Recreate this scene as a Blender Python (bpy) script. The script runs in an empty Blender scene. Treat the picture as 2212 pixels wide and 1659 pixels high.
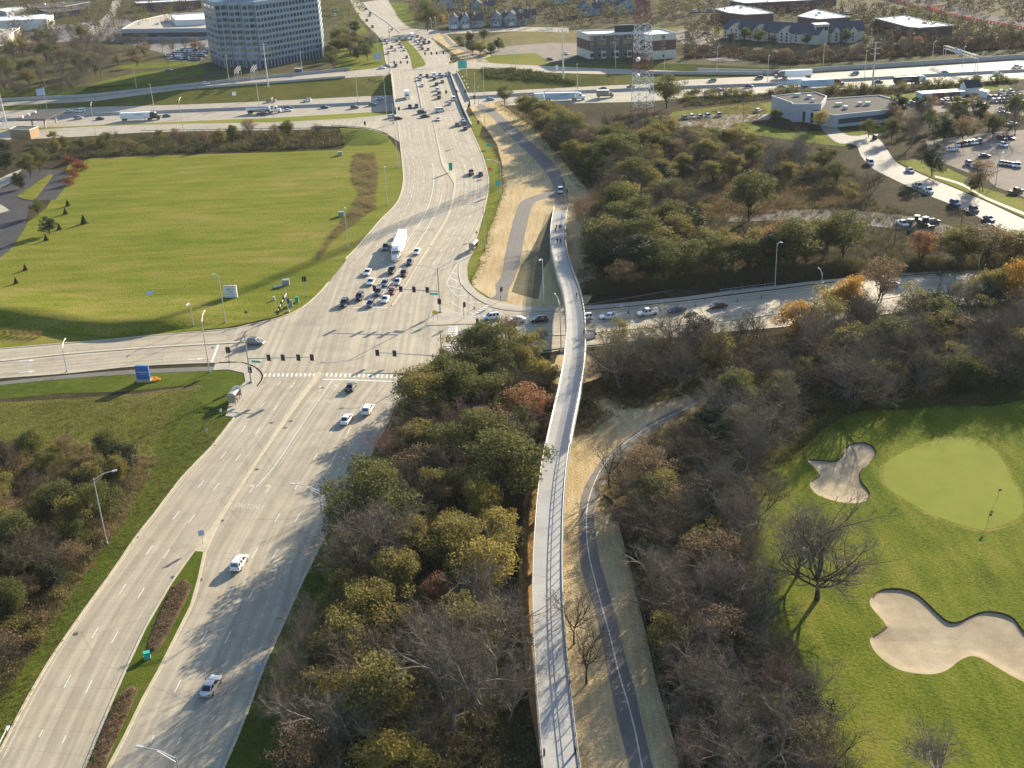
import bpy,math,random
import numpy as np
from mathutils import Vector,Matrix
from mathutils.geometry import tessellate_polygon
R=math.radians
rnd=random.Random(7)
SC=bpy.context.scene
COL=SC.collection

# ------------------------------------------------------------------ camera, sky, sun, exposure
CF,CTH,CRO,CH=2539.7,R(23.829),R(-2.648),108.44     # focal (in 2212 px), depression, roll, height
_c,_s=math.cos(CTH),math.sin(CTH)
_fw=np.array([0,_c,-_s]); _u0=np.array([0,_s,_c]); _r0=np.array([1.,0,0])
_rt=_r0*math.cos(CRO)+_u0*math.sin(CRO)
_up=_u0*math.cos(CRO)-_r0*math.sin(CRO)
cam=bpy.data.objects.new('camera',bpy.data.cameras.new('camera'))
COL.objects.link(cam)
cam.data.sensor_width=36; cam.data.lens=CF/2212*36
cam.data.clip_start=1; cam.data.clip_end=20000
cam.matrix_world=Matrix(((_rt[0],_up[0],-_fw[0],0),(_rt[1],_up[1],-_fw[1],0),(_rt[2],_up[2],-_fw[2],CH),(0,0,0,1)))
SC.camera=cam

SUN_EL=R(18.0)
SUN_DIR=np.array([0.565*math.cos(SUN_EL),0.825*math.cos(SUN_EL),math.sin(SUN_EL)])   # towards the sun
world=bpy.data.worlds.new('World'); SC.world=world; world.use_nodes=True
nt=world.node_tree; nt.nodes.clear()
sky=nt.nodes.new('ShaderNodeTexSky'); sky.sky_type='NISHITA'; sky.sun_disc=False
sky.sun_elevation=SUN_EL; sky.sun_rotation=math.atan2(0.565,0.825)
sky.altitude=200; sky.air_density=1.0; sky.dust_density=1.0; sky.ozone_density=2.0
bg=nt.nodes.new('ShaderNodeBackground'); bg.inputs['Strength'].default_value=0.095
wo=nt.nodes.new('ShaderNodeOutputWorld')
nt.links.new(sky.outputs[0],bg.inputs[0]); nt.links.new(bg.outputs[0],wo.inputs[0])
sun=bpy.data.objects.new('sun',bpy.data.lights.new('sun','SUN')); COL.objects.link(sun)
sun.data.energy=5.0; sun.data.angle=R(0.55); sun.data.color=(1.0,0.87,0.66)
sun.rotation_euler=Vector(SUN_DIR).to_track_quat('Z','Y').to_euler()
SC.view_settings.view_transform='Standard'; SC.view_settings.look='None'
SC.view_settings.exposure=1.45; SC.view_settings.gamma=1.0
try:SC.view_settings.use_curve_mapping=False
except Exception:pass
SC.cycles.max_bounces=5; SC.cycles.diffuse_bounces=2; SC.cycles.glossy_bounces=2
SC.cycles.transmission_bounces=2; SC.cycles.transparent_max_bounces=6; SC.cycles.volume_bounces=0
SC.cycles.use_adaptive_sampling=True; SC.cycles.use_denoising=True

# ------------------------------------------------------------------ from the photograph's frame to the place
REG=dict(A=(0,0,3),B=(737.3,0,3),C=(1474.7,0,3),D=(0,553,3),E=(737.3,553,3),F=(1474.7,553,3),
           G=(0,1106,3),H=(737.3,1106,3),I=(1474.7,1106,3),a0=(0,0,6),a1=(379.5,0,6),b1=(745.5,0,6),
           b2=(1114.2,0,6),c1=(1482.8,0,6),c2=(1843.4,0,6),m1=(737.3,257.5,6),m2=(772.6,474.4,6),
           n=(1084.3,406.6,8),q=(271.1,609.9,6),r=(1016.6,582.8,6),t=(1843.4,257.5,6),O=(0,0,1))
def ground(px,z=0.0):
    d=_fw*CF+_rt*(px[0]-1106)+_up*(829.5-px[1])
    t=(z-CH)/d[2]
    return np.array([d[0]*t,d[1]*t,z])
def K(reg,pts):
    ox,oy,s=REG[reg]
    return [(ox+x/s,oy+y/s) for x,y in pts]
def W(reg,pts,z=0.0):                      # measured points -> points on the ground
    if isinstance(z,(int,float)):z=[z]*len(pts)
    return [ground(p,zz) for p,zz in zip(K(reg,pts),z)]
def W1(reg,x,y,z=0.0):return W(reg,[(x,y)],z)[0]
def proj(p):
    d=np.array(p,float)-np.array([0,0,CH])
    w=d@_fw
    return (1106+CF*(d@_rt)/w,829.5-CF*(d@_up)/w)
def hgt(base,toppx):                        # height of a vertical thing over its base point
    lo,hi=0.,80.
    for _ in range(40):
        m=(lo+hi)/2
        if proj((base[0],base[1],base[2]+m))[1]>toppx[1]:lo=m
        else:hi=m
    return lo
def catmull(P,n=6,closed=False):
    P=[np.array(p,float) for p in P]; out=[]; L=len(P)
    rng=range(L) if closed else range(L-1)
    for i in rng:
        if closed:p0,p1,p2,p3=P[i-1],P[i],P[(i+1)% L],P[(i+2)% L]
        else:p0,p1,p2,p3=P[max(i-1,0)],P[i],P[i+1],P[min(i+2,L-1)]
        for k in range(n):
            t=k/n
            out.append(0.5*((2*p1)+(p2-p0)*t+(2*p0-5*p1+4*p2-p3)*t*t+(3*p1-p0-3*p2+p3)*t**3))
    if not closed:out.append(P[-1])
    return out
def resample(P,n=None,step=None):
    P=np.array(P,float); d=np.linalg.norm(np.diff(P,axis=0),axis=1); s=np.concatenate([[0],np.cumsum(d)])
    if n is None:n=max(2,int(s[-1]/step)+1)
    t=np.linspace(0,s[-1],n)
    return np.stack([np.interp(t,s,P[:,k]) for k in range(P.shape[1])],axis=1)
def plen(P):P=np.array(P); return np.linalg.norm(np.diff(P,axis=0),axis=1).sum()
def at_len(P,t):
    P=np.array(P); d=np.linalg.norm(np.diff(P,axis=0),axis=1); s=np.concatenate([[0],np.cumsum(d)])
    i=int(np.clip(np.searchsorted(s,t)-1,0,len(d)-1)); dr=(P[i+1]-P[i])/max(d[i],1e-9)
    return P[i]+dr*(t-s[i]),dr
def off(P,d):                               # polyline moved sideways (left positive)
    P=np.array(P,float); T=np.gradient(P,axis=0); n=np.stack([-T[:,1],T[:,0],T[:,0]*0],axis=1)
    n /=np.maximum(np.linalg.norm(n,axis=1,keepdims=True),1e-9)
    return P+n*d

# ------------------------------------------------------------------ materials
MATS={}
def _base(name):
    m=bpy.data.materials.new(name); m.use_nodes=True; MATS[name]=m
    n=m.node_tree.nodes; b=n['Principled BSDF']
    return m,n,m.node_tree.links,b
def plain(name,col,rough=0.6,metal=0.0,spec=0.5,var=0.0,scale=3.0):
    m,n,l,b=_base(name)
    b.inputs['Roughness'].default_value=rough; b.inputs['Metallic'].default_value=metal
    b.inputs['Specular IOR Level'].default_value=spec
    b.inputs['Base Color'].default_value=(*col,1)
    if var:
        g=n.new('ShaderNodeNewGeometry'); t=n.new('ShaderNodeTexNoise'); t.inputs['Scale'].default_value=scale; t.inputs['Detail'].default_value=4
        l.new(g.outputs['Position'],t.inputs['Vector'])
        mx=n.new('ShaderNodeMix'); mx.data_type='RGBA'
        mx.inputs[6].default_value=(*[c*(1-var) for c in col],1); mx.inputs[7].default_value=(*[min(1,c*(1+var)) for c in col],1)
        l.new(t.outputs[0],mx.inputs[0]); l.new(mx.outputs[2],b.inputs['Base Color'])
    return m
def ramp(n,l,fac,stops):
    r=n.new('ShaderNodeValToRGB'); e=r.color_ramp.elements
    e[0].position,e[0].color=stops[0][0],(*stops[0][1],1)
    e[1].position,e[1].color=stops[-1][0],(*stops[-1][1],1)
    for p,c in stops[1:-1]:
        x=e.new(p); x.color=(*c,1)
    if fac is not None:l.new(fac,r.inputs[0])
    return r
def noise(n,l,vec,scale,detail=5,rough=0.6,stretch=None):
    t=n.new('ShaderNodeTexNoise'); t.inputs['Scale'].default_value=scale; t.inputs['Detail'].default_value=detail
    t.inputs['Roughness'].default_value=rough
    if stretch:
        mp=n.new('ShaderNodeMapping'); mp.inputs['Scale'].default_value=stretch[:3]
        if len(stretch)>3:mp.inputs['Rotation'].default_value=(0,0,stretch[3])
        l.new(vec,mp.inputs[0]); vec=mp.outputs[0]
    l.new(vec,t.inputs['Vector']); return t.outputs[0]
def mixc(n,l,fac,a,b,mode='MIX'):
    m=n.new('ShaderNodeMix'); m.data_type='RGBA'; m.blend_type=mode
    for s,v in ((0,fac),(6,a),(7,b)):
        if isinstance(v,(int,float)):m.inputs[s].default_value=v
        elif isinstance(v,tuple):m.inputs[s].default_value=(*v,1)
        else:l.new(v,m.inputs[s])
    return m.outputs[2]
def bump(n,l,b,h,strength,dist):
    bp=n.new('ShaderNodeBump'); bp.inputs['Strength'].default_value=strength; bp.inputs['Distance'].default_value=dist
    l.new(h,bp.inputs['Height']); l.new(bp.outputs[0],b.inputs['Normal'])
def turf(name,stops,big=0.03,mid=0.35,fine=3.0,bmp=0.35,stretch=(1,1,1),streak=None,dist=0.25,mix=(0.45,0.35)):
    """grass, litter or straw: three sizes of mottling over a colour ramp, with relief"""
    m,n,l,b=_base(name); b.inputs['Roughness'].default_value=0.95; b.inputs['Specular IOR Level'].default_value=0.03
    g=n.new('ShaderNodeNewGeometry').outputs['Position']
    n1=noise(n,l,g,big,3); n2=noise(n,l,g,mid,4,0.65,streak); n3=noise(n,l,g,fine,3,0.7,stretch)
    f=mixc(n,l,mix[0],n1,n2); f=mixc(n,l,mix[1],f,n3)
    r=ramp(n,l,f,[(0.5+(p_-0.5)*0.6,c_) for p_,c_ in stops]); l.new(r.outputs[0],b.inputs['Base Color'])
    bump(n,l,b,n3,bmp,dist)
    return m
def road(name,c1,c2,stain=0.25,slab=(3.66,4.6),joint=0.3,rough=0.75,spec=0.3):
    """concrete or asphalt; UV is metres across / along the road"""
    m,n,l,b=_base(name); b.inputs['Roughness'].default_value=rough; b.inputs['Specular IOR Level'].default_value=spec
    g=n.new('ShaderNodeNewGeometry').outputs['Position']; uv=n.new('ShaderNodeUVMap').outputs[0]
    big=noise(n,l,g,0.05,4); fine=noise(n,l,g,2.2,5,0.75)
    f=mixc(n,l,0.45,big,fine)
    col=ramp(n,l,f,[(0.3,c1),(0.7,c2)]).outputs[0]
    tr=noise(n,l,uv,1.0,3,0.5,(0.85,0.012,1))                       # wheel tracks along the lanes
    trr=ramp(n,l,tr,[(0.42,(1-stain,)*3),(0.62,(1,1,1))])
    col=mixc(n,l,0.8,col,trr.outputs[0],'MULTIPLY')
    pa=noise(n,l,uv,1.0,1,0.4,(0.27,0.2,1)); par=ramp(n,l,pa,[(0.35,(0.9,0.9,0.9)),(0.65,(1.04,1.03,1.0))])
    col=mixc(n,l,0.8,col,par.outputs[0],'MULTIPLY')
    vo=n.new('ShaderNodeTexVoronoi'); vo.feature='DISTANCE_TO_EDGE'; vo.inputs['Scale'].default_value=0.055; wv=mixc(n,l,0.06,g,noise(n,l,g,0.25,4),'LINEAR_LIGHT'); l.new(wv,vo.inputs['Vector'])
    cr=ramp(n,l,vo.outputs['Distance'],[(0.0,(0.62,0.6,0.58)),(0.006,(1,1,1))]); col=mixc(n,l,0.55,col,cr.outputs[0],'MULTIPLY')
    oil=ramp(n,l,noise(n,l,g,0.16,3),[(0.30,(0.8,0.79,0.78)),(0.42,(1,1,1))]); col=mixc(n,l,0.7,col,oil.outputs[0],'MULTIPLY')
    if joint:
        br=n.new('ShaderNodeTexBrick'); br.offset=0; br.inputs['Scale'].default_value=1.0
        br.inputs['Brick Width'].default_value=slab[0]; br.inputs['Row Height'].default_value=slab[1]
        br.inputs['Mortar Size'].default_value=0.035; br.inputs['Mortar Smooth'].default_value=0.1
        br.inputs['Color1'].default_value=(1,1,1,1); br.inputs['Color2'].default_value=(0.965,0.965,0.97,1); br.inputs['Mortar'].default_value=(1-joint,)*3+(1,)
        l.new(uv,br.inputs[0]); col=mixc(n,l,1.0,col,br.outputs[0],'MULTIPLY')
    l.new(col,b.inputs['Base Color']); bump(n,l,b,fine,0.1,0.02)
    return m
def leafy(name,stops,trans=0.45,shift=0.12):
    """leaves: each leaf takes its own tone; the whole plant is a little lighter or darker than its neighbours"""
    m,n,l,b=_base(name)
    g=n.new('ShaderNodeNewGeometry'); oi=n.new('ShaderNodeObjectInfo')
    ma=n.new('ShaderNodeMath'); ma.operation='MULTIPLY_ADD'; l.new(oi.outputs['Random'],ma.inputs[0]); ma.inputs[1].default_value=shift*2
    mb=n.new('ShaderNodeMath'); mb.operation='MULTIPLY_ADD'; l.new(g.outputs['Random Per Island'],mb.inputs[0]); mb.inputs[1].default_value=1-shift*2
    l.new(mb.outputs[0],ma.inputs[2])
    r=ramp(n,l,ma.outputs[0],stops)
    b.inputs['Roughness'].default_value=0.7; b.inputs['Specular IOR Level'].default_value=0.15
    l.new(r.outputs[0],b.inputs['Base Color'])
    tr=n.new('ShaderNodeBsdfTranslucent'); l.new(r.outputs[0],tr.inputs[0])
    ms=n.new('ShaderNodeMixShader'); ms.inputs[0].default_value=trans
    o=n['Material Output']; l.new(b.outputs[0],ms.inputs[1]); l.new(tr.outputs[0],ms.inputs[2]); l.new(ms.outputs[0],o.inputs[0])
    return m
def paint(name,col,rough=0.3,coat=0.6,metal=0.0):
    m,n,l,b=_base(name); b.inputs['Base Color'].default_value=(*col,1); b.inputs['Roughness'].default_value=rough
    b.inputs['Coat Weight'].default_value=coat; b.inputs['Coat Roughness'].default_value=0.08; b.inputs['Metallic'].default_value=metal
    return m
def M(x):return MATS[x] if isinstance(x,str) else x

# ------------------------------------------------------------------ mesh builder
class MB:
    def __init__(s):s.v=[]; s.f=[]; s.m=[]; s.uv={}; s.n=0
    def add(s,vs,fs,mi=0):
        o=len(s.v); s.v.extend([tuple(map(float,p)) for p in vs])
        for f in fs:s.f.append(tuple(o+i for i in f)); s.m.append(mi)
        return s
    def box(s,c,d,rz=0.0,mi=0,taper=(1,1),rot=None):
        x,y,z=d[0]/2,d[1]/2,d[2]/2; tx,ty=taper
        P=[(-x,-y,-z),(x,-y,-z),(x,y,-z),(-x,y,-z),(-x*tx,-y*ty,z),(x*tx,-y*ty,z),(x*tx,y*ty,z),(-x*tx,y*ty,z)]
        if rot is not None:P=[tuple(rot @ Vector(p)) for p in P]
        ca,sa=math.cos(rz),math.sin(rz)
        P=[(c[0]+p[0]*ca-p[1]*sa,c[1]+p[0]*sa+p[1]*ca,c[2]+p[2]) for p in P]
        return s.add(P,[(3,2,1,0),(4,5,6,7),(0,1,5,4),(1,2,6,5),(2,3,7,6),(3,0,4,7)],mi)
    def b2(s,x0,x1,y0,y1,z0,z1,mi=0):return s.box(((x0+x1)/2,(y0+y1)/2,(z0+z1)/2),(x1-x0,y1-y0,z1-z0),0,mi)
    def bar(s,a,b,w,h=None,mi=0):
        a,b=Vector(a),Vector(b); d=b-a; L=d.length
        if L<1e-6:return s
        q=d.to_track_quat('X','Z').to_matrix(); h=h or w
        P=[]
        for x in (0,L):
            for y,z in ((-w/2,-h/2),(w/2,-h/2),(w/2,h/2),(-w/2,h/2)):P.append(a+q @ Vector((x,y,z)))
        return s.add(P,[(0,1,2,3),(7,6,5,4),(0,4,5,1),(1,5,6,2),(2,6,7,3),(3,7,4,0)],mi)
    def tube(s,pts,rad,n=6,mi=0,cap=True):
        P=[Vector(p) for p in pts]; rings=[]; o=len(s.v)
        if isinstance(rad,(int,float)):rad=[rad]*len(P)
        for i,p in enumerate(P):
            t=(P[min(i+1,len(P)-1)]-P[max(i-1,0)])
            q=t.to_track_quat('Z','Y').to_matrix()
            for k in range(n):
                a=2*math.pi*k/n; s.v.append(tuple(p+q @ Vector((math.cos(a)*rad[i],math.sin(a)*rad[i],0))))
        for i in range(len(P)-1):
            for k in range(n):
                a,b=o+i*n+k,o+i*n+(k+1)% n
                s.f.append((a,b,b+n,a+n)); s.m.append(mi)
        if cap:
            s.f.append(tuple(o+k for k in range(n-1,-1,-1))); s.m.append(mi)
            s.f.append(tuple(o+(len(P)-1)*n+k for k in range(n))); s.m.append(mi)
        return s
    def prism(s,poly,z0,z1,mi=0,top=None,bottom=False):
        n=len(poly); area=sum(poly[i][0]*poly[(i+1)% n][1]-poly[(i+1)% n][0]*poly[i][1] for i in range(n))
        if area<0:poly=poly[::-1]
        o=len(s.v)
        for z in (z0,z1):s.v.extend([(float(p[0]),float(p[1]),float(z)) for p in poly])
        for i in range(n):s.f.append((o+i,o+(i+1)% n,o+n+(i+1)% n,o+n+i)); s.m.append(mi)
        for t in tessellate_polygon([[Vector((p[0],p[1],0)) for p in poly]]):
            s.f.append(tuple(o+n+i for i in fix(poly,t))); s.m.append(mi if top is None else top)
            if bottom:s.f.append(tuple(o+i for i in reversed(fix(poly,t)))); s.m.append(mi)
        return s
    def sweep(s,P,prof,mi=0,closed=False):
        """profile of (sideways, up) points carried along a polyline"""
        P=np.array(P,float); m=len(prof); o=len(s.v)
        if closed:T=np.roll(P,-1,0)-np.roll(P,1,0)
        else:T=np.gradient(P,axis=0)
        nn=np.stack([-T[:,1],T[:,0]],axis=1); nn /=np.maximum(np.linalg.norm(nn,axis=1,keepdims=True),1e-9)
        for p,q in zip(P,nn):
            for a,z in prof:s.v.append((p[0]+q[0]*a,p[1]+q[1]*a,p[2]+z))
        N=len(P)
        for i in range(N if closed else N-1):
            j=(i+1)% N
            for k in range(m):
                k2=(k+1)% m
                s.f.append((o+i*m+k,o+j*m+k,o+j*m+k2,o+i*m+k2)); s.m.append(mi)
        if not closed:
            s.f.append(tuple(o+k for k in range(m))); s.m.append(mi)
            s.f.append(tuple(o+(N-1)*m+k for k in range(m-1,-1,-1))); s.m.append(mi)
        return s
    def mesh(s,name,mats,smooth=False):
        me=bpy.data.meshes.new(name); me.from_pydata(s.v,[],s.f)
        for x in (mats if isinstance(mats,(list,tuple)) else [mats]):me.materials.append(M(x))
        if any(s.m):me.polygons.foreach_set('material_index',s.m)
        if smooth:me.polygons.foreach_set('use_smooth',[True]*len(me.polygons))
        me.update(); return me
    def build(s,name,mats,parent=None,smooth=False):
        return put(name,s.mesh(name,mats,smooth),parent)
def fix(poly,t):
    a,b,c=(poly[i] for i in t)
    return t if (b[0]-a[0])*(c[1]-a[1])-(b[1]-a[1])*(c[0]-a[0])>0 else (t[0],t[2],t[1])
def put(name,me,parent=None,loc=None,rz=None):
    o=bpy.data.objects.new(name,me); COL.objects.link(o)
    if parent is not None:o.parent=parent
    if loc is not None:o.location=loc
    if rz is not None:o.rotation_euler=(0,0,rz)
    return o
def tag(o,label=None,cat=None,group=None,kind=None):
    if label:o['label']=label
    if cat:o['category']=cat
    if group:o['group']=group
    if kind:o['kind']=kind
    return o
def thing(name,loc,label,cat,group=None,rz=0.0):
    o=bpy.data.objects.new(name,None); COL.objects.link(o); o.location=loc; o.rotation_euler=(0,0,rz); o.empty_display_size=0.3
    return tag(o,label,cat,group)
def copy_tree(o,parent=None):
    c=o.copy(); COL.objects.link(c); c.parent=parent
    for ch in o.children:
        copy_tree(ch,c)
    return c
def sheet(name,loops,z,mat,kind='structure',skirt=0.0,parent=None):
    """flat area, first loop the outline, further loops holes"""
    if not isinstance(loops[0],list):loops=[list(loops)]
    b=MB(); allp=[p for L in loops for p in L]
    b.v=[(float(p[0]),float(p[1]),float(z)) for p in allp]
    for t in tessellate_polygon([[Vector((p[0],p[1],0)) for p in L] for L in loops]):
        b.f.append(tuple(fix(allp,t))); b.m.append(0)
    if skirt:
        o=0
        for L in loops:
            m=len(L); base=len(b.v); b.v.extend([(float(p[0]),float(p[1]),float(z-skirt)) for p in L])
            for i in range(m):j=(i+1)% m; b.f.append((o+i,base+i,base+j,o+j)); b.m.append(0)
            o+=m
    ob=b.build(name,mat,parent)
    uv=ob.data.uv_layers.new(name='UVMap'); co=np.array(b.v)
    idx=np.zeros(len(ob.data.loops),np.int32); ob.data.loops.foreach_get('vertex_index',idx)
    uv.data.foreach_set('uv',co[idx,:2].astype(np.float32).ravel())
    if kind and parent is None:ob['kind']=kind
    return ob
def ribbon(name,L,Rr,mat,dz=0.0,n=60,kind='structure',parent=None,smooth=True):
    """strip between two edge lines, with UV in metres across / along"""
    if smooth:L,Rr=catmull(L,5),catmull(Rr,5)
    L,Rr=resample(L,n),resample(Rr,n); C=(L+Rr)/2
    s=np.concatenate([[0],np.cumsum(np.linalg.norm(np.diff(C,axis=0),axis=1))]); w=np.linalg.norm(L-Rr,axis=1)
    b=MB(); b.v=[tuple(p+np.array([0,0,dz])) for q in zip(L,Rr) for p in q]
    b.f=[(2*i,2*i+1,2*i+3,2*i+2) for i in range(n-1)]; b.m=[0]*len(b.f)
    ob=b.build(name,mat,parent); uvl=ob.data.uv_layers.new(name='UVMap')
    co=np.array([c for i in range(n) for c in ((-w[i]/2,s[i]),(w[i]/2,s[i]))])
    idx=np.zeros(len(ob.data.loops),np.int32); ob.data.loops.foreach_get('vertex_index',idx)
    uvl.data.foreach_set('uv',co[idx].astype(np.float32).ravel())
    # upward facing
    if len(ob.data.polygons) and ob.data.polygons[0].normal.z<0:ob.data.flip_normals()
    if kind and parent is None:ob['kind']=kind
    return ob
# ------------------------------------------------------------------ palette
turf('lawn',[(0.32,(0.080,0.105,0.010)),(0.45,(0.122,0.146,0.014)),(0.53,(0.160,0.166,0.022)),(0.66,(0.24,0.185,0.06))],0.022,0.14,1.6,0.6,streak=(0.3,1.4,1,0.25),mix=(0.6,0.45))
turf('rough_green',[(0.25,(0.06,0.072,0.012)),(0.5,(0.105,0.11,0.02)),(0.75,(0.165,0.14,0.045))],0.05,0.35,2.0,0.9,dist=0.5)
turf('verge',[(0.25,(0.035,0.060,0.007)),(0.5,(0.075,0.100,0.012)),(0.8,(0.14,0.135,0.028))],0.06,0.5,4.0,0.6)
turf('golf',[(0.30,(0.045,0.066,0.006)),(0.44,(0.084,0.110,0.010)),(0.54,(0.122,0.142,0.015)),(0.68,(0.190,0.170,0.036))],0.045,0.22,2.0,0.6,streak=(1.2,0.3,1,0.5),mix=(0.55,0.42))
turf('putting',[(0.3,(0.165,0.19,0.030)),(0.7,(0.22,0.235,0.045))],0.05,0.25,5.0,0.1)
turf('meadow',[(0.25,(0.045,0.050,0.016)),(0.42,(0.085,0.075,0.026)),(0.55,(0.13,0.105,0.042)),(0.75,(0.20,0.155,0.072))],0.05,0.4,2.2,0.9,dist=0.6)
turf('litter',[(0.25,(0.020,0.020,0.010)),(0.5,(0.050,0.042,0.022)),(0.75,(0.10,0.078,0.040))],0.05,0.5,3.0,0.9,dist=0.5)
turf('farland',[(0.25,(0.035,0.040,0.016)),(0.5,(0.075,0.070,0.032)),(0.75,(0.14,0.115,0.055))],0.012,0.08,0.6,0.5,dist=0.6)
turf('straw',[(0.2,(0.27,0.185,0.085)),(0.5,(0.46,0.35,0.19)),(0.8,(0.64,0.53,0.33))],0.05,0.4,2.5,0.9,streak=(2.4,0.22,1,0.25),dist=0.25,mix=(0.55,0.35))
turf('blanket_shadow',[(0.25,(0.09,0.085,0.05)),(0.5,(0.13,0.12,0.075)),(0.75,(0.19,0.165,0.10))],0.05,0.4,2.5,0.6)  # grey-green ground tone with the approach's shade put into its colour
turf('straw_orange',[(0.2,(0.22,0.135,0.048)),(0.5,(0.34,0.21,0.080)),(0.8,(0.44,0.30,0.13))],0.06,0.6,2.5,0.5,streak=(2.2,0.35,1,0.3),dist=0.12)
turf('sand',[(0.25,(0.25,0.20,0.13)),(0.5,(0.34,0.28,0.19)),(0.75,(0.44,0.37,0.265))],0.12,0.5,5.0,0.3,dist=0.06)
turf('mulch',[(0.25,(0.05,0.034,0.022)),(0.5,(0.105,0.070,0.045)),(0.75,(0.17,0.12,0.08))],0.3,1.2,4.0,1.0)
turf('gravel_lot',[(0.25,(0.15,0.13,0.11)),(0.5,(0.24,0.21,0.175)),(0.8,(0.33,0.29,0.24))],0.02,0.15,2.0,0.2)
turf('grassy_tan',[(0.25,(0.085,0.085,0.03)),(0.5,(0.15,0.13,0.05)),(0.8,(0.24,0.19,0.09))],0.02,0.15,1.5,0.5)
road('concrete',(0.36,0.31,0.225),(0.465,0.41,0.315),0.3)
road('concrete_far',(0.33,0.29,0.23),(0.42,0.375,0.30),0.2,joint=0.25)
road('bridge_concrete',(0.34,0.33,0.31),(0.43,0.42,0.40),0.06,(9.0,6.0),0.3)
road('path_asphalt',(0.125,0.112,0.10),(0.185,0.168,0.15),0.1,joint=0)
road('old_asphalt',(0.15,0.14,0.13),(0.21,0.195,0.18),0.15,joint=0)
road('street',(0.23,0.21,0.18),(0.31,0.285,0.245),0.2)
road('dark_asphalt',(0.055,0.055,0.06),(0.085,0.083,0.085),0.1,joint=0,rough=0.95,spec=0.05)
road('walk_concrete',(0.36,0.32,0.25),(0.45,0.405,0.33),0.05,(1.8,1.8),0.25)
plain('kerb',(0.44,0.385,0.27),0.8,var=0.25,scale=0.6)
plain('kerb_yellow',(0.46,0.36,0.14),0.8,var=0.2)
plain('white_line',(0.62,0.60,0.55),0.7,var=0.2,scale=1.5)
plain('worn_line',(0.50,0.46,0.39),0.7,var=0.15,scale=1.5)
plain('barrier',(0.36,0.345,0.33),0.85,var=0.2,scale=0.5)
plain('iron',(0.06,0.055,0.05),0.7)
plain('water',(0.05,0.06,0.08),0.08)
plain('galv',(0.42,0.43,0.43),0.45,0.6)
plain('pole_grey',(0.50,0.50,0.47),0.5,0.3)
plain('pole_tan',(0.55,0.52,0.42),0.55,0.1)
plain('pole_dark',(0.10,0.09,0.08),0.8)
plain('black',(0.015,0.015,0.016),0.5)
plain('rail_dark',(0.13,0.135,0.135),0.5,0.4); plain('rust_rail',(0.17,0.13,0.10),0.7,0.3)

# ------------------------------------------------------------------ terrain: a plain with the motorway cutting across it
XS=[-100,100,200,330,450,600,733,850]
TL={   # measured lines across the cutting, near to far: (x, y, level)
 'ramp0':[(-100,309,-4),(100,302,-4),(200,297,-4),(330,288,-4),(450,284.5,-3.5),(600,281.5,-2.5),(733,277,-1),(850,286,0),(1000,236,-4.9),(1200,228,-4.4),(1400,223,-3.4),(1490,211,-2.9),(1675,202.5,-1.9),(1808,192.5,-1.5),(2008,182.5,-1.2),(2250,168,-1)],
 'ramp1':[(-100,285,-4),(100,279,-4),(200,273,-4),(400,267,-3.8),(600,264,-2.5),(733,257,-1),(850,247,0),(1000,234,-4.95),(1200,226,-4.45),(1400,221,-3.45),(1490,209.5,-2.95),(1675,201,-1.95),(1808,191,-1.55),(2008,181,-1.25),(2250,166.5,-1.05)],
 'near0':[(-100,281,-5),(100,275,-5),(200,270.5,-5),(400,262,-5),(600,254,-5),(733,246,-5),(850,240,-5),(1000,232,-5),(1200,224,-4.5),(1400,219,-3.5),(1490,208,-3),(1675,199.5,-2),(1808,189.5,-1.6),(2008,179.5,-1.3),(2250,165,-1.1)],
 'near1':[(-100,268,-5),(100,256,-5),(200,250,-5),(379,242.5,-5),(546,236,-5),(746,228,-5),(850,222,-5),(1020,213,-5),(1154,205,-4.7),(1287,199,-4.2),(1490,190.7,-3),(1675,184,-2),(1808,176.5,-1.6),(2008,165.5,-1.3),(2250,153,-1.1)],
 'far1':[(-100,246,-5),(0,240,-5),(200,231,-5),(379,226.7,-5),(546,220,-5),(746,210,-5),(850,205,-5),(1020,200,-5),(1170,192,-4.6),(1287,186,-4.2),(1404,181,-3.5),(1490,172,-3),(1675,163,-2),(1808,154,-1.6),(2008,142,-1.3),(2250,126,-1.1)],
 'framp0':[(-100,236,-4.5),(0,229,-4.2),(200,219,-3.5),(379,195,-2),(546,183,-0.5),(746,168,0),(850,162,0),(1020,147.5,0),(1170,156,0),(1287,160,-0.8),(1404,160,-1.8),(1490,161,-2.4),(1675,161.5,-1.9),(1808,152.5,-1.5),(2008,140.5,-1.2),(2250,124.5,-1.0)],
 'framp1':[(-100,226,-4.5),(0,219,-4.2),(200,209,-3.5),(400,187,-2),(546,172,-0.5),(746,152.5,0),(850,145,0),(1020,133,0),(1170,142,0),(1287,147,-0.8),(1404,151,-1.8),(1490,155,-2.4),(1675,160.5,-1.9),(1808,151.5,-1.5),(2008,139.5,-1.2),(2250,123.5,-1.0)],
}
TW={}
for k,pts in TL.items():
    w=sorted([tuple(ground((x,y),z)) for x,y,z in pts]); TW[k]=np.array(w)
TX=np.concatenate([np.linspace(-2500,-330,12),np.arange(-320,460,8.0),np.linspace(470,2500,12)])
def tline(k,dy=0.0,dz=None):
    a=TW[k]; y=np.interp(TX,a[:,0],a[:,1]); z=np.interp(TX,a[:,0],a[:,2])
    return np.stack([TX,y+dy,z if dz is None else z*0+dz],axis=1)
LN=dict((k,tline(k)) for k in TL)
LN['top']=LN['ramp0'].copy(); LN['top'][:,1]-=3+np.abs(LN['ramp0'][:,2])*3.5; LN['top'][:,2]=0
LN['near1b']=LN['near1'].copy(); LN['near1b'][:,1]+=1.6
order=['top','ramp0','ramp1','near0','near1','near1b','far1','framp0','framp1']
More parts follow.
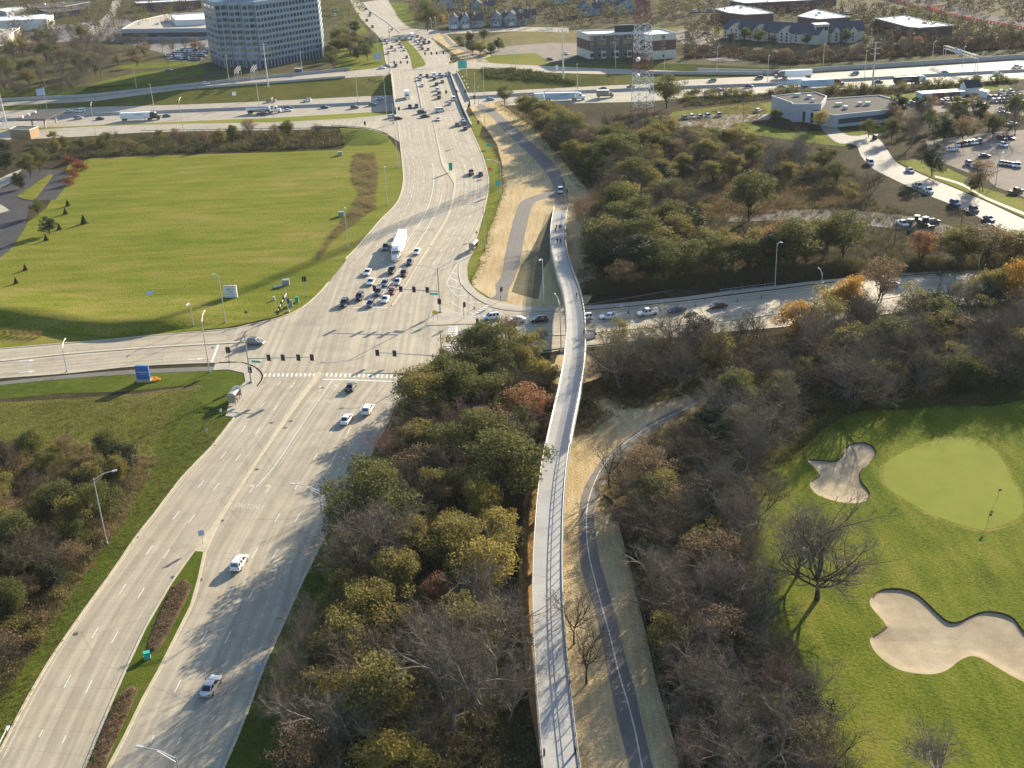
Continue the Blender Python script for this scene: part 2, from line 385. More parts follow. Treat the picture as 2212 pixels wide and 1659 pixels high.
for a,b in zip(order[:-1],order[1:]):                       # keep the lines in order
    LN[b][:,1]=np.maximum(LN[b][:,1],LN[a][:,1]+0.6)
LN['back']=LN['framp1'].copy(); LN['back'][:,1]+=3+np.abs(LN['framp1'][:,2])*4; LN['back'][:,2]=0
def cut(k): # the part of a line in front of the lens and a little beyond
    return LN[k]
def strip(name,a,b,mat,dz=0.0):
    n=len(TX); A,B=LN[a],LN[b]; m=MB()
    m.v=[tuple(p+np.array([0,0,dz])) for q in zip(A,B) for p in q]
    m.f=[(2*i,2*i+2,2*i+3,2*i+1) for i in range(n-1)]; m.m=[0]*(n-1)
    o=m.build(name,mat); uv=o.data.uv_layers.new(name='UVMap'); w=B[:,1]-A[:,1]
    co=np.array([c for i in range(n) for c in ((-w[i]/2,TX[i]),(w[i]/2,TX[i]))]); idx=np.zeros(len(o.data.loops),np.int32)
    o.data.loops.foreach_get('vertex_index',idx); uv.data.foreach_set('uv',co[idx].astype(np.float32).ravel())
    o['kind']='structure'; return o
LN['front']=LN['top'].copy(); LN['front'][:,1]=-1500
LN['end']=LN['back'].copy(); LN['end'][:,1]=9000
strip('ground','front','top','litter'); strip('far_ground','back','end','farland')
strip('near_bank','top','ramp0','verge'); strip('ramp_road','ramp0','ramp1','concrete_far'); strip('ramp_grass','ramp1','near0','lawn')
strip('motorway_road','near0','near1','concrete_far'); strip('motorway_reserve','near1','near1b','barrier'); strip('motorway_road','near1b','far1','concrete_far')
strip('far_bank','far1','framp0','rough_green'); strip('ramp_road','framp0','framp1','concrete_far'); strip('back_bank','framp1','back','verge')
def tz(x,k='near0'):a=LN[k]; return float(np.interp(x,a[:,0],a[:,2]))
def ty(x,k):a=LN[k]; return float(np.interp(x,a[:,0],a[:,1]))
def level(x,y):
    """ground level at a place"""
    ks=['top','ramp0','ramp1','near0','near1','near1b','far1','framp0','framp1','back']
    ys=[ty(x,k) for k in ks]; zs=[tz(x,k) for k in ks]
    return float(np.interp(y,ys,zs))
JB=[(-0.42,0),(0.42,0),(0.18,0.35),(0.12,1.25),(-0.12,1.25),(-0.18,0.35)]
def seg(k,x0,x1,dy=0.0):
    a=LN[k]; q=a[(a[:,0]>=x0)& (a[:,0]<=x1)].copy(); q[:,1]+=dy; return q
tag(MB().sweep(seg('near1',-900,900,0.8),JB).build('median_barrier','barrier'),'long concrete barrier down the middle of the motorway','barrier')
tag(MB().sweep(seg('framp1',-900,-84,0.5),[(-0.3,0),(0.3,0),(0.2,1.6),(-0.2,1.6)]).build('parapet_wall','barrier'),'grey concrete wall along the far side of the ramp below the office tower','wall')
tag(MB().sweep(seg('framp0',-200,-88,0.5),[(-0.2,0),(0.2,0),(0.15,1.1),(-0.15,1.1)]).build('parapet_wall','barrier'),'grey concrete parapet at the top of the grass bank near the overpass','wall')
tag(MB().sweep(seg('framp1',105,900,0.6),[(-0.3,0),(0.3,0),(0.2,2.2),(-0.2,2.2)]).build('noise_wall','barrier'),'long grey concrete wall on the far side of the motorway at right','wall')
tag(MB().sweep(seg('framp0',75,150,0.3),[(-0.25,-1),(0.25,-1),(0.2,1.6),(-0.2,1.6)]).build('retaining_wall','barrier'),'short grey wall between the merging ramp and the motorway at right','wall')

# ------------------------------------------------------------------ grass, straw and woodland floor
sheet('lawn',W('O',[(-90,775),(-90,560),(0,545),(30,530),(60,480),(100,450),(130,400),(150,350),(200,342),(330,337),(450,333),(600,329),(735,323),(790,292),(838,296),(864,330),(872,380),(866,420),(850,450),(800,520),(740,590),(690,640),(640,675),(560,692),(490,707),(330,724),(180,742),(0,759)]),0.03,'lawn')
def ridge(name,reg,rows,mat='lawn'):
    """swell of ground: rows of measured points with their levels"""
    P=[resample(catmull(W(reg,pts,z),5),40) for pts,z in rows]; m=MB()
    for r_ in P:m.v.extend([tuple(p) for p in r_])
    for j in range(len(P)-1):
        for i in range(39):m.f.append((j*40+i,j*40+i+1,(j+1)*40+i+1,(j+1)*40+i)); m.m.append(0)
    o=m.build(name,mat,smooth=True)
    if o.data.polygons[20].normal.z<0:o.data.flip_normals()
    o['kind']='structure'; return o
ridge('grass_bank','D',[([(-200,200),(0,200),(300,220),(600,260),(900,260),(1200,250),(1500,260),(1650,300)],0.02),([(-200,310),(0,310),(300,332),(600,392),(900,392),(1200,350),(1500,330),(1650,325)],[1.1,1.1,1.1,1.1,1.1,0.9,0.3,0.05]),
    ([(-200,378),(0,372),(300,395),(600,455),(900,452),(1200,400),(1500,368),(1650,345)],[2.2,2.2,2.2,2.2,2.2,1.8,0.5,0.05]),([(-200,440),(0,430),(200,462),(640,520),(900,500),(1200,470),(1500,425),(1650,375)],0.02)])
ridge('grass_bank','m1',[([(40,345),(180,350),(330,345),(480,335),(620,290)],0.02),([(-20,130),(150,140),(310,155),(450,175),(600,225)],[1.6,1.8,1.8,1.6,0.6]),([(-20,112),(150,118),(310,128),(450,150),(610,205)],[0.1,0.1,0.1,0.1,0.05])],'verge')
sheet('rough_grass',W('O',[(-250,1800),(-250,790),(0,870),(130,862),(300,850),(440,830),(415,870),(380,930),(350,1000),(320,1060),(290,1120),(240,1170),(180,1250),(120,1360),(40,1470),(-20,1560),(-90,1660)]),0.02,'meadow')
sheet('rough_grass',W('O',[(-120,872),(130,866),(300,856),(430,838),(405,885),(372,940),(345,990),(260,985),(180,960),(90,985),(-120,1000)]),0.03,'rough_green')
sheet('verge_grass',W('D',[(-300,870),(0,838),(430,795),(900,766),(1380,742),(1480,738),(1580,760),(1590,810),(1500,900),(1460,1040),(1512,1048),(1380,1222),(1160,1458),(1000,1652),(880,1824),(720,2058),(560,2278),(385,2530),(310,2645),(160,2905),(0,3205),(-180,3500),(-330,3500),(-200,3130),(20,2850),(240,2560),(420,2270),(600,2000),(760,1780),(880,1560),(960,1400),(1020,1200),(1120,1020),(1250,900),(1330,830),(1100,850),(800,880),(400,890),(-300,960)]),0.04,'verge')
sheet('verge_grass',W('O',[(485,1659),(510,1600),(540,1520),(573,1433),(610,1353),(653,1256),(686,1190),(737,1046),(780,1023),(840,907),(860,873),(884,870),(930,840),(905,900),(860,960),(820,1050),(760,1150),(720,1250),(690,1350),(660,1450),(630,1540),(600,1680),(560,1850),(420,1850)]),0.03,'verge')
sheet('lawn',W('m1',[(1640,0),(1705,180),(1765,310),(1835,480),(1885,640),(1910,780),(1905,940),(1855,1180),(1755,1420),(1630,1660),(1480,1990),(1590,2100),(1700,2185),(1830,2285),(1900,2300),(1700,2160),(1690,2080),(1740,2000),(1810,1860),(1790,1800),(1860,1720),(1880,1659),(1900,1480),(1980,1300),(2040,1100),(2100,950),(2090,740),(2050,560),(2010,480),(1960,370),(1870,290),(1790,220),(1830,60),(1700,-60)]),0.03,'lawn')
# straw blankets
sheet('straw_ground',W('B',[(830,690),(1020,655),(1110,735),(1260,840),(1410,1010),(1500,1120),(1580,1210),(1680,1330),(1640,1500),(1660,1659),(1640,1900),(1560,2010),(1300,2030),(1050,1990),(920,1900),(840,1850),(800,1790),(860,1660),(940,1500),(1000,1340),(1040,1200),(1040,1060),(1010,940),(960,860),(890,780),(860,740)]),0.02,'straw')
sheet('straw_ground',W('E',[(1330,1180),(1270,1260),(1225,1400),(1190,1560),(1190,1830),(1155,1870),(1150,2060),(1160,2400),(1180,2540),(1200,2760),(1230,2960),(1270,3160),(1310,3400),(1330,3700),(2350,3700),(2200,3318),(2160,3160),(2100,2960),(2040,2760),(1980,2480),(1930,2260),(1870,2010),(1830,1860),(1780,1660),(1720,1560),(1720,1440),(1820,1340),(2000,1190),(2212,1060),(2400,950),(2560,830),(2740,700),(2690,670),(2500,760),(2360,850),(2212,905),(2060,945),(1900,990),(1780,950),(1700,905),(1610,920),(1700,1020),(1600,1120),(1480,1160),(1400,1180)]),0.02,'straw')
sheet('straw_ground',W('E',[(1400,640),(1380,700),(1260,700),(1250,790),(1310,830),(1420,830),(1560,830),(1690,785),(1660,700),(1600,640)]),0.02,'straw')
sheet('straw_ground',W('E',[(1270,1280),(1220,1420),(1180,1600),(1170,1860),(1150,1880),(1150,2060),(1160,2400),(1180,2540),(1200,2760),(1230,2960),(1275,3160),(1310,3400),(1400,3400),(1370,2900),(1350,2500),(1330,2000),(1340,1600),(1360,1300)]),0.03,'straw_orange')
sheet('straw_ground',W('b1',[(1230,430),(1310,440),(1480,600),(1640,640),(1860,700),(2010,800),(1700,800),(1500,770),(1400,690),(1280,590),(1140,500),(1150,470)]),0.05,'straw')
sheet('rough_grass',W('O',[(1500,440),(1560,395),(1700,395),(1830,420),(1860,440),(1740,450),(1640,462),(1560,470)]),0.02,'meadow')
sheet('rough_grass',W('O',[(1450,250),(1600,225),(1620,250),(1580,290),(1500,300),(1430,290)]),0.02,'meadow')
sheet('dirt_track',W('O',[(1560,462),(1700,452),(1850,455),(1990,470),(2060,490),(2040,505),(1900,490),(1700,475),(1570,480)]),0.03,'gravel_lot')

# ------------------------------------------------------------------ the concrete roads
kw=K('G',[(-160,1830),(0,1552),(160,1245),(310,985),(385,870),(560,620),(720,400),(880,165),(1010,0)])+K('D',[(1160,1460),(1280,1330),(1380,1225),(1520,1045),(1600,935),(1668,845)])
WEST=W('O',kw)
MEDL=W('G',[(420,1920),(540,1659),(650,1390),(740,1180),(820,1000),(940,745),(1100,470),(1250,258),(1435,0)])+W('D',[(1700,1260),(1900,960),(2060,752)])
MEDR=W('G',[(580,1920),(715,1659),(830,1440),(940,1210),(1040,1030),(1130,850),(1250,610),(1300,430),(1335,262),(1465,0)])+W('D',[(1740,1235),(2000,870),(2082,760)])
EAST=W('G',[(1340,1920),(1450,1659),(1530,1480),(1620,1250),(1720,980),(1830,740),(1960,450),(2060,250),(2212,-40)])+W('E',[(130,1400),(200,1270),(310,1060),(372,955),(480,845)])
ribbon('main_road',WEST,MEDL,'concrete',0.055,80); ribbon('main_road',MEDR,EAST,'concrete',0.055,80)
NW=W('m2',[(-160,510),(0,350),(300,0)])+W('m1',[(620,1200),(700,1110),(745,1040),(790,900),(805,750),(790,560),(770,370),(755,240)])+W('b1',[(690,1640),(665,1480),(650,1330),(605,950),(570,880),(528,800),(502,640),(490,560),(430,470),(250,290),(130,130),(60,-20)])
NML=W('m2',[(440,1115),(480,1055),(600,868),(760,600),(900,380),(1060,120),(1130,0)])+W('m1',[(1400,1160),(1455,900),(1452,820),(1330,640),(1290,540),(1230,250),(1180,0)])+W('b1',[(1125,1545),(1000,1410),(918,1020),(890,890),(830,700),(740,560),(700,500),(600,350),(430,215),(330,145),(230,30)])
NMR=W('m2',[(450,1125),(500,1060),(622,868),(782,600),(925,380),(1085,120),(1155,0)])+W('m1',[(1430,1160),(1475,930),(1482,780),(1470,680),(1440,620),(1335,545),(1245,250),(1192,0)])+W('b1',[(1140,1545),(1008,1410),(926,1020),(900,890),(845,700),(755,560),(715,500),(607,350),(437,215),(337,145),(237,30)])
NE=W('m2',[(1350,850),(1315,700),(1330,550),(1400,400),(1480,250),(1600,0)])+W('m1',[(1850,1180),(1900,940),(1905,780),(1880,640),(1830,480),(1760,310),(1700,180),(1630,0)])+W('b1',[(1545,1520),(1500,1400),(1340,930),(1300,840),(1370,740),(1200,590),(1110,500),(860,370),(700,250),(640,150),(540,-20)])
ribbon('main_road',NW,NML,'concrete',0.055,90); ribbon('main_road',NMR,NE,'concrete',0.055,90)
WN=W('D',[(-400,642),(0,602),(560,555),(1000,515),(1480,475),(1600,450),(1800,405),(1950,340),(2060,250),(2130,170)])
WS=W('D',[(-400,830),(0,793),(430,762),(850,718),(1180,700),(1420,692),(1560,690),(1650,720),(1695,760),(1700,800),(1668,845)])
EN=W('m2',[(1315,700),(1350,850),(1440,960),(1580,1060),(1700,1120),(1900,1170),(2212,1195)])+W('E',[(1300,368),(1560,360),(1800,340),(2212,300)])+W('F',[(300,262),(600,225),(1000,175),(1500,130),(1950,95),(2500,50)])
ES=W('E',[(480,845),(520,745),(620,650),(800,635),(1310,625),(1450,605),(1600,590),(1800,570),(2000,550),(2212,525)])+W('F',[(300,490),(600,465),(930,425),(1500,355),(1800,325),(2500,240)])
WM=W('D',[(-400,715),(0,682),(440,634),(1000,592),(1590,557)])
EM=W('E',[(940,531),(1450,510),(1620,495),(2212,445)])+W('F',[(440,400),(600,375),(900,335),(1200,290),(1700,220),(2500,120)])
ribbon('cross_road',resample(W('D',[(-400,642),(0,602),(560,555),(1000,515),(1480,475)]),20),resample(W('D',[(-400,830),(0,793),(430,762),(850,718),(1180,700),(1420,692)]),20),'concrete',0.045,50)
ribbon('cross_road',W('m2',[(1900,1170),(2212,1195)])+W('E',[(1300,368),(1560,360),(1800,340),(2212,300)])+W('F',[(300,262),(600,225),(1000,175),(1500,130),(1950,95),(2500,50)]),W('E',[(920,636),(1310,625),(1450,605),(1600,590),(1800,570),(2000,550),(2212,525)])+W('F',[(300,490),(600,465),(930,425),(1500,355),(1800,325),(2500,240)]),'concrete',0.045,70)
isl=[W1('D',1480,475),W1('D',1600,450),W1('D',1800,405),W1('D',1950,340),W1('D',2060,250),W1('D',2130,170),W1('m2',0,350),W1('m2',440,0),W1('m2',1300,400),W1('m2',1315,700),W1('m2',1350,850),W1('m2',1440,960),W1('m2',1580,1060),W1('m2',1700,1120),W1('m2',1900,1170),
       W1('E',1250,372),W1('E',1250,622),W1('E',920,640),W1('E',800,637),W1('E',620,650),W1('E',520,745),W1('E',480,845),W1('E',372,955),W1('E',0,900),W1('D',1900,1000),W1('D',1600,935),W1('D',1668,845),W1('D',1700,800),W1('D',1695,760),W1('D',1650,720),W1('D',1560,690),W1('D',1420,692)]
sheet('junction_road',isl,0.035,'concrete')
sheet('junction_road',W('b1',[(-260,990),(0,940),(530,860),(900,860),(1340,900),(1480,790),(1480,890),(1340,960),(900,1000),(600,960),(0,980),(-260,1030)]),0.045,'concrete_far')
sheet('junction_road',W('m1',[(-300,20),(0,15),(760,-40),(1190,-40),(1200,120),(760,300),(620,208),(560,180),(300,120),(0,95),(-300,90)]),0.035,'concrete')
sheet('junction_road',W('b1',[(250,290),(430,470),(1110,500),(1300,440),(2212,405),(2900,420),(2900,360),(2212,350),(1300,400),(860,372),(400,280)]),0.045,'concrete_far')
sheet('ramp_apron',W('b1',[(1440,800),(1480,775),(1700,800),(2212,832),(2212,885),(1750,868),(1500,885),(1440,960),(1340,960),(1340,880)]),0.06,'concrete_far')
# overpass side walls and deck edge
def wall_along(name,P,label,h=1.1,w=0.5,down=5.2,mat='barrier'):
    return tag(MB().sweep(resample(P,step=4),[(-w/2,-down),(w/2,-down),(w/2,h),(-w/2,h)]).build(name,mat),label,'wall')
wall_along('bridge_parapet',W('b1',[(596,950),(640,1330),(655,1420)]),'west concrete parapet of the road bridge over the motorway')
wall_along('bridge_parapet',W('b1',[(1352,925),(1510,1370),(1560,1480),(1640,1650)]),'concrete barrier between the road bridge and its walkway',1.3,0.6)
wall_along('bridge_parapet',W('b1',[(1445,950),(1530,1120),(1615,1310)]),'outer east parapet wall of the road bridge walkway',1.5,0.4)
ribbon('bridge_walkway',W('b1',[(1365,930),(1515,1370),(1560,1460)]),W('b1',[(1440,950),(1530,1125),(1610,1310)]),'walk_concrete',0.08,12)

KERB=[(-0.22,-0.02),(0.22,-0.02),(0.20,0.15),(-0.20,0.15)]
def kerb(P,mat='kerb',step=3.0,prof=KERB,name='kerb'):
    o=MB().sweep(resample(catmull(P,5),step=step),prof).build(name,mat); o['kind']='structure'; return o
for P in (WEST[:-2],EAST,WN,WS[::-1]):kerb(P,'kerb')
kerb(NW[:13]); kerb(NE[:14]); kerb(EN[4:]); kerb(ES[3:]); kerb(NW[13:],step=6); kerb(NE[17:],step=6)
kerb(W('D',[(1668,845),(1700,800),(1695,760),(1650,720),(1560,690),(1420,692)]))
def raised(name,L,Rr,mat,h=0.17,n=50,kind='structure'):
    L,Rr=resample(catmull(L,4),n),resample(catmull(Rr,4),n)
    o=MB().prism([tuple(p[:2]) for p in L]+[tuple(p[:2]) for p in Rr[::-1]],0.0,h).build(name,mat); o['kind']=kind; return o
ig=7    # the grassed part of the near median ends at index 7
raised('median_kerb',MEDL[:ig+1],MEDR[:ig+2],'kerb',0.16); sheet('median_grass',[tuple(p) for p in off(MEDL[:ig+1],-0.45)]+[tuple(p) for p in off(MEDR[:ig+2],0.45)[::-1]],0.20,'verge')
raised('median_kerb',MEDL[ig:],MEDR[ig+1:],'kerb',0.165)
raised('median_kerb',NML[:7],NMR[:7],'kerb',0.165,30); raised('median_kerb',NML[6:14],NMR[6:15],'kerb',0.16,40)
kerb(W('b1',[(1000,1408),(960,1200),(920,1020)]),'barrier',name='median_kerb',prof=[(-0.4,0),(0.4,0),(0.4,0.3),(-0.4,0.3)])
kerb(W('b1',[(720,430),(560,302),(430,214),(330,144),(230,30)]),'barrier',5,[(-0.5,0),(0.5,0),(0.5,0.3),(-0.5,0.3)],'median_kerb')
kerb(WM,'kerb',4,[(-0.55,0),(0.55,0),(0.5,0.17),(-0.5,0.17)],'median_kerb'); kerb(EM,'kerb',4,[(-0.5,0),(0.5,0),(0.45,0.17),(-0.45,0.17)],'median_kerb')
gi=catmull(W('b1',[(705,512),(760,590),(832,700),(862,800),(882,888),(930,880),(1040,845),(1022,790),(960,690),(900,622),(820,545),(790,520)]),3,True)
sheet('median_grass',[tuple(p) for p in gi],0.2,'lawn',skirt=0.2)
for k,pts in enumerate([[(1205,440),(1237,480),(1225,540),(1150,690),(1065,850),(1010,915),(962,907),(950,870),(985,780),(1030,670),(1100,520),(1150,470)],[(880,1135),(897,1160),(840,1300),(740,1520),(680,1659),(600,1850),(510,1850),(590,1659),(640,1480),(700,1330),(790,1180),(840,1135)]]):
    Pc=catmull(W('G',pts),4,True); c=sum(Pc)/len(Pc); m=MB(); N=len(Pc)
    for f_,z in ((1.0,0.19),(0.93,0.30),(0.6,0.42)):m.v.extend([tuple(np.array([*(c+(p-c)*f_)[:2],z])) for p in Pc])
    for j in range(2):
        for i in range(N):m.f.append((j*N+i,j*N+(i+1)% N,(j+1)*N+(i+1)% N,(j+1)*N+i)); m.m.append(0)
    for t_ in tessellate_polygon([[Vector(m.v[2*N+i]) for i in range(N)]]):m.f.append(tuple(2*N+i for i in fix([m.v[2*N+i] for i in range(N)],t_))); m.m.append(0)
    tag(m.build('mulch_bed','mulch'),['brown mulch bed in the grass median, nearer the concrete nose','brown mulch bed in the grass median at the bottom edge of the photo'][k],'flower bed','mulch beds in the median')
# turning island, pavements, side paths
IS=[(1010,1090),(935,1235),(890,1375),(1580,1352),(1480,1275),(1300,1210),(1080,1125)]
o_=MB().prism([tuple(p[:2]) for p in W('m2',IS)],0,0.16).build('traffic_island','kerb'); o_['kind']='structure'
sheet('island_top',W('m2',[(1012,1110),(942,1240),(905,1366),(1550,1344),(1470,1282),(1295,1220),(1085,1138)]),0.175,'walk_concrete')
sheet('pavement',W('D',[(1380,742),(1395,700),(1560,695),(1645,722),(1690,762),(1695,800),(1668,845),(1600,935),(1520,1045),(1462,1040),(1500,900),(1590,815),(1580,760),(1480,738)]),0.13,'walk_concrete',skirt=0.1)
ribbon('side_path',W('D',[(-400,862),(0,816),(440,772),(850,740),(1250,722),(1385,718)]),W('D',[(-400,885),(0,838),(440,795),(850,768),(1250,748),(1385,742)]),'path_asphalt',0.06,30)
ribbon('pavement',W('m2',[(1600,10),(1488,250),(1408,400),(1335,550),(1322,700),(1355,850),(1445,955),(1585,1055),(1700,1112),(1900,1162),(2212,1187)])+W('E',[(1300,360),(1560,352),(1800,333),(2212,292)])+W('F',[(300,252),(600,216),(1000,167),(1500,123),(1950,88),(2500,44)]),
       W('m2',[(1612,10),(1540,280),(1525,380),(1440,540),(1420,650),(1440,800),(1520,910),(1640,1000),(1800,1060),(1930,1095),(2212,1125)])+W('E',[(1300,335),(1560,325),(1800,308),(2212,268)])+W('F',[(300,230),(600,196),(1000,150),(1500,110),(1950,76),(2500,32)]),'walk_concrete',0.14,70)
sheet('pavement',W('E',[(372,955),(480,845),(500,800),(545,800),(530,880),(460,960),(400,975)]),0.13,'walk_concrete',skirt=0.1)
ribbon('trail',W('B',[(870,700),(960,745),(1040,830),(1140,930),(1240,1020),(1320,1110),(1368,1190),(1378,1260),(1388,1345)]),W('B',[(900,672),(1000,720),(1110,815),(1220,915),(1330,1010),(1400,1090),(1445,1180),(1472,1290),(1468,1360)]),'path_asphalt',0.06,40)
sheet('slope_shadow',W('n',[(908,345),(840,430),(790,540),(690,720),(560,960),(450,1180),(330,1330),(270,1500),(190,1720),(165,1790),(340,1850),(620,1920),(650,1780),(712,1409),(850,1180),(860,1000),(860,760),(885,560)]),0.035,'blanket_shadow')  # grey-green sheet painted dark to deepen the approach wall's cast shadow
ribbon('trail',W('n',[(880,40),(700,92),(560,130),(400,190),(310,260),(260,380),(190,600),(140,780),(60,1150),(20,1400),(-40,1580),(-110,1659)])+W('r',[(340,310),(255,375)]),W('n',[(925,150),(700,190),(580,240),(510,340),(460,520),(400,790),(330,1150),(290,1350),(200,1600),(150,1700)])+W('r',[(500,250),(470,410)]),'path_asphalt',0.07,40)
ribbon('trail',W('E',[(2740,680),(2500,800),(2212,970),(2000,1080),(1850,1190),(1700,1310),(1620,1420),(1570,1520),(1543,1659)])+W('H',[(1545,300),(1590,480),(1650,650),(1700,900),(1750,1150),(1790,1350),(1870,1659),(1930,1900)]),W('E',[(2760,720),(2540,850),(2212,1040),(2050,1140),(1900,1270),(1780,1385),(1710,1480),(1670,1560),(1640,1659)])+W('H',[(1660,250),(1720,470),(1780,680),(1830,900),(1900,1150),(1950,1370),(2020,1659),(2090,1900)]),'path_asphalt',0.06,80)
tc=catmull(W('E',[(2750,700),(2520,825),(2212,1003),(2100,1050),(1960,1130),(1830,1220),(1720,1330),(1640,1470),(1590,1659)])+W('H',[(1600,250),(1650,470),(1690,620),(1740,800),(1800,1050),(1860,1250),(1910,1450),(1950,1659),(2010,1900)]),5)
o_=ribbon('trail_line',off(tc,0.10),off(tc,-0.10),'worn_line',0.08,90,smooth=False)
ribbon('trail',W('b1',[(1250,455),(1330,560),(1440,620),(1560,670),(1690,760),(1720,800)]),W('b1',[(1310,455),(1400,560),(1540,625),(1660,670),(1810,760),(1740,800)]),'path_asphalt',0.08,20)

# ------------------------------------------------------------------ painted markings
def dashes(P,on=3.05,gap=9.14,w=0.14,z=0.072,mat='white_line',start=-1.52,name='lane_marking',end=None):
    P=catmull(P,6); L=plen(P) if end is None else end; t=start; m=MB()
    while t<L:
        a,b_=max(t,0),min(t+on,L)
        if b_>a:
            (p,d),(q_,e)=at_len(P,a),at_len(P,b_)
            n1,n2=np.array([-d[1],d[0],0])*w/2,np.array([-e[1],e[0],0])*w/2
            m.add([p-n1,q_-n2,q_+n2,p+n1],[(0,1,2,3)])
        t+=on+gap
    m.v=[(x,y,z+zz) for x,y,zz in m.v]
    o=m.build(name,mat); o['kind']='structure'; return o
def line(P,w=0.14,z=0.072,mat='white_line',name='edge_marking'):
    P=resample(catmull(P,5),step=2.0); o=ribbon(name,off(P,w/2),off(P,-w/2),mat,z,len(P),smooth=False); return o
SB1=W('G',[(255,1460),(437,1100),(622,775),(800,493),(970,245),(1140,25)])+W('D',[(1308,1473),(1452,1288),(1585,1115),(1708,960),(1818,815)])
SB2=W('G',[(405,1500),(583,1120),(752,800),(922,515),(1085,265),(1255,30)])+W('D',[(1408,1487),(1550,1300),(1677,1130),(1803,963),(1912,818)])
NB1=W('G',[(975,1500),(1150,1135),(1320,812),(1493,525),(1650,268),(1797,40)])+W('D',[(1925,1490),(2045,1300),(2160,1120),(2230,1010)])
NB2=W('G',[(1150,1510),(1310,1165),(1475,815),(1632,525),(1785,270),(1927,40)])+W('D',[(2055,1480),(2170,1300)])+W('E',[(50,1130),(140,960)])
for P in (SB1,SB2,NB1,NB2):dashes(P,w=0.17)
dashes(W('G',[(1270,1600),(1450,1180),(1610,830),(1735,600),(1850,390),(1965,190),(2060,20)])+W('E',[(50,1250),(135,1080)]),0.9,2.2,0.14,mat='worn_line')
line(W('G',[(20,1600),(190,1260),(330,1005),(420,860),(590,610),(740,395),(900,170),(1030,0)])+W('D',[(1180,1460),(1400,1215),(1560,1010)]),0.14,mat='worn_line')
line(W('D',[(1660,1500),(1790,1350),(1960,1090),(2110,870),(2155,805)]),0.16); line(W('D',[(1800,1370),(1990,1085),(2212,770)]),0.10,mat='worn_line')
line(W('D',[(2090,800),(2211,803)])+W('E',[(20,803),(200,810),(390,817)]),0.55,name='stop_line')
line(W('m2',[(-60,1143),(0,1142),(200,1142),(390,1143)]),0.45,name='stop_line')
line(W('D',[(1415,575),(1372,690)]),0.55,name='stop_line')
line(W('E',[(745,455),(745,530)]),0.5,name='stop_line')
def crossing(a0,a1,b0,b1,n,name='crosswalk_marking',frac=0.5):
    m=MB(); a0,a1,b0,b1=map(np.array,(a0,a1,b0,b1))
    for k in range(n):
        f,g=(k+0.1)/n,(k+0.1+frac)/n
        m.add([a0+(a1-a0)*f,a0+(a1-a0)*g,b0+(b1-b0)*g,b0+(b1-b0)*f],[(0,1,2,3)])
    m.v=[(x,y,0.085) for x,y,z in m.v]; o=m.build(name,'white_line')
    if o.data.polygons[0].normal.z<0:o.data.flip_normals()
    o['kind']='structure'; return o
crossing(W1('D',1705,785),W1('D',2050,783),W1('D',1712,763),W1('D',2058,761),12)
crossing(W1('D',2105,783),W1('E',400,797),W1('D',2112,760),W1('E',408,774),17)
crossing(W1('E',680,618),W1('E',692,452),W1('E',755,616),W1('E',757,452),11)
crossing(W1('E',830,396),W1('E',945,312),W1('E',870,396),W1('E',975,322),7)
# north leg
for P in ([(0,1490),(0,0)],):pass
dashes(W('m2',[(-10,830),(100,640),(270,310)])+W('m1',[(685,1450),(835,1190),(895,1040),(930,930),(948,810),(948,690),(938,590),(915,410),(885,180),(860,0)]),w=0.2)
dashes(W('m2',[(140,870),(270,610),(400,440),(620,130)])+W('m1',[(915,1280),(985,1160),(1030,1030),(1062,900),(1070,800),(1062,690),(1030,420),(990,180),(960,0)]),w=0.2,mat='worn_line')
line(W('m1',[(1175,570),(1192,640),(1200,760),(1180,950),(1120,1150),(1000,1380),(870,1560)])+W('m2',[(650,280),(500,520),(330,770),(80,1110)]),0.2)
line(W('m1',[(1300,980),(1260,1130),(1130,1390)])+W('m2',[(800,280),(620,560),(420,820),(235,1125)]),0.2)
dashes(W('m2',[(880,730),(1000,540),(1095,385),(1185,220),(1265,75)])+W('m1',[(1540,1230),(1585,1110),(1610,990),(1620,860),(1610,690),(1580,560),(1550,460),(1500,290),(1470,180)]),w=0.2)
dashes(W('m2',[(1145,550),(1240,385),(1330,215),(1405,75)])+W('m1',[(1680,1230),(1715,1100),(1740,990),(1750,860),(1700,560),(1665,450),(1612,290)]),w=0.2)
gore=W('m2',[(1330,520),(1230,680),(1155,830),(1160,850),(1260,980),(1430,1080),(1600,1160)]); line(gore,0.2)
for a,b_ in (((1232,682),(1282,712)),((1195,755),(1300,803)),((1160,850),(1348,905)),((1258,978),(1432,998)),((1430,1078),(1590,1078))):line(W('m2',[a,b_]),0.35)
line(W('m2',[(1205,1070),(1320,1140),(1500,1230),(1590,1260)]),0.25)
for a,b_ in (((885,890),(570,892)),((1180,1525),(1540,1522))):line(W('b1',[a,b_]),0.4)
for pts in ([(560,420),(890,410)],[(940,490),(1400,470),(1600,455),(2212,405)]):line(W('E',pts),0.14,mat='worn_line')
line(W('E',[(1000,405),(1400,405),(1600,397),(2212,350)])+W('F',[(600,275)]),0.14); line(W('D',[(1040,690),(500,730),(0,765)]),0.12,mat='worn_line')
for k,d in (('near0',4.2),('near0',8.0),('near0',11.6),('near1b',3.6),('near1b',7.4)):
    a=seg(k,-420,420,d); dashes([tuple(p) for p in a[::4]],3.05,9.14,0.22,0.02,'white_line')
for k,d in (('near0',0.8),('near1',-1.0),('near1b',1.0),('far1',-0.8)):
    a=seg(k,-420,420,d); line([tuple(p) for p in a[::4]],0.2,0.02,'white_line')
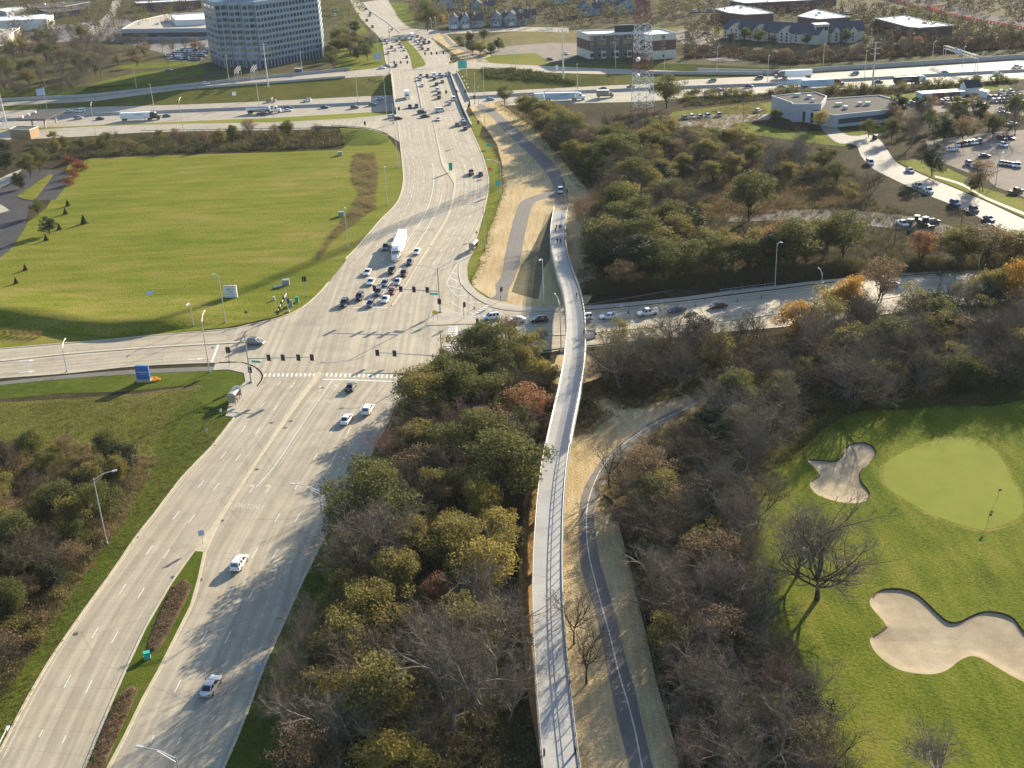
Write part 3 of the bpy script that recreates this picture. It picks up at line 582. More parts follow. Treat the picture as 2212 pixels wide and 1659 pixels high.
# lettering and arrows on the road
def text_mesh(body,size=1.0):
    cu=bpy.data.curves.new('lettering','FONT'); cu.body=body; cu.size=size; cu.resolution_u=2; cu.align_x='CENTER'; cu.align_y='CENTER'
    o=bpy.data.objects.new('lettering',cu); COL.objects.link(o); bpy.context.view_layer.update()
    me=bpy.data.meshes.new_from_object(o.evaluated_get(bpy.context.evaluated_depsgraph_get())); bpy.data.objects.remove(o); return me
def on_road(me,c,fwd,sx,sy,z,mat,name):
    """lay a flat mesh on the road, its up pointing along fwd"""
    f=np.array(fwd[:2]); f=f/np.linalg.norm(f); r_=np.array([f[1],-f[0]])
    for v in me.vertices:
        x,y=v.co.x*sx,v.co.y*sy; v.co=(c[0]+r_[0]*x+f[0]*y,c[1]+r_[1]*x+f[1]*y,z)
    me.materials.clear(); me.materials.append(M(mat)); o=put(name,me); o['kind']='structure'; return o
dN=W1('D',1700,1450)-W1('D',1540,1640); dN=dN/np.linalg.norm(dN)
for c in (W1('D',1570,1622),W1('D',1665,1630)):on_road(text_mesh('ONLY',1.0),c,dN,1.1,2.4,0.075,'worn_line','road_lettering')
for c in (W1('D',2025,945),W1('D',2130,945)):on_road(text_mesh('ONLY',1.0),c,dN,1.15,2.6,0.075,'worn_line','road_lettering')
on_road(text_mesh('ONLY',1.0),W1('E',300,950),dN,1.0,2.4,0.075,'worn_line','road_lettering')
for c in (W1('b1',1062,1350),W1('b1',1160,1350)):on_road(text_mesh('ONLY',1.0),c,W1('b1',1090,1250)-W1('b1',1140,1400),1.15,2.8,0.075,'white_line','road_lettering')
for c in (W1('D',1080,660),W1('D',180,710)):on_road(text_mesh('ONLY',1.0),c,W1('D',1100,655)-W1('D',900,672),1.15,2.6,0.075,'white_line','road_lettering')
def arrow_mesh(turn=0):
    P=[(-0.16,-1.6),(0.16,-1.6),(0.16,0.3),(-0.16,0.3)]; F=[(0,1,2,3)]; V=P[:]
    if turn==0:V+=[(-0.55,0.3),(0.55,0.3),(0,1.6)]; F.append((4,5,6))
    else:
        s=turn; V+=[(-0.16,0.3),(0.16,0.3),(s*0.12+0.1,0.72),(s*0.12-0.1,0.42),(s*0.5,0.92),(s*0.5,0.6),(s*0.5,0.2),(s*0.5,1.32),(s*1.35,0.76)]; F+=[(4,5,6,7),(7,6,8,9),(10,11,12)]
    me=bpy.data.meshes.new('arrow'); me.from_pydata([(x,y,0) for x,y in V],[],F); return me
for c,t_ in ((W1('D',1640,1505),-1),(W1('D',1745,1505),-1),(W1('D',2085,860),-1),(W1('D',2185,850),-1)):on_road(arrow_mesh(t_),c,dN,0.95,1.15,0.075,'worn_line','road_arrow')
for c in (W1('D',1270,670),W1('D',180,752),W1('D',180,680)):on_road(arrow_mesh(0),c,W1('D',1100,655)-W1('D',900,672),1.3,1.3,0.075,'white_line','road_arrow')
for c in (W1('F',400,340),W1('F',270,385),W1('E',1650,425)):on_road(arrow_mesh(1),c,W1('F',200,350)-W1('F',500,320),1.3,1.4,0.075,'white_line','road_arrow')
# drains and covers, single iron lids set in the concrete
for k,(rg,x,y) in enumerate([('G',490,793),('G',883,165),('G',1122,424),('G',1298,442),('G',1437,58),('G',1945,480),('D',1885,1072),('D',1848,1115),('D',1665,1385),('D',1380,1227),('D',1760,1083),('D',2088,856),('m2',1120,1258),('m2',1450,1315),('m2',935,350),('m1',1630,932),('q',1465,1078),('q',1130,850),('E',430,1005)]):
    p=W1(rg,x,y); m=MB(); n_=12
    m.add([(0.45*math.cos(i*2*math.pi/n_),0.45*math.sin(i*2*math.pi/n_),0) for i in range(n_)],[tuple(range(n_))])
    o=m.build('drain_cover','iron'); o.location=(p[0],p[1],0.172 if rg=='m2' else 0.078); o.rotation_euler=(0,0,0); o['kind']='structure'
def puddle(rg,pts):sheet('puddle',[tuple(p) for p in catmull(W(rg,pts),4,True)],0.05,'water')
puddle('D',[(945,240),(970,228),(1003,232),(985,250),(955,255)]); puddle('D',[(920,318),(945,305),(975,318),(940,330)])

# ------------------------------------------------------------------ golf course, a little above the wood floor
GZ=1.0
b1_=[(1070,1225),(1160,1205),(1225,1225),(1255,1270),(1235,1320),(1180,1370),(1150,1410),(1160,1460),(1200,1510),(1215,1550),(1180,1590),(1100,1602),(1000,1590),(880,1550),(825,1490),(840,1450),(870,1430),(880,1400),(830,1350),(815,1318),(900,1320),(990,1325),(1030,1290)]
b2_=[(1215,570),(1250,520),(1320,495),(1420,495),(1510,525),(1580,580),(1650,650),(1720,705),(1790,708),(1850,680),(1920,650),(1990,640),(2080,655),(2150,690),(2212,770),(2290,830),(2380,860),(2400,1010),(2300,1110),(2212,1100),(2130,1060),(2010,990),(1930,945),(1860,935),(1790,965),(1720,1020),(1640,1048),(1530,1048),(1400,1020),(1290,950),(1230,880),(1215,820),(1260,785),(1310,745),(1310,720),(1260,660),(1220,610)]
BK=[catmull(W('F',b1_,GZ),3,True),catmull(W('I',b2_,GZ),3,True)]
lawn_edge=W('F',[(2900,800),(2500,880),(2212,930),(2000,975),(1800,965),(1560,975),(1400,1000),(1200,990),(1040,1040),(900,1130),(780,1250),(560,1400),(420,1560),(400,1760),(430,1960),(480,2260),(560,2500),(660,2720),(740,2860),(820,3060),(940,3220),(1010,3330),(1100,3700),(3400,3700),(3400,800)],GZ)
GREEN=catmull(W('F',[(1740,1187),(1900,1195),(2000,1240),(2070,1320),(2130,1440),(2190,1560),(2200,1659),(2140,1720),(1990,1764),(1880,1764),(1700,1708),(1590,1665),(1430,1572),(1330,1500),(1300,1410),(1330,1330),(1450,1262),(1600,1205)],GZ),4,True)
sheet('golf_lawn',[[tuple(p) for p in lawn_edge]]+[[tuple(p) for p in b] for b in BK],GZ,'golf',skirt=1.0)
gc=sum(GREEN)/len(GREEN); sheet('golf_fringe',[tuple(gc+(p-gc)*1.06) for p in GREEN],GZ+0.012,'lawn'); sheet('putting_green',[tuple(p) for p in GREEN],GZ+0.024,'putting')
for k,b in enumerate(BK):
    c=sum(b)/len(b); N=len(b); m=MB(); P=np.array(b)
    T=np.roll(P,-1,0)-np.roll(P,1,0); nn=np.stack([-T[:,1],T[:,0],T[:,0]*0],1); nn /=np.linalg.norm(nn,axis=1,keepdims=True)
    ar=sum(P[i][0]*P[(i+1)% N][1]-P[(i+1)% N][0]*P[i][1] for i in range(N)); nn*=(1 if ar>0 else -1)
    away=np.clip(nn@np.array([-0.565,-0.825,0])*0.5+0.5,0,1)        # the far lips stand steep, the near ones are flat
    for dn_,df_,zn_,zf_ in ((0,0,0,0),(.5,.15,-.07,-.28),(1.2,.5,-.2,-.34),(2.1,1.0,-.36,-.36)):
        Q=P+nn*(dn_+(df_-dn_)*away[:,None]); m.v.extend([(q_[0],q_[1],GZ+zn_+(zf_-zn_)*a_) for q_,a_ in zip(Q,away)])
    for j in range(3):
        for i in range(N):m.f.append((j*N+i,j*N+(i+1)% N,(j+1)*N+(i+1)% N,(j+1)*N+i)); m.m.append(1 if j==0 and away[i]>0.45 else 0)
    last=[Vector((m.v[3*N+i][0],m.v[3*N+i][1],0)) for i in range(N)]
    for t_ in tessellate_polygon([last]):m.f.append(tuple(3*N+i for i in t_)); m.m.append(0)
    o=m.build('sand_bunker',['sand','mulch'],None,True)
    for f in o.data.polygons:
        if f.normal.z<0:f.flip()
    tag(o,['small hourglass shaped sand bunker left of the putting green','large lobed sand bunker below the putting green at the right edge'][k],'sand bunker','sand bunkers')
# ------------------------------------------------------------------ the footbridge
DL=[('n',920,330,.25),('n',880,560,.9),('n',855,760,1.5),('n',850,950,2.2),('n',870,1150,2.9),('n',920,1350,3.7),('n',990,1659,4.7),('r',1160,150,5.2),('r',1210,330,5.8),('r',1240,500,6.3),('r',1255,700,6.7),('r',1255,900,6.9),('r',1240,1100,6.9),('r',1190,1380,6.8),('r',1130,1659,6.6),('E',1350,1150,6.0),('E',1310,1350,5.6),('E',1280,1600,5.1),('H',1255,300,4.5),('H',1250,600,4.1),('H',1258,850,3.8),('H',1275,1150,3.4),('H',1320,1659,3.0),('H',1365,2000,2.8)]
DR=[('n',1145,350,.25),('n',1100,570,.9),('n',1080,770,1.5),('n',1085,960,2.2),('n',1120,1160,2.9),('n',1190,1380,3.7),('n',1280,1680,4.7),('r',1370,180,5.2),('r',1420,370,5.8),('r',1455,560,6.3),('r',1472,750,6.7),('r',1475,950,6.9),('r',1465,1150,6.9),('r',1440,1400,6.8),('r',1400,1659,6.6),('E',1490,1150,6.0),('E',1455,1350,5.6),('E',1430,1600,5.1),('H',1420,300,4.5),('H',1425,600,4.1),('H',1445,880,3.8),('H',1475,1180,3.4),('H',1530,1680,3.0),('H',1580,2020,2.8)]
dl=[W1(r_,x,y,z) for r_,x,y,z in DL]; dr=[W1(r_,x,y,z) for r_,x,y,z in DR]
NB_=150
DLc,DRc=resample(catmull(dl,6),NB_),resample(catmull(dr,6),NB_)
DC=(DLc+DRc)/2; wd=np.linalg.norm(DLc-DRc,axis=1)
DC=np.array([DC[max(0,i-4):i+5].mean(axis=0) for i in range(NB_)])              # iron out the measuring noise
T_=np.gradient(DC,axis=0)[:,:2]; NN=np.stack([-T_[:,1],T_[:,0]],1); NN /=np.linalg.norm(NN,axis=1,keepdims=True)
if (NN[70]@(DLc[70]-DC[70])[:2])<0:NN=-NN
HW=2.2
def side(s_,z=0.0):return np.concatenate([DC[:,:2]+NN*s_,DC[:,2:3]+z],axis=1)
DS=np.concatenate([[0],np.cumsum(np.linalg.norm(np.diff(DC,axis=0),axis=1))])
FB=thing('footbridge',(float(DC[90,0]),float(DC[90,1]),0),'long curving concrete footbridge with railings crossing over the side road','footbridge')
FB.location=(0,0,0)
deck=ribbon('deck',side(HW),side(-HW),'bridge_concrete',0,NB_,None,FB,smooth=False)
gb=MB()
for a,b_ in ((HW,HW+0.28),(-HW-0.28,-HW)):                                        # raised edge beams
    gb.sweep(DC,[(a,-0.55),(b_,-0.55),(b_,0.16),(a,0.16)] if NN[70]@ np.array([-T_[70,1],T_[70,0]])>0 else [(-a,-0.55),(-b_,-0.55),(-b_,0.16),(-a,0.16)])
gb.build('edge_beam','bridge_concrete',FB)
gi_=MB(); gi_.sweep(DC[28:],[(-1.7,-1.5),(1.7,-1.5),(2.2,-0.05),(-2.2,-0.05)]); gi_.build('girder','barrier',FB)
for i in list(range(36,NB_,9)):                                                       # piers
    p=DC[i]
    if 52<i<64:continue
    MB().box((p[0],p[1],(p[2]-1.5)/2),(1.3,1.3,p[2]-1.5),math.atan2(T_[i,1],T_[i,0])).build('pier','barrier',FB)
# approach walls at the far end, where the path climbs
ew=MB(); ew.sweep(DC[:30],[(-HW-.3,-3),(HW+.3,-3),(HW+.3,-0.06),(-HW-.3,-0.06)]); ew.build('approach_wall','barrier',FB)
def dpos(s,sd,z=0.0):
    x=np.interp(s,DS,DC[:,0]); y=np.interp(s,DS,DC[:,1]); zz=np.interp(s,DS,DC[:,2])
    nx=np.interp(s,DS,NN[:,0]); ny=np.interp(s,DS,NN[:,1])
    return Vector((x+nx*sd,y+ny*sd,zz+z))
iF=int(np.argmin([abs(proj(p)[1]-(553+1240/3)) for p in DC])); SF=DS[iF]          # where the tall screen ends
i0=int(np.argmin([abs(proj(p)[1]-(406.6+1000/8)) for p in DC])); S0=DS[i0]
Lall=DS[-1]
post_low=MB().b2(-0.055,0.055,-0.055,0.055,0,1.3).mesh('post','rail_dark')
post_high=MB(); post_high.b2(-0.05,0.05,-0.05,0.05,0,1.35); post_high=post_high.mesh('post','rail_dark')
for sd in (HW+0.1,-HW-0.1):
    rail=MB(); s=0.0; nr='railing'
    top=[dpos(s_,sd,1.35) for s_ in np.arange(0,Lall,2.0)]
    for s0_,s1_ in ((0.0,S0),(SF,Lall-0.5)):
        rail=MB()
        for z in (1.05,1.38):rail.tube([dpos(x,sd,z) for x in np.append(np.arange(s0_,s1_,2.0),s1_)],0.05 if z<1.3 else 0.065,4)
        for x in np.arange(s0_+0.3,s1_,2.6):rail.bar(dpos(x,sd,1.0),dpos(x,sd,1.39),0.05)
        ro=rail.build('railing','rail_dark',FB)
        for x in np.arange(s0_+0.3,s1_,2.6):put('post',post_low,ro,dpos(x,sd,0.1))
    sc=MB()                                                                          # tall screen over the road: close pickets curving inwards at the top
    s_=S0
    while s_<SF:
        a=dpos(s_,sd,0.1); sg=-1 if sd>0 else 1
        lo=dpos(s_,sd,1.15); md=dpos(s_,sd+sg*0.05,1.55); hi=dpos(s_,sd+sg*0.2,1.9)
        sc.bar(a,lo,0.045,0.02)
        if int(round((s_-S0)/0.11))% 6<3:sc.bar(lo,md,0.05,0.02); sc.bar(md,hi,0.05,0.02)
        s_+=0.11
    so=sc.build('screen_pickets','galv',FB); so['kind']='stuff'
    r2=MB()
    for z in (0.2,0.7,1.15):r2.tube([dpos(x,sd,z) for x in np.arange(S0,SF,2.0)],0.04,4)
    r3=r2.build('screen_rail','galv',FB)
    for s_ in np.arange(S0,SF,2.6):put('post',post_high,r3,dpos(s_,sd,0.1))
# viewing bay hanging off the east side over the road
ib=int(np.argmin([abs(proj(p)[1]-(582.8+840/6)) for p in DC])); pb=DC[ib]; tb=np.append(T_[ib]/np.linalg.norm(T_[ib]),0); nb=np.append(NN[ib],0)
bay=[pb-nb*2.3-tb*3.2,pb-nb*4.6-tb*1.6,pb-nb*4.6+tb*1.6,pb-nb*2.3+tb*3.2]
bm=MB(); bm.prism([tuple(p[:2]) for p in bay],pb[2]-0.4,pb[2]+0.005,bottom=True); bo=bm.build('viewing_bay','barrier',FB)
bf=MB()
for a,b_ in zip(bay[:-1],bay[1:]):
    n_=int(np.linalg.norm(b_-a)/0.12)
    for k in range(n_+1):
        p=a+(b_-a)*k/max(n_,1); bf.bar(tuple(p),tuple(p+np.array([0,0,2.2])),0.035,0.035)
    for z in (0.1,1.1,2.2):bf.bar(tuple(a+np.array([0,0,z])),tuple(b_+np.array([0,0,z])),0.06)
bfo=bf.build('bay_fence','black',bo)
# two more small railings set into the plain rail near the lens
for sd,px in ((HW-0.2,(1340,1570)),(-HW+0.2,(1495,1560))):
    i=int(np.argmin([abs(proj(p)[1]-(1106+px[1]/3)) for p in DC])); p=dpos(DS[i],sd,0.0)
    MB().box((p[0],p[1],p[2]+0.5),(0.25,0.25,1.0)).build('marker_post','black',FB)
# ------------------------------------------------------------------ buildings
plain('office_band',(0.23,0.30,0.37),0.45,0.1,var=0.08); plain('office_core',(0.05,0.07,0.085),0.3)
def glass(name,col,rough=0.08):
    m,n,l,b=_base(name); b.inputs['Base Color'].default_value=(*col,1); b.inputs['Roughness'].default_value=rough; b.inputs['Specular IOR Level'].default_value=0.9
    oi=n.new('ShaderNodeObjectInfo'); r=ramp(n,l,oi.outputs['Random'],[(0.0,tuple(c*0.45 for c in col)),(0.6,col),(1.0,tuple(c*2.2 for c in col))]); l.new(r.outputs[0],b.inputs['Base Color'])
    return m
glass('office_glass',(0.025,0.060,0.085)); glass('dark_glass',(0.03,0.035,0.045))
plain('roof_white',(0.78,0.78,0.76),0.6,var=0.08,scale=0.2); plain('roof_beige',(0.42,0.38,0.31),0.9,0,0.1,var=0.15,scale=0.2); plain('roof_grey',(0.10,0.095,0.09),0.95,0,0.05,var=0.2,scale=0.25)
plain('roof_brown',(0.12,0.095,0.075),0.95,0,0.05,var=0.2,scale=0.2); plain('shingle',(0.085,0.09,0.105),0.95,0,0.05,var=0.25,scale=1.0); plain('wall_cream',(0.52,0.48,0.41),0.8,var=0.06)
plain('wall_white',(0.66,0.65,0.62),0.75,var=0.05); plain('wall_grey',(0.36,0.37,0.38),0.8,var=0.1,scale=0.5); plain('wall_blue',(0.30,0.34,0.38),0.8,var=0.08)
plain('brick_dark',(0.12,0.065,0.055),0.85,var=0.2,scale=2); plain('brick_tan',(0.34,0.21,0.12),0.85,var=0.2,scale=2); plain('wall_dark',(0.10,0.09,0.09),0.8,var=0.15)
plain('wall_pale',(0.42,0.44,0.46),0.75,var=0.05); plain('trim_light',(0.5,0.5,0.49),0.6); plain('vent_metal',(0.5,0.5,0.5),0.5,0.4)
def facing(a,b):                                   # angle of the line a->b
    return math.atan2(b[1]-a[1],b[0]-a[0])
def win_mesh(w,h,frame=0.09,mats=('dark_glass','trim_light')):
    m=MB(); m.b2(-w/2,w/2,-0.05,0.02,0,h,0)
    for x0,x1,z0,z1 in ((-w/2,w/2,h-frame,h),(-w/2,w/2,0,frame),(-w/2,-w/2+frame,frame,h-frame),(w/2-frame,w/2,frame,h-frame)):m.b2(x0,x1,-0.1,0.02,z0,z1,1)
    return m.mesh('window',list(mats))
def pane_mesh(w,h,mat='office_glass'):
    return MB().b2(-w/2,w/2,-0.06,0.02,0,h).mesh('window',mat)
def on_wall(name,me,parent,a,b,f,z,out=0.0):
    """set a piece on the wall running from a to b (camera side to the right of a->b), a fraction f along"""
    p=np.array(a)+(np.array(b)-np.array(a))*f; d=(np.array(b)-np.array(a))[:2]; d=d/np.linalg.norm(d); n_=np.array([d[1],-d[0]])
    return put(name,me,parent,(p[0]+n_[0]*out,p[1]+n_[1]*out,z),facing(a,b))
# office tower
p0,p1,p2,p3=(W1('a1',x,y) for x,y in ((466,800),(612,878),(1128,888),(1908,738)))
HT=hgt(p2,(379.5+1045/6,40/6)); zf=hgt(p2,(379.5+1115/6,775/6)); fl=(HT-1.2-zf)/9
OT=thing('office_tower',(0,0,0),'eleven storey blue grey glass office tower with zigzag front beside the motorway','office building')
mid=[]; nb3=3
dv=(p2-p1); nrm=np.array([dv[1],-dv[0],0])/np.linalg.norm(dv)
for k in range(nb3):
    a=p1+dv*(k/nb3); b_=p1+dv*((k+0.62)/nb3)+nrm*-3.2; mid+=[a,b_]
chain=[p0]+mid+[p2,p3]
back=[p3+np.array([-4,42,0]),p0+np.array([38,54,0])]
foot=[tuple(p[:2]) for p in chain+back]
core=MB(); core.prism(foot,0,HT-0.3); core.build('core','office_core',OT)
cpos=np.array(foot).mean(axis=0)
for j in range(10):                                  # spandrel band under each floor, and the parapet
    z0=zf+j*fl-0.75 if j<9 else HT-1.5; z1=zf+j*fl+0.75 if j<9 else HT+0.6
    big=[tuple(cpos+(np.array(p)-cpos)*1.006) for p in foot]; MB().prism(big,z0,z1,bottom=True).build('spandrel','office_band',OT)
segs=list(zip(chain[:-1],chain[1:])); nwin=[3]+[2,2]*nb3+[19]; nwin[2]=1; nwin[6]=2
for (a,b_),nw in zip(segs,nwin):
    Ls=np.linalg.norm(b_-a); pw=Ls/nw; me=pane_mesh(pw*0.76,fl-1.75)
    mu=MB().b2(-pw*0.11,pw*0.11,-0.22,0.05,zf,HT-1.5).mesh('mullion','office_band')
    col=MB().b2(-0.3,0.3,-0.3,0.3,0,zf).mesh('column','office_band')
    for i in range(nw):
        for j in range(9):on_wall('window',me,OT,a,b_,(i+0.5)/nw,zf+j*fl+0.85,0.08)
    for i in range(nw+1):on_wall('mullion',mu,OT,a,b_,i/nw,0,0.02)
    for i in range(nw):on_wall('column',col,OT,a,b_,(i+0.5)/nw,0,0.9)
ph=[tuple(p) for p in (np.array(foot)-cpos)*0.62+cpos]; MB().prism(ph,HT-0.3,HT+6).build('penthouse','wall_grey',OT)
MB().box((p0[0]+22,p0[1]+6,HT+1.5),(5,4,3)).build('rooftop_unit','wall_white',OT)
# flat roofed blocks: roof outline as measured at roof level
def flat(name,reg,roof,h,label,wall,top,base=0.0,parapet=0.5,bands=(),clut=0,par=None,seed=1):
    P=[ground(p,base+h) for p in K(reg,roof)]; foot_=[tuple(p[:2]) for p in P]
    T=par or thing(name,(0,0,0),label,'building')
    m=MB(); m.prism(foot_,base-0.5,base+h,0); m.build('wall',wall,T)
    ro=sheet('roof',[(*p,0) for p in foot_],base+h+0.03,top,None,parent=T)
    if parapet:
        pr=MB(); pr.sweep([np.array([*p,base+h]) for p in foot_],[(-0.2,-0.1),(0.2,-0.1),(0.2,parapet),(-0.2,parapet)],0,True); pr.build('parapet','trim_light',T)
    c=np.array(foot_).mean(axis=0); rr=random.Random(seed)
    for z0,z1,mt in bands:
        big=[tuple(c+(np.array(p)-c)*1.004) for p in foot_]; MB().prism(big,base+z0,base+z1).build('facade_band',mt,T)
    for k in range(clut):
        i=rr.randrange(len(foot_)); f=rr.uniform(0.15,0.7); q_=c+(np.array(foot_[i])-c)*f
        MB().box((q_[0],q_[1],base+h+0.7),(rr.uniform(1,3),rr.uniform(1,2.5),1.4)).build('rooftop_unit','vent_metal',T)
    return T,foot_
T,_=flat('warehouse','c1',[(370,120),(680,72),(900,110),(1130,175),(760,195),(540,170)],6.5,'low warehouse with bright white roof behind the gabled inn, left of two','brick_dark','roof_white',clut=1)
T,_=flat('warehouse','c1',[(1440,215),(1680,125),(2120,225),(1720,252)],6.5,'low warehouse with cream white roof and two dark roof units beyond the inn','brick_dark','roof_white',clut=2,seed=4)
T,_=flat('warehouse','c2',[(280,240),(660,210),(920,265),(1290,335),(850,365),(700,350)],6.5,'largest white roofed warehouse beside the closed motorway at upper right','brick_dark','roof_white',clut=3,seed=3)
T,_=flat('warehouse','c1',[(560,10),(1000,-40),(1950,-45),(1600,5),(760,45)],6.5,'white roofed warehouse at the top edge above the inn','brick_dark','roof_white')
T,ft=flat('office_block','A',[(790,192),(880,140),(1090,92),(1345,78),(1390,178),(1340,185)],7.5,'wide low office block with pale gravel roof left of the glass tower','wall_blue','roof_beige',clut=5,bands=((2.0,5.0,'dark_glass'),),seed=9)
flat('rooftop_hall','A',[(1105,100),(1335,85),(1345,128),(1140,135)],3.5,'','wall_white','roof_white',base=7.5,par=T)
flat('factory_building','A',[(-60,112),(140,104),(290,92),(345,98),(300,125),(140,132),(-60,140)],8,'white walled industrial building with a pale roof at far left','wall_white','roof_white',clut=2)
flat('low_building','A',[(-60,190),(130,178),(60,228),(-60,260)],6,'tan roofed low building at the left edge below the white factory','wall_cream','roof_beige',clut=1)
flat('brick_building','A',[(870,12),(1290,-6),(1300,2),(885,24)],7,'long dark brick building with thin white roof edge at the top left','brick_dark','roof_white')
flat('brick_building','A',[(180,32),(450,12),(585,14),(420,42),(200,55)],6,'brown roofed low building among trees in the upper left','wall_dark','roof_brown',clut=2)
flat('low_building','A',[(250,62),(480,48),(560,55),(330,85)],5,'dark grey roofed low building behind the white factory','wall_dark','roof_brown')
flat('low_building','A',[(-40,60),(140,42),(170,55),(40,80)],6,'grey blue roofed building in the top left corner','wall_grey','roof_white')
# hotel of brick bands
ha,hb=W1('b2',942,765),W1('b2',1620,740); hw=W1('b2',795,712); HH=hgt(ha,(1114.2+930/6,458/6))
HO=thing('hotel',(0,0,0),'four storey hotel with cream top and base and dark brick middle behind the mast','hotel')
bd=(hw-ha); bd[2]=0
def hblock(a,b,d,nm):
    ft_=[tuple(p[:2]) for p in (a,b,b+d,a+d)]
    for z0,z1,mt in ((0,HH*0.36,'wall_cream'),(HH*0.36,HH*0.78,'brick_dark'),(HH*0.78,HH,'wall_cream')):MB().prism(ft_,z0,z1).build('wall_band',mt,HO)
    sheet('roof',[(*p,0) for p in ft_],HH+0.03,'roof_white',None,parent=HO)
    MB().sweep([np.array([*p,HH]) for p in ft_],[(-0.2,-0.1),(0.2,-0.1),(0.2,0.7),(-0.2,0.7)],0,True).build('parapet','trim_light',HO)
hblock(ha,hb,bd,'w'); hc,hd=W1('b2',1712,778),W1('b2',2075,752); hblock(hc,hd,bd*1.2,'e'); hblock(hb+(hb-ha)*0.002+bd*0.35,hc+bd*0.3,bd*0.7,'m')
me=win_mesh(2.2,2.3,mats=('dark_glass','wall_cream')); dk=MB().b2(-2.4,2.4,-0.12,0.02,0,HH*0.95).mesh('dark_panel','wall_dark')
for k in range(4):on_wall('dark_panel',dk,HO,ha,hb,0.17+0.245*k,0.1,0.12)
for f in (0.07,0.215,0.30,0.46,0.54,0.705,0.785,0.95):
    for k in range(4):on_wall('window',me,HO,ha,hb,f,1.0+k*HH/4.05,0.25)
for k in range(4):on_wall('window',win_mesh(1.4,1.6) if k==0 else me,HO,hc,hd,0.55,1.0+k*HH/4.05,0.1)
MB().box((*((hb+hc)[:2]/2+bd[:2]*0.9),HH+2),(22,3,4),facing(ha,hb)).build('roof_screen','black',HO)
# grey flat roofed building by the motorway, a tall block and a wide one
bs=W1('C',985,828); GH=hgt(bs,(1474.7+985/3,752/3))
T,ft=flat('office_block','C',[(705,702),(985,752),(1405,708),(1452,673),(1272,622),(930,645),(890,690)],GH,'grey flat roofed office with dark ribbon windows beside the car lots at right','wall_pale','roof_grey',clut=5,seed=12)
flat('tall_part','C',[(578,626),(705,668),(715,680),(898,676),(932,628),(860,602),(720,612)],GH+2.5,'','wall_grey','roof_grey',par=T,clut=3,seed=5)
a,b_=[np.array([*ft[i],0]) for i in (1,2)]
rw=MB().b2(-np.linalg.norm(b_-a)*0.46,np.linalg.norm(b_-a)*0.46,-0.1,0.02,0,GH*0.42).mesh('ribbon_window','dark_glass')
for z in (GH*0.1,):on_wall('ribbon_window',rw,T,a,b_,0.52,z+GH*0.2,0.15)
a,b_=[np.array([*ft[i],0]) for i in (0,1)]
for f in (0.3,0.5):on_wall('door',win_mesh(2.0,4.5),T,a,b_,f,0.2,0.12)
# gabled inn
def gable(T,a,b,depth,h,rise,wall='wall_cream',rf='shingle',ov=0.5):
    """box with a pitched roof whose ridge runs from a to b"""
    a,b=np.array(a,float),np.array(b,float); d=(b-a)[:2]; L=np.linalg.norm(d); d=d/L; n_=np.array([-d[1],d[0]]); z0=a[2]
    def P(u,v,z):return (a[0]+d[0]*u+n_[0]*v,a[1]+d[1]*u+n_[1]*v,z0+z)
    m=MB(); m.add([P(0,0,-.5),P(L,0,-.5),P(L,depth,-.5),P(0,depth,-.5),P(0,0,h),P(L,0,h),P(L,depth,h),P(0,depth,h),P(0,depth/2,h+rise),P(L,depth/2,h+rise)],[(0,1,5,4),(1,2,6,9,5),(2,3,7,6),(3,0,4,8,7)]); m.build('wall',wall,T)
    e=rise*ov/(depth/2); r_=MB(); t=0.18
    for v0,s_ in ((-ov,1),(depth+ov,-1)):
        q=[P(-ov,v0,h-e),P(L+ov,v0,h-e),P(L+ov,depth/2,h+rise),P(-ov,depth/2,h+rise)]; w_=[(x,y,z+t) for x,y,z in q]
        r_.add(q+w_,[(0,1,2,3),(7,6,5,4),(0,4,5,1),(1,5,6,2),(3,2,6,7),(0,3,7,4)])
    r_.build('roof',rf,T); return P
def gable_front(T,a,b,depth,h,rise,**k):
    """the same with the gable end facing the line a-b"""
    a,b=np.array(a,float),np.array(b,float); d=(b-a); n_=np.array([-d[1],d[0],0])/np.linalg.norm(d)
    return gable(T,b,b+n_*depth,np.linalg.norm(d),h,rise,**k)
INN=thing('gabled_inn',(0,0,0),'long cream three storey inn with grey gabled roofs in front of white warehouses','inn')
ia,ib_=W1('c1',470,492),W1('c1',1700,582); IH=hgt(W1('c1',1290,552),(1482.8+1290/6,425/6))
gable(INN,ia,ib_,17,IH,5.0)
iw=win_mesh(1.3,1.5)
def infront(a,b,f0,f1,out):
    d=np.array(b)-np.array(a); n_=np.array([d[1],-d[0],0])/np.linalg.norm(d); return a+d*f0+n_*out,a+d*f1+n_*out
for f in (0.085,0.345,0.62):
    s_,e_=infront(ia,ib_,f,f+0.115,2.2); gable_front(INN,s_,e_,10,IH+0.6,3.2)
    for k in range(3):
        for g_ in (0.28,0.72):on_wall('window',iw,INN,s_,e_,g_,0.9+k*IH/3,0.08)
for f in (0.03,0.24,0.30,0.5,0.56,0.78,0.9):
    for k in range(3):on_wall('window',iw,INN,ia,ib_,f,0.9+k*IH/3,0.08)
ic,id_=W1('c1',1690,560),W1('c1',1790,560); ct=(ic+id_)/2
MB().box((ct[0],ct[1]+3,(IH+5)/2),(8,8,IH+5)).build('tower','wall_cream',INN); MB().box((ct[0],ct[1]+3,IH+5.2),(9,9,0.5)).build('tower_roof','trim_light',INN)
tw_=MB().b2(-1.6,1.6,-0.1,0.02,0,2.2).mesh('window','dark_glass')
for x in (-2,2):put('window',tw_,INN,(ct[0]+x,ct[1]-1.05,IH+1.8))
gable(INN,W1('c1',1790,545),W1('c1',2300,520),17,IH,5.0)
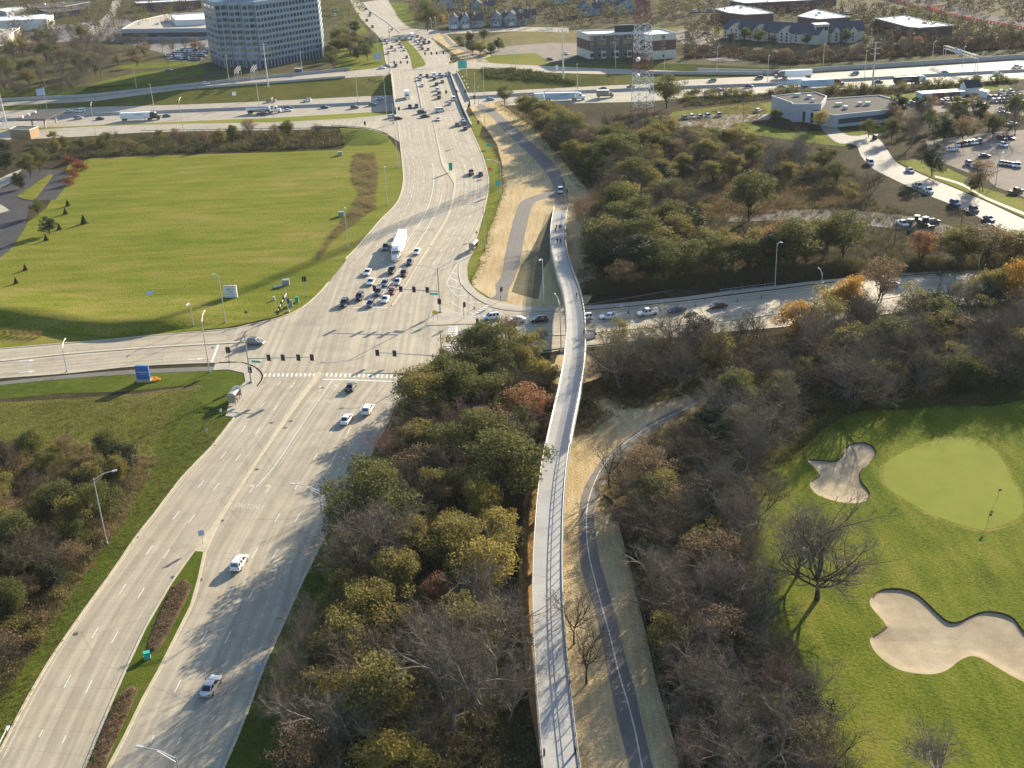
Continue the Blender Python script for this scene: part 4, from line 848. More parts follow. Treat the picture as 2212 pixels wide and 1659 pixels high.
for x0,x1 in ((1880,1990),(2090,2215)):
    s_,e_=W1('c1',x0,560),W1('c1',x1,548); gable_front(INN,s_,e_,10,IH+0.6,3.2)
    for k in range(3):on_wall('window',iw,INN,s_,e_,0.5,0.9+k*IH/3,0.08)
# rows of townhouses beyond
th=[('b1',1350,378,1480,372,'left townhouse with a pale garage door beyond the far junction'),('b1',1500,372,1630,366,'townhouse with a wide white garage beside the far junction, second from left'),('b1',1880,345,2040,338,'grey gabled townhouse above the dry meadow, with tall chimney'),('b1',2070,340,2230,335,'light grey gabled townhouse near the top of the dry meadow'),
      ('b2',-10,300,110,290,'steep gabled townhouse left of the tall utility pole'),('b2',820,210,1010,200,'pale grey townhouse with steep roof above the hotel car park'),('b2',1320,175,1560,160,'blue grey gabled townhouse just left of the mast top'),('b1',1620,180,1800,172,'far grey townhouse at the top edge behind the meadow houses'),('b1',1200,130,1400,120,'dark roofed townhouse at the top behind the round green tree'),('b2',420,60,640,50,'distant townhouse at the top edge above the meadow'),('b2',1010,60,1230,50,'distant grey townhouse at the top edge near the mast')]
gd=MB().b2(-2.2,2.2,-0.1,0.03,0,2.6).mesh('garage_door','wall_white')
for rg,x0,y0,x1,y1,lb in th:
    s_,e_=W1(rg,x0,y0),W1(rg,x1,y1); TT=thing('townhouse',(0,0,0),lb,'house','townhouses beyond the motorway')
    gable_front(TT,s_,e_,13,6.0,4.2,wall='wall_blue'); on_wall('garage_door',gd,TT,s_,e_,0.5,0.1,0.06)
    gable(TT,e_+np.array([0.5,2,0]),e_+np.array([9,2.3,0]),10,5.2,3.4,wall='wall_grey')
    for f in (0.3,0.7):on_wall('window',iw,TT,s_,e_,f,3.6,0.06)
    MB().box((e_[0]+3,e_[1]+7,8.5),(0.9,0.9,4)).build('chimney','wall_white',TT)
# toll canopy and its brick hut at the left
tz0=-4.0
TC=thing('toll_canopy',(0,0,0),'flat grey toll plaza canopy on posts at the left edge beside the motorway','canopy')
cp=[ground(p,1.8) for p in K('A',[(105,775),(270,711),(425,713),(290,772)])]
MB().prism([tuple(p[:2]) for p in cp],1.0,1.8,bottom=True).build('canopy_roof','roof_grey',TC)
cc=sum(cp)/4
for f,g_ in ((0.25,0.3),(0.25,0.75),(0.75,0.3),(0.75,0.75)):
    p=(cp[0]*(1-f)+cp[1]*f)*(1-g_)+(cp[3]*(1-f)+cp[2]*f)*g_; MB().box((p[0],p[1],(1.0+tz0)/2),(0.6,0.6,1.0-tz0)).build('post','wall_grey',TC)
for g_ in (0.15,0.4,0.65):p=cp[0]*(1-g_)+cp[1]*g_; MB().box((p[0]+1,p[1],2.3),(1.2,1.2,1.0)).build('lane_light','wall_white',TC)
flat('toll_hut','A',[(60,840),(108,818),(248,820),(190,843)],4.0,'small tan brick hut with flat dark roof beside the toll canopy','brick_tan','roof_grey',base=-2.5,parapet=0.3)
flat('pump_house','a1',[(1540,890),(1550,882),(1630,882),(1640,892)],3.0,'small brown brick hut with white roof on the ramp below the office tower','brick_dark','roof_white',parapet=0.2)
# shipping containers and site cabins
CG='shipping containers in a row behind the grey office'
cl=[(0.33,0.45,0.48),(0.40,0.44,0.42),(0.17,0.05,0.05),(0.22,0.09,0.06),(0.30,0.17,0.08),(0.16,0.06,0.07),(0.12,0.09,0.11),(0.34,0.40,0.44)]
nm_=['pale blue','grey green','dark maroon','rust red','brown orange','wine red','dark brown','grey blue']
ca_,cb_=W1('c2',885,1290),W1('c2',1450,1255)
for k in range(8):
    mt=plain('container_'+str(k),cl[k],0.6,var=0.1); q_=ca_+(cb_-ca_)*((k+0.5)/8); L=np.linalg.norm(cb_-ca_)/8; a_=facing(ca_,cb_)
    TT=thing('shipping_container',tuple(q_),nm_[k]+' shipping container, '+['leftmost','second','third','fourth','fifth','sixth','seventh','rightmost'][k]+' in the row behind the grey office','container',CG,a_)
    m=MB(); m.b2(-L*0.47,L*0.47,0,7,0.1,2.6)
    m.build('body',mt,TT); MB().b2(-L*0.46,L*0.46,0.05,6.95,2.6,2.66).build('top','roof_white',TT)
    d_=MB()
    for x in np.linspace(-L*0.42,L*0.42,6):d_.b2(x-0.04,x+0.04,-0.06,0.0,0.3,2.4)
    d_.build('door_bars',mt,TT)
TT=thing('site_tent',tuple(W1('c2',1555,1215)),'white peaked tent shelter with black top beside the containers','tent',None,0.1)
gable(TT,(-3.5,0,0),(3.5,0,0),7,3.2,2.6,wall='wall_white',rf='black')
for o in TT.children:pass
flat('site_cabin','c2',[(1625,1165),(1660,1150),(1770,1170),(1740,1195)],3.0,'small white site cabin right of the shipping containers','wall_white','roof_white',parapet=0)
# car parks and lots
sheet('car_park',W('C',[(-60,800),(60,745),(250,742),(420,738),(580,740),(560,775),(420,790),(320,800),(320,830),(400,875),(500,890),(400,905),(250,860),(120,815),(-60,830)]),0.04,'old_asphalt')
sheet('car_park',W('c2',[(660,1340),(870,1300),(1450,1270),(1800,1240),(2300,1150),(2500,1160),(2500,1450),(2200,1500),(1900,1500),(1400,1420),(950,1480),(700,1400)]),0.04,'gravel_lot')
sheet('car_park',W('t',[(940,280),(1700,180),(2300,130),(2600,100),(2600,800),(2300,760),(1950,640),(1650,760),(1250,600),(1150,560),(1000,520)]),0.04,'gravel_lot')
sheet('car_park',W('t',[(1700,760),(1960,640),(2600,740),(2600,1100),(2212,1010),(1850,880)]),0.055,'gravel_lot')
sheet('lawn',W('C',[(-100,760),(-60,725),(250,690),(580,662),(580,738),(420,736),(250,740),(60,743)]),0.05,'golf'); sheet('lawn',W('c2',[(360,1260),(880,1190),(1300,1130),(2000,1100),(2060,1150),(1460,1230),(870,1290),(500,1300)]),0.05,'golf')
sheet('lawn',W('C',[(320,800),(410,795),(700,850),(930,850),(1250,840),(1400,770),(1450,765),(1420,800),(1200,880),(1050,950),(850,930),(500,880),(380,850)]),0.05,'golf')
ribbon('side_street',W('t',[(-500,-160),(-100,200),(200,200),(360,290),(560,560),(800,680),(1050,790),(1650,1040),(2212,1300),(2700,1500)]),W('t',[(-560,-40),(-240,290),(20,330),(100,480),(250,640),(520,780),(900,960),(1300,1120),(1700,1310),(2100,1560),(2400,1760)]),'street',0.085,50)
sheet('verge_grass',W('t',[(560,540),(800,520),(1150,600),(1480,760),(1420,820),(1700,900),(2212,1040),(2600,1130),(2600,1420),(2212,1270),(1650,1020),(1050,770),(800,660)]),0.045,'lawn')
ribbon('pavement',W('t',[(1050,730),(1400,830),(1700,1000),(2212,1210),(2600,1380)]),W('t',[(1060,755),(1400,860),(1700,1030),(2212,1245),(2600,1420)]),'walk_concrete',0.07,20)
sheet('car_park',W('b2',[(-420,640),(0,590),(420,555),(790,560),(790,720),(640,790),(430,800),(260,690),(0,700),(-300,720)]),0.04,'gravel_lot'); sheet('car_park',W('c1',[(-100,380),(400,400),(440,640),(700,780),(1200,760),(400,800),(200,760),(0,600),(-150,480)]),0.04,'gravel_lot')
sheet('lawn',W('b2',[(-420,760),(-300,722),(0,702),(260,692),(440,800),(400,850),(0,838),(-300,820)]),0.075,'lawn'); sheet('dry_meadow',W('b1',[(1640,560),(2000,440),(2212,410),(3200,380),(4300,340),(5200,330),(5200,430),(4600,480),(3000,560),(2400,600),(1900,620)]),0.03,'grassy_tan')
sheet('car_park',W('A',[(620,265),(900,230),(1330,205),(1400,220),(1370,300),(1300,400),(1100,395),(1060,345),(800,280)]),0.04,'old_asphalt'); sheet('car_park',W('O',[(-40,60),(120,55),(260,40),(330,60),(250,85),(60,95),(-40,100)]),0.03,'old_asphalt')
ribbon('side_street',W('A',[(470,240),(560,200),(640,140),(700,80),(730,0)]),W('A',[(560,250),(640,205),(700,150),(760,80),(790,0)]),'concrete_far',0.05,20)
sheet('lawn',W('A',[(570,560),(700,515),(900,470),(1100,455),(1300,430),(1350,470),(1200,505),(900,540),(640,562)]),0.06,'golf'); sheet('lawn',W('A',[(740,430),(900,410),(1150,400),(1300,400),(1280,425),(1000,440),(800,450)]),0.05,'golf')
sheet('lawn',W('b1',[(-80,640),(0,600),(200,580),(430,500),(490,560),(500,700),(525,820),(520,865),(0,930),(-120,900)]),0.05,'golf'); sheet('lawn',W('b1',[(60,340),(200,290),(300,420),(200,460),(100,430)]),0.05,'golf'); sheet('lawn',W('b1',[(560,40),(800,30),(900,180),(880,370),(700,250),(640,150)]),0.05,'golf')
sheet('car_park',W('O',[(-60,480),(0,400),(45,366),(105,366),(146,370),(150,392),(120,432),(82,433),(60,455),(55,492),(20,542),(-60,600)]),0.05,'dark_asphalt'); sheet('kerb_island',W('A',[(110,1275),(325,1128),(342,1138),(218,1302),(150,1292)]),0.2,'lawn',skirt=0.2); sheet('kerb_island',W('A',[(-40,1180),(60,1130),(140,1100),(60,1190),(-40,1240)]),0.2,'walk_concrete',skirt=0.2); sheet('kerb_island',W('A',[(-40,1310),(10,1330),(62,1365),(0,1385),(-40,1380)]),0.2,'walk_concrete',skirt=0.2)
# the closed motorway under repair in the upper right corner
sheet('closed_motorway',W('c2',[(-200,-60),(300,-20),(600,80),(900,200),(1300,290),(1800,370),(2212,440),(2800,540),(2800,420),(2212,300),(1700,180),(1300,90),(1000,0),(800,-60)]),0.06,'dark_asphalt')
plain('orange',(0.75,0.13,0.04),0.6)
bar=MB(); bar.b2(-1.6,1.6,-0.08,0.08,1.3,1.75); bar.b2(-1.6,1.6,-0.08,0.08,0.6,0.95); bar.b2(-1.5,-1.3,-0.3,0.3,0,1.8); bar.b2(1.3,1.5,-0.3,0.3,0,1.8); bar=bar.mesh('orange_barricade','orange')
PB=catmull(W('c2',[(400,-10),(560,30),(700,70),(860,112),(1000,125),(1200,185),(1500,255),(1900,325),(2212,385),(2400,420)]),5); Lb=plen(PB)
bars_=[at_len(PB,t) for t in np.arange(0,Lb,3.6)]; P2=catmull(W('c2',[(660,140),(800,115),(950,112),(1140,100)]),4); bars_+=[at_len(P2,t) for t in np.arange(0,plen(P2),3.6)]
ORD=['first','second','third','fourth','fifth','sixth','seventh','eighth','ninth','tenth','eleventh','twelfth','thirteenth','fourteenth','fifteenth','sixteenth','seventeenth','eighteenth','nineteenth','twentieth']
def nth(k):return ORD[k] if k<20 else ('twenty thirty forty fifty sixty seventy eighty ninety'.split()[k//10-2]+(' '+ORD[k % 10] if True else '')) if k<100 else 'far'
bars_.sort(key=lambda q:proj(q[0])[0])
for k,(p,d) in enumerate(bars_):tag(put('orange_barricade',bar,None,tuple(p+np.array([0,0,0.06])),math.atan2(d[1],d[0])),'orange barricade panel, '+nth(k)+' from left on the closed motorway','barricade','orange barricades on the closed motorway')
# ------------------------------------------------------------------ poles, signals, signs
plain('lamp_head',(0.62,0.62,0.60),0.4,0.3); plain('sign_green',(0.02,0.30,0.17),0.5); plain('sign_teal',(0.03,0.42,0.34),0.5); plain('sign_blue',(0.035,0.13,0.36),0.45); plain('sign_yellow',(0.80,0.42,0.01),0.5); plain('sign_orange',(0.85,0.16,0.02),0.5); plain('sign_white',(0.75,0.75,0.72),0.5); plain('sign_pale',(0.35,0.45,0.62),0.5)
plain('vault',(0.36,0.33,0.28),0.4); plain('signal_black',(0.012,0.012,0.014),0.55); plain('wood_pole',(0.13,0.10,0.075),0.9); plain('red_lens',(0.25,0.02,0.015),0.3); plain('amber_lens',(0.25,0.12,0.01),0.3); plain('green_lens',(0.02,0.18,0.10),0.3); plain('cabinet',(0.26,0.30,0.30),0.5,0.3)
plain('mast_red',(0.24,0.075,0.055),0.6,var=0.15); plain('mast_white',(0.62,0.62,0.61),0.5,var=0.08); plain('shelter_glass',(0.30,0.28,0.24),0.2); plain('bronze',(0.16,0.13,0.10),0.5,0.3); plain('flower_orange',(0.75,0.30,0.01),0.8,var=0.4,scale=6); plain('shrub_brown',(0.14,0.10,0.05),0.9)
def lamp(base,top,head=None,label='',reg='q',z=0.0,mat='pole_grey',r=0.14,h=None,group='street lamps',cat='street lamp',nm='street_lamp',hr=None,tr=None):
    if h is None:
        b=W1(reg,*base,z); h=hgt(b,K(tr or reg,[top])[0])
    else:b=ground(K(tr or reg,[top])[0],h+z); b[2]=z
    T=thing(nm,tuple(b),label,cat,group)
    MB().tube([(0,0,0),(0,0,h)],[r,r*0.6],8).build('pole',mat,T); MB().tube([(0,0,0),(0,0,0.5)],[r*2.0,r*1.7],8).build('base','barrier',T)
    if head is not None:
        e=ground(K(hr or tr or reg,[head])[0],z+h+0.5)-b; e[2]=h+0.5
        if np.linalg.norm(e[:2])>5:e[:2]*=5/np.linalg.norm(e[:2])
        m_=Vector((e[0]*0.45,e[1]*0.45,h+0.42))
        MB().tube([(0,0,h-0.4),tuple(m_),tuple(e)],[r*0.55,r*0.5,r*0.4],6).build('arm',mat,T); MB().tube([(0,0,h-1.0),(e[0]*0.5,e[1]*0.5,h+0.3)],r*0.3,5).build('brace',mat,T)
        a=math.atan2(e[1],e[0]); MB().box((e[0],e[1],h+0.48),(0.95,0.38,0.18),a,0,(0.8,0.7)).build('lamp_head','lamp_head',T)
    else:MB().box((0.25,-0.35,h+0.1),(0.4,0.9,0.2)).build('lamp_head','lamp_head',T)
    return T
L_=[
 (('G',695,210),('D',605,1440),('D',740,1390),'white street lamp among the weeds left of the near road'),
 (('q',885,570),('q',840,275),('q',795,290),'short pale street lamp on the grass bank, left of the taller one'),
 (('q',1090,1165),('q',985,490),('q',1030,345),'bent arm street lamp at the end of the side path near the blue sign'),
 (('q',1297,520),('D',1415,125),('D',1385,118),'tall pale street lamp standing in front of the white stone sign'),
 (('D',435,750),('D',405,590),('D',420,537),'bent arm street lamp on the side path at the left edge'),
 (('E',1313,318),('E',1310,20),('E',1285,25),'tall grey street lamp in the footbridge shadow beside the straw slope'),
 (('E',1425,628),('E',1420,300),('E',1385,245),'street lamp just left of the footbridge where it crosses the road'),
 (('F',597,215),('C',612,1575),('C',640,1570),'tall street lamp on the far pavement of the east road'),
 (('F',897,240),('F',903,110),('F',882,78),'short curved street lamp on the far kerb of the east road'),
 (('F',1915,92),('C',1957,1450),('C',1990,1452),'tall street lamp at the right end of the east road'),
 (('G',2115,250),('D',2068,1510),('D',1885,1475),'street lamp with long arm beside the leafless tree on the near road'),
 (('m1',735,625),('m1',705,190),None,'tall pole lamp on the lawn edge beside the dry weed patch top'),
 (('m1',600,1115),('m1',555,620),None,'tall pole lamp on the lawn edge below the dry weed patch'),
 (('m1',92,1680),('m1',35,1150),None,'tall pole lamp on the lawn beside the green utility box'),
 (('m1',2078,1045),('m1',2050,550),('m1',1905,525),'street lamp with long arm on the grass strip below the orange sign'),
 (('m2',1655,390),('m1',1830,1130),('m1',1620,1100),'street lamp with long arm behind the far bus shelter'),
 (('b1',540,1490),('b1',500,1000),None,'tall lamp pole at the west corner of the road bridge'),
 (('b1',1740,1510),('b1',1725,1130),None,'lamp pole on the straw ground at the road bridge, right of the walkway end'),
 (('b1',1815,1650),('b1',1800,1330),None,'lamp pole on the straw ground beside the curved trail'),
 (('b1',1575,1010),('b1',1550,520),None,'tall lamp pole beside the green guide sign'),
 (('b1',1805,1250),('b1',1793,890),None,'lamp pole on the motorway bank just right of the road bridge'),
 (('b1',1690,1290),('b1',1680,950),None,'lamp pole close to the outer end of the bridge walkway'),
 (('b1',435,795),('b1',410,520),None,'lamp pole on the lawn left of the far junction'),
 (('b1',2190,810),('b1',2170,520),('b1',2145,500),'curved lamp on the lawn of the hotel car park'),
 (('b1',1130,470),('b1',1120,240),('b1',1095,235),'left one of the paired lamps at the far junction'),
 (('b1',1185,460),('b1',1180,230),('b1',1155,220),'right one of the paired lamps at the far junction'),
 (('b1',1355,430),('b1',1345,195),None,'lamp pole in front of the townhouse garages'),
 (('b2',1295,880),('b2',1290,570),('b2',1278,550),'lamp pole on the ramp in front of the hotel windows'),
 (('b2',1925,940),('b2',1918,780),None,'short lamp pole on the ramp right of the mast'),
 (('t',1845,850),('t',1890,440),('t',1940,430),'lamp pole on the kerb of the right hand car park'),
]
for b,t,hd_,lb in L_:lamp(b[1:],t[1:],hd_[1:] if hd_ else None,lb,b[0],tr=t[0],hr=hd_[0] if hd_ else None)
HL=[(('A',622,868,-4),(590,680),(610,630),'bent lamp beside the toll ramp, nearest the toll canopy'),(('A',1000,712,-5),(978,550),(965,545),'lamp on the motorway barrier behind the black lorry'),(('A',1190,855,-4),(1165,650),(1187,612),'bent lamp on the toll ramp below the black lorry'),(('A',1785,840,-1.5),(1760,650),(1772,598),'bent lamp on the toll ramp in front of the tanker'),(('A',1680,690,-5),(1660,530),(1650,520),'lamp on the motorway barrier behind the tanker'),(('A',305,705,-4),(285,570),None,'lamp beside the big blank sign at far left'),(('A',885,570,-1),(865,435),None,'yellowish lamp pole by the bright lawn left of the tower'),(('A',1483,512,0),(1465,360),None,'lamp pole against the left corner of the office tower'),(('A',1960,480,0),(1948,335),None,'lamp pole by the small hut at the foot of the tower'),(('b1',165,1320,-5),(135,970),None,'lamp on the motorway barrier just left of the road bridge'),(('b2',800,1200,-4.2),(795,830),None,'lamp on the motorway barrier above the white lorry'),(('c1',1050,1070,-2.4),(1065,720),(1075,722),'lamp on the motorway barrier left of the two white lorries'),(('c1',1770,880,-1.6),(1795,570),None,'lamp behind the far wall above the white lorry'),(('c1',393,960,-2.4),(400,610),None,'lamp by the short blue wall on the motorway'),(('c2',145,1005,-1.5),(170,660),(185,658),'lamp on the motorway barrier beside the tall steel pole'),(('c2',1405,945,-1.3),(1440,600),(1460,605),'lamp on the motorway barrier just left of the sign gantry'),(('c2',1015,830,-1.4),(1045,560),(1082,525),'curved lamp behind the far wall left of the sign gantry')]
for b,t,hd_,lb in HL:lamp(b[1:3],t,hd_,lb,b[0],z=b[3],r=0.17,group='motorway lamps',mat='pole_tan')
lamp(None,(1137,1582),(900,1518),'street lamp with long arm over the road at the bottom edge','G',h=12.5,z=0)
lamp(None,(-45,1600),(103,1292),'street lamp arm reaching in at the lower left edge','G',h=12.0,z=0)
# utility poles
def upole(rg,b,t,lb,mat='pole_grey',r=0.5,arms=3,z=0.0):
    p=W1(rg,*b,z); h=hgt(p,K(rg,[t])[0]); T=thing('utility_pole',tuple(p),lb,'utility pole','utility poles')
    MB().tube([(0,0,0),(0,0,h)],[r,r*0.55],8).build('pole',mat,T)
    for k in range(arms):
        zz=h-0.6-k*(2.6 if r>0.3 else 1.0); m=MB(); m.bar((-1.7*(r/0.5+0.4),0.1,zz),(1.7*(r/0.5+0.4),-0.1,zz),0.18); m.build('crossarm',mat,T)
        for x in (-1,1):MB().tube([(x*1.5*(r/0.5+0.4),0,zz),(x*1.5*(r/0.5+0.4),0,zz+0.6)],0.13,6).build('insulator','pole_dark',T)
upole('b2',(618,1020),(612,330),'tall galvanised steel power pole beside the motorway left of the hotel',z=-1); upole('c2',(245,1140),(290,540),'tall steel power pole beside the motorway behind the grey office',z=0)
upole('t',(535,1640),(560,1240),'wooden utility pole among the trees below the dirt track','wood_pole',0.16,1); upole('t',(1395,1400),(1418,1150),'wooden utility pole beside the side street parking','wood_pole',0.16,1); upole('c1',(735,1575),(745,1235),'thin dark pole on the lot left of the grey office','wood_pole',0.14,0); upole('A',(1740,565),(1710,280),'tall steel power pole standing in front of the office tower','pole_grey',0.45,3)
# traffic signals
def head3(T,p,a,mat='signal_black'):
    """three light head facing along angle a"""
    r_=Matrix.Rotation(a,3,'Z'); o=MB(); o.box((0,0,0),(0.22,0.75,1.35)); o.box((-0.12,0,0),(0.03,1.0,1.6)); h_=o.build('signal_head',mat,T); h_.location=p; h_.rotation_euler=(0,0,a)
    for k,mt in enumerate(('red_lens','amber_lens','green_lens')):
        MB().tube([(0.11,0,0.4-0.4*k),(0.16,0,0.4-0.4*k)],0.15,8).build('lens',mt,h_)
        MB().tube([(0.14,0,0.44-0.4*k),(0.36,0,0.44-0.4*k)],[0.2,0.17],6,cap=False).build('visor',mat,h_)
    return h_
def signal_mast(reg,b,t,arm_px,arm_end,heads,facea,lb,sign=None,lampend=None,z=0.0):
    p=W1(reg,*b,z); h=hgt(p,K(reg,[t])[0]); ha_=hgt(p,K(reg,[arm_px])[0])
    T=thing('traffic_signal',tuple(p),lb,'traffic signal','mast arm traffic signals')
    MB().tube([(0,0,0),(0,0,h)],[0.2,0.12],8).build('pole','pole_dark' if False else 'galv',T); MB().box((0,0,0.2),(0.8,0.8,0.5)).build('base','barrier',T)
    e=ground(K(reg,[arm_end])[0],ha_+z)-p
    MB().tube([(0,0,ha_),(e[0],e[1],ha_+0.3)],[0.14,0.07],8).build('mast_arm','galv',T)
    for f in heads:head3(T,(e[0]*f,e[1]*f,ha_+0.25),facea)
    head3(T,(0.3*math.cos(facea),0.3*math.sin(facea),3.2),facea)
    if sign is not None:s_=MB().box((0,0,0),(0.05,2.4,0.55)).build('street_sign','sign_teal',T); s_.location=(e[0]*sign,e[1]*sign,ha_-0.75); s_.rotation_euler=(0,0,facea)
    if lampend is not None:
        for q_ in lampend:
            w=ground(K(reg,[q_])[0],h+0.6)-p; MB().tube([(0,0,h-0.5),(w[0]*0.5,w[1]*0.5,h+0.4),(w[0],w[1],h+0.6)],[0.07,0.06,0.05],6).build('lamp_arm','galv',T); MB().box((w[0],w[1],h+0.55),(0.8,0.35,0.16),math.atan2(w[1],w[0])).build('lamp_head','lamp_head',T)
    return T
S_dir=math.atan2(-1,-0.35); N_dir=S_dir+math.pi
signal_mast('q',(1630,1300),(1560,660),(1605,990),(2420,985),(0.33,0.55,0.79,1.0),S_dir+math.pi,'traffic signal with four heads on a long arm at the near left corner',0.12)
signal_mast('m2',(1072,1205),(1030,630),(1047,930),(215,902),(0.18,0.385,0.59,1.0),S_dir,'traffic signal with green street sign on the triangular island',0.08,((780,590),(1230,540)))
signal_mast('m2',(1100,1880),(1068,1430),(1082,1770),(238,1736),(0.713,0.976),S_dir+math.pi,'traffic signal whose long arm reaches left from behind the trees',None,((780,1385),))
signal_mast('q',(2110,385),(2075,100),(2085,150),(1965,405),(0.3,0.55,0.8,1.0),0.1,'galvanised signal mast at the far left corner, arm reaching over the road')
signal_mast('b1',(1375,830),(1355,560),(1362,690),(1035,700),(0.28,0.55,0.75,1.0),S_dir+0.2,'far traffic signal with four heads over the lanes beyond the bridge')
signal_mast('b1',(1680,1340),(1670,1110),(1672,1185),(1290,1200),(0.3,0.6,0.95),S_dir+0.2,'traffic signal with three heads over the middle of the road bridge')
signal_mast('b1',(575,940),(570,620),(572,812),(808,812),(0.3,0.65,1.0),N_dir,'traffic signal over the southbound lanes at the far side of the bridge')
signal_mast('b1',(630,1600),(622,1340),(627,1400),(700,1415),(1.0,),N_dir,'traffic signal at the west ramp corner of the bridge')
signal_mast('b1',(575,470),(380,300),(420,405),(610,385),(0.6,1.0),N_dir,'farthest traffic signal at the upper cross street')
def signal_post(reg,b,t,lb,a,two=False):
    p=W1(reg,*b); h=hgt(p,K(reg,[t])[0]); T=thing('traffic_signal',tuple(p),lb,'traffic signal','post mounted traffic signals')
    MB().tube([(0,0,0),(0,0,h-0.2)],0.08,8).build('pole','galv',T); head3(T,(0.3*math.cos(a),0.3*math.sin(a),h-0.9),a)
    if two:head3(T,(0.3*math.cos(a+1.6),0.3*math.sin(a+1.6),h-0.9),a+1.6)
    MB().box((0,0,1.2),(0.25,0.2,0.35)).build('push_button','signal_black',T)
signal_post('q',(1355,1085),(1330,835),'post mounted signal pair on the near left pavement corner',0.2,True); signal_post('m2',(1380,1285),(1372,1060),'post mounted signal in the middle of the triangular island',-0.3); signal_post('m2',(1855,1055),(1865,860),'post mounted signal beside the end of the trail',-0.3); signal_post('m2',(1552,1590),(1525,1270),'post mounted signal on the east road median nose',-0.2); signal_post('m1',(1785,265),(1770,15),'post mounted signal on the lawn at the bridge end',N_dir); signal_post('m1',(318,165),(305,25),'post mounted signal on the bank by the guardrail',-2.0)
signal_post('D',(1985,290),(1990,130),'post mounted signal on the lawn corner beside the utility cabinets',0.3,True)
# signs
def sign(reg,b,t,w,h,mat,lb,ang=None,diamond=False,posts=1,cat='road sign',nm='road_sign',z=0.0,txt=None,face=None,text_mat='sign_white'):
    p=W1(reg,*b,z); H=hgt(p,K(reg,[t])[0]); a=math.atan2(-p[1],-p[0]) if ang is None else ang
    T=thing(nm,tuple(p),lb,cat,None,a)
    for y in ([0] if posts==1 else [-w*0.35,w*0.35]):MB().tube([(-0.05,y,0),(-0.05,y,H-0.1)],0.05 if posts==1 else 0.07,6).build('post','galv',T)
    m=MB()
    if diamond:m.add([(x,y,zz) for x in (0,0.04) for y,zz in ((0,H-h),(w/2,H-h/2),(0,H),(-w/2,H-h/2))],[(3,2,1,0),(4,5,6,7),(0,1,5,4),(1,2,6,5),(2,3,7,6),(3,0,4,7)])
    else:m.b2(0,0.04,-w/2,w/2,H-h,H)
    m.build('panel',mat,T)
    if txt:lettering(T,txt,(0.048,0,H-h/2),h*0.5,text_mat)
    return T
def lettering(T,txt,loc,size,mat,sx=1.0,name='lettering'):
    me=text_mesh(txt,size); me.materials.clear(); me.materials.append(M(mat)); o=put(name,me,T,loc); o.rotation_euler=(R(90),0,R(90)); o.scale=(sx,1,1); return o
sign('G',(1316,210),(1310,118),1.0,1.1,'sign_pale','small pale blue white traffic sign on the median nose'); sign('G',(630,405),(613,330),0.6,0.5,'sign_orange','small orange marker post at the weeds by the near road'); sign('G',(1690,1090),(1705,990),1.1,1.1,'sign_pale','square white blue sign on the right verge of the near road')
sign('m2',(1008,1320),(1000,1165),1.6,1.6,'sign_yellow','yellow diamond warning sign on the triangular island',diamond=True,posts=2); sign('m2',(1545,250),(1550,142),1.1,1.1,'sign_yellow','small yellow diamond sign on the grass strip behind the far bus shelter',diamond=True)
sign('m1',(1932,735),(1935,622),2.2,1.5,'sign_orange','orange roadwork sign on a frame on the grass strip',diamond=True,posts=2); sign('m1',(2030,960),(2030,790),1.4,2.0,'sign_teal','small green sign on the grass strip below the orange sign'); sign('m1',(1420,690),(1415,565),1.4,3.0,'sign_green','tall green route sign on the wide concrete median',posts=2)
sign('m1',(1915,385),(1922,320),2.2,0.9,'sign_teal','flat blue green sign at the top of the grass strip'); sign('b1',(1525,935),(1525,790),5.2,4.2,'sign_teal','large green guide sign at the right of the bridge junction',posts=2); sign('b1',(425,800),(425,685),4.5,4.0,'sign_pale','back of a large pale sign on the lawn left of the far junction',posts=2)
sign('A',(283,695),(270,575),4.5,3.6,'sign_pale','large blank pale sign beside the ramp at far left',posts=2,z=-4); sign('D',(1352,1195),(1342,1118),0.5,0.5,'sign_pale','tiny blue sign on the verge of the near road'); sign('D',(1440,1060),(1420,990),0.5,0.7,'sign_white','small bus stop sign beside the near shelter'); sign('E',(400,1190+30),(405,1172),1.2,0.8,'sign_white','small pale sign at the edge of the wood by the near road'); sign('q',(1575,510),(1545,370),0.7,0.7,'pole_dark','back of a small round sign on the left bank')
sign('F',(540,380),(540,310),0.35,0.6,'sign_white','thin marker post on the east road median'); sign('b2',(533,910),(533,848),1.6,2.4,'sign_white','small white sign on the ramp near the steel pole'); sign('A',(1520,630),(1515,595),2.0,2.0,'sign_white','round pale sign on the motorway bank')
def marks(T,mat,y,z,w,h,n,seed=5,name='lettering'):
    """a line of writing too small to read in the photo: strokes of its length and height"""
    r_=random.Random(seed+n); m=MB(); x=-w/2; dx=w/n
    for k in range(n):
        hh=h*r_.uniform(0.6,1.0); m.b2(x+dx*0.1,x+dx*0.28,y-0.01,y,z,z+hh); m.b2(x+dx*0.28,x+dx*0.75,y-0.01,y,z+hh*r_.choice((0.0,0.45,0.85)),z+hh*r_.choice((0.15,0.6,1.0)))
        if r_.random()<0.6:m.b2(x+dx*0.62,x+dx*0.8,y-0.01,y,z,z+hh*0.8)
        x+=dx
    o=m.build(name,mat,T); o['kind']='stuff'; return o
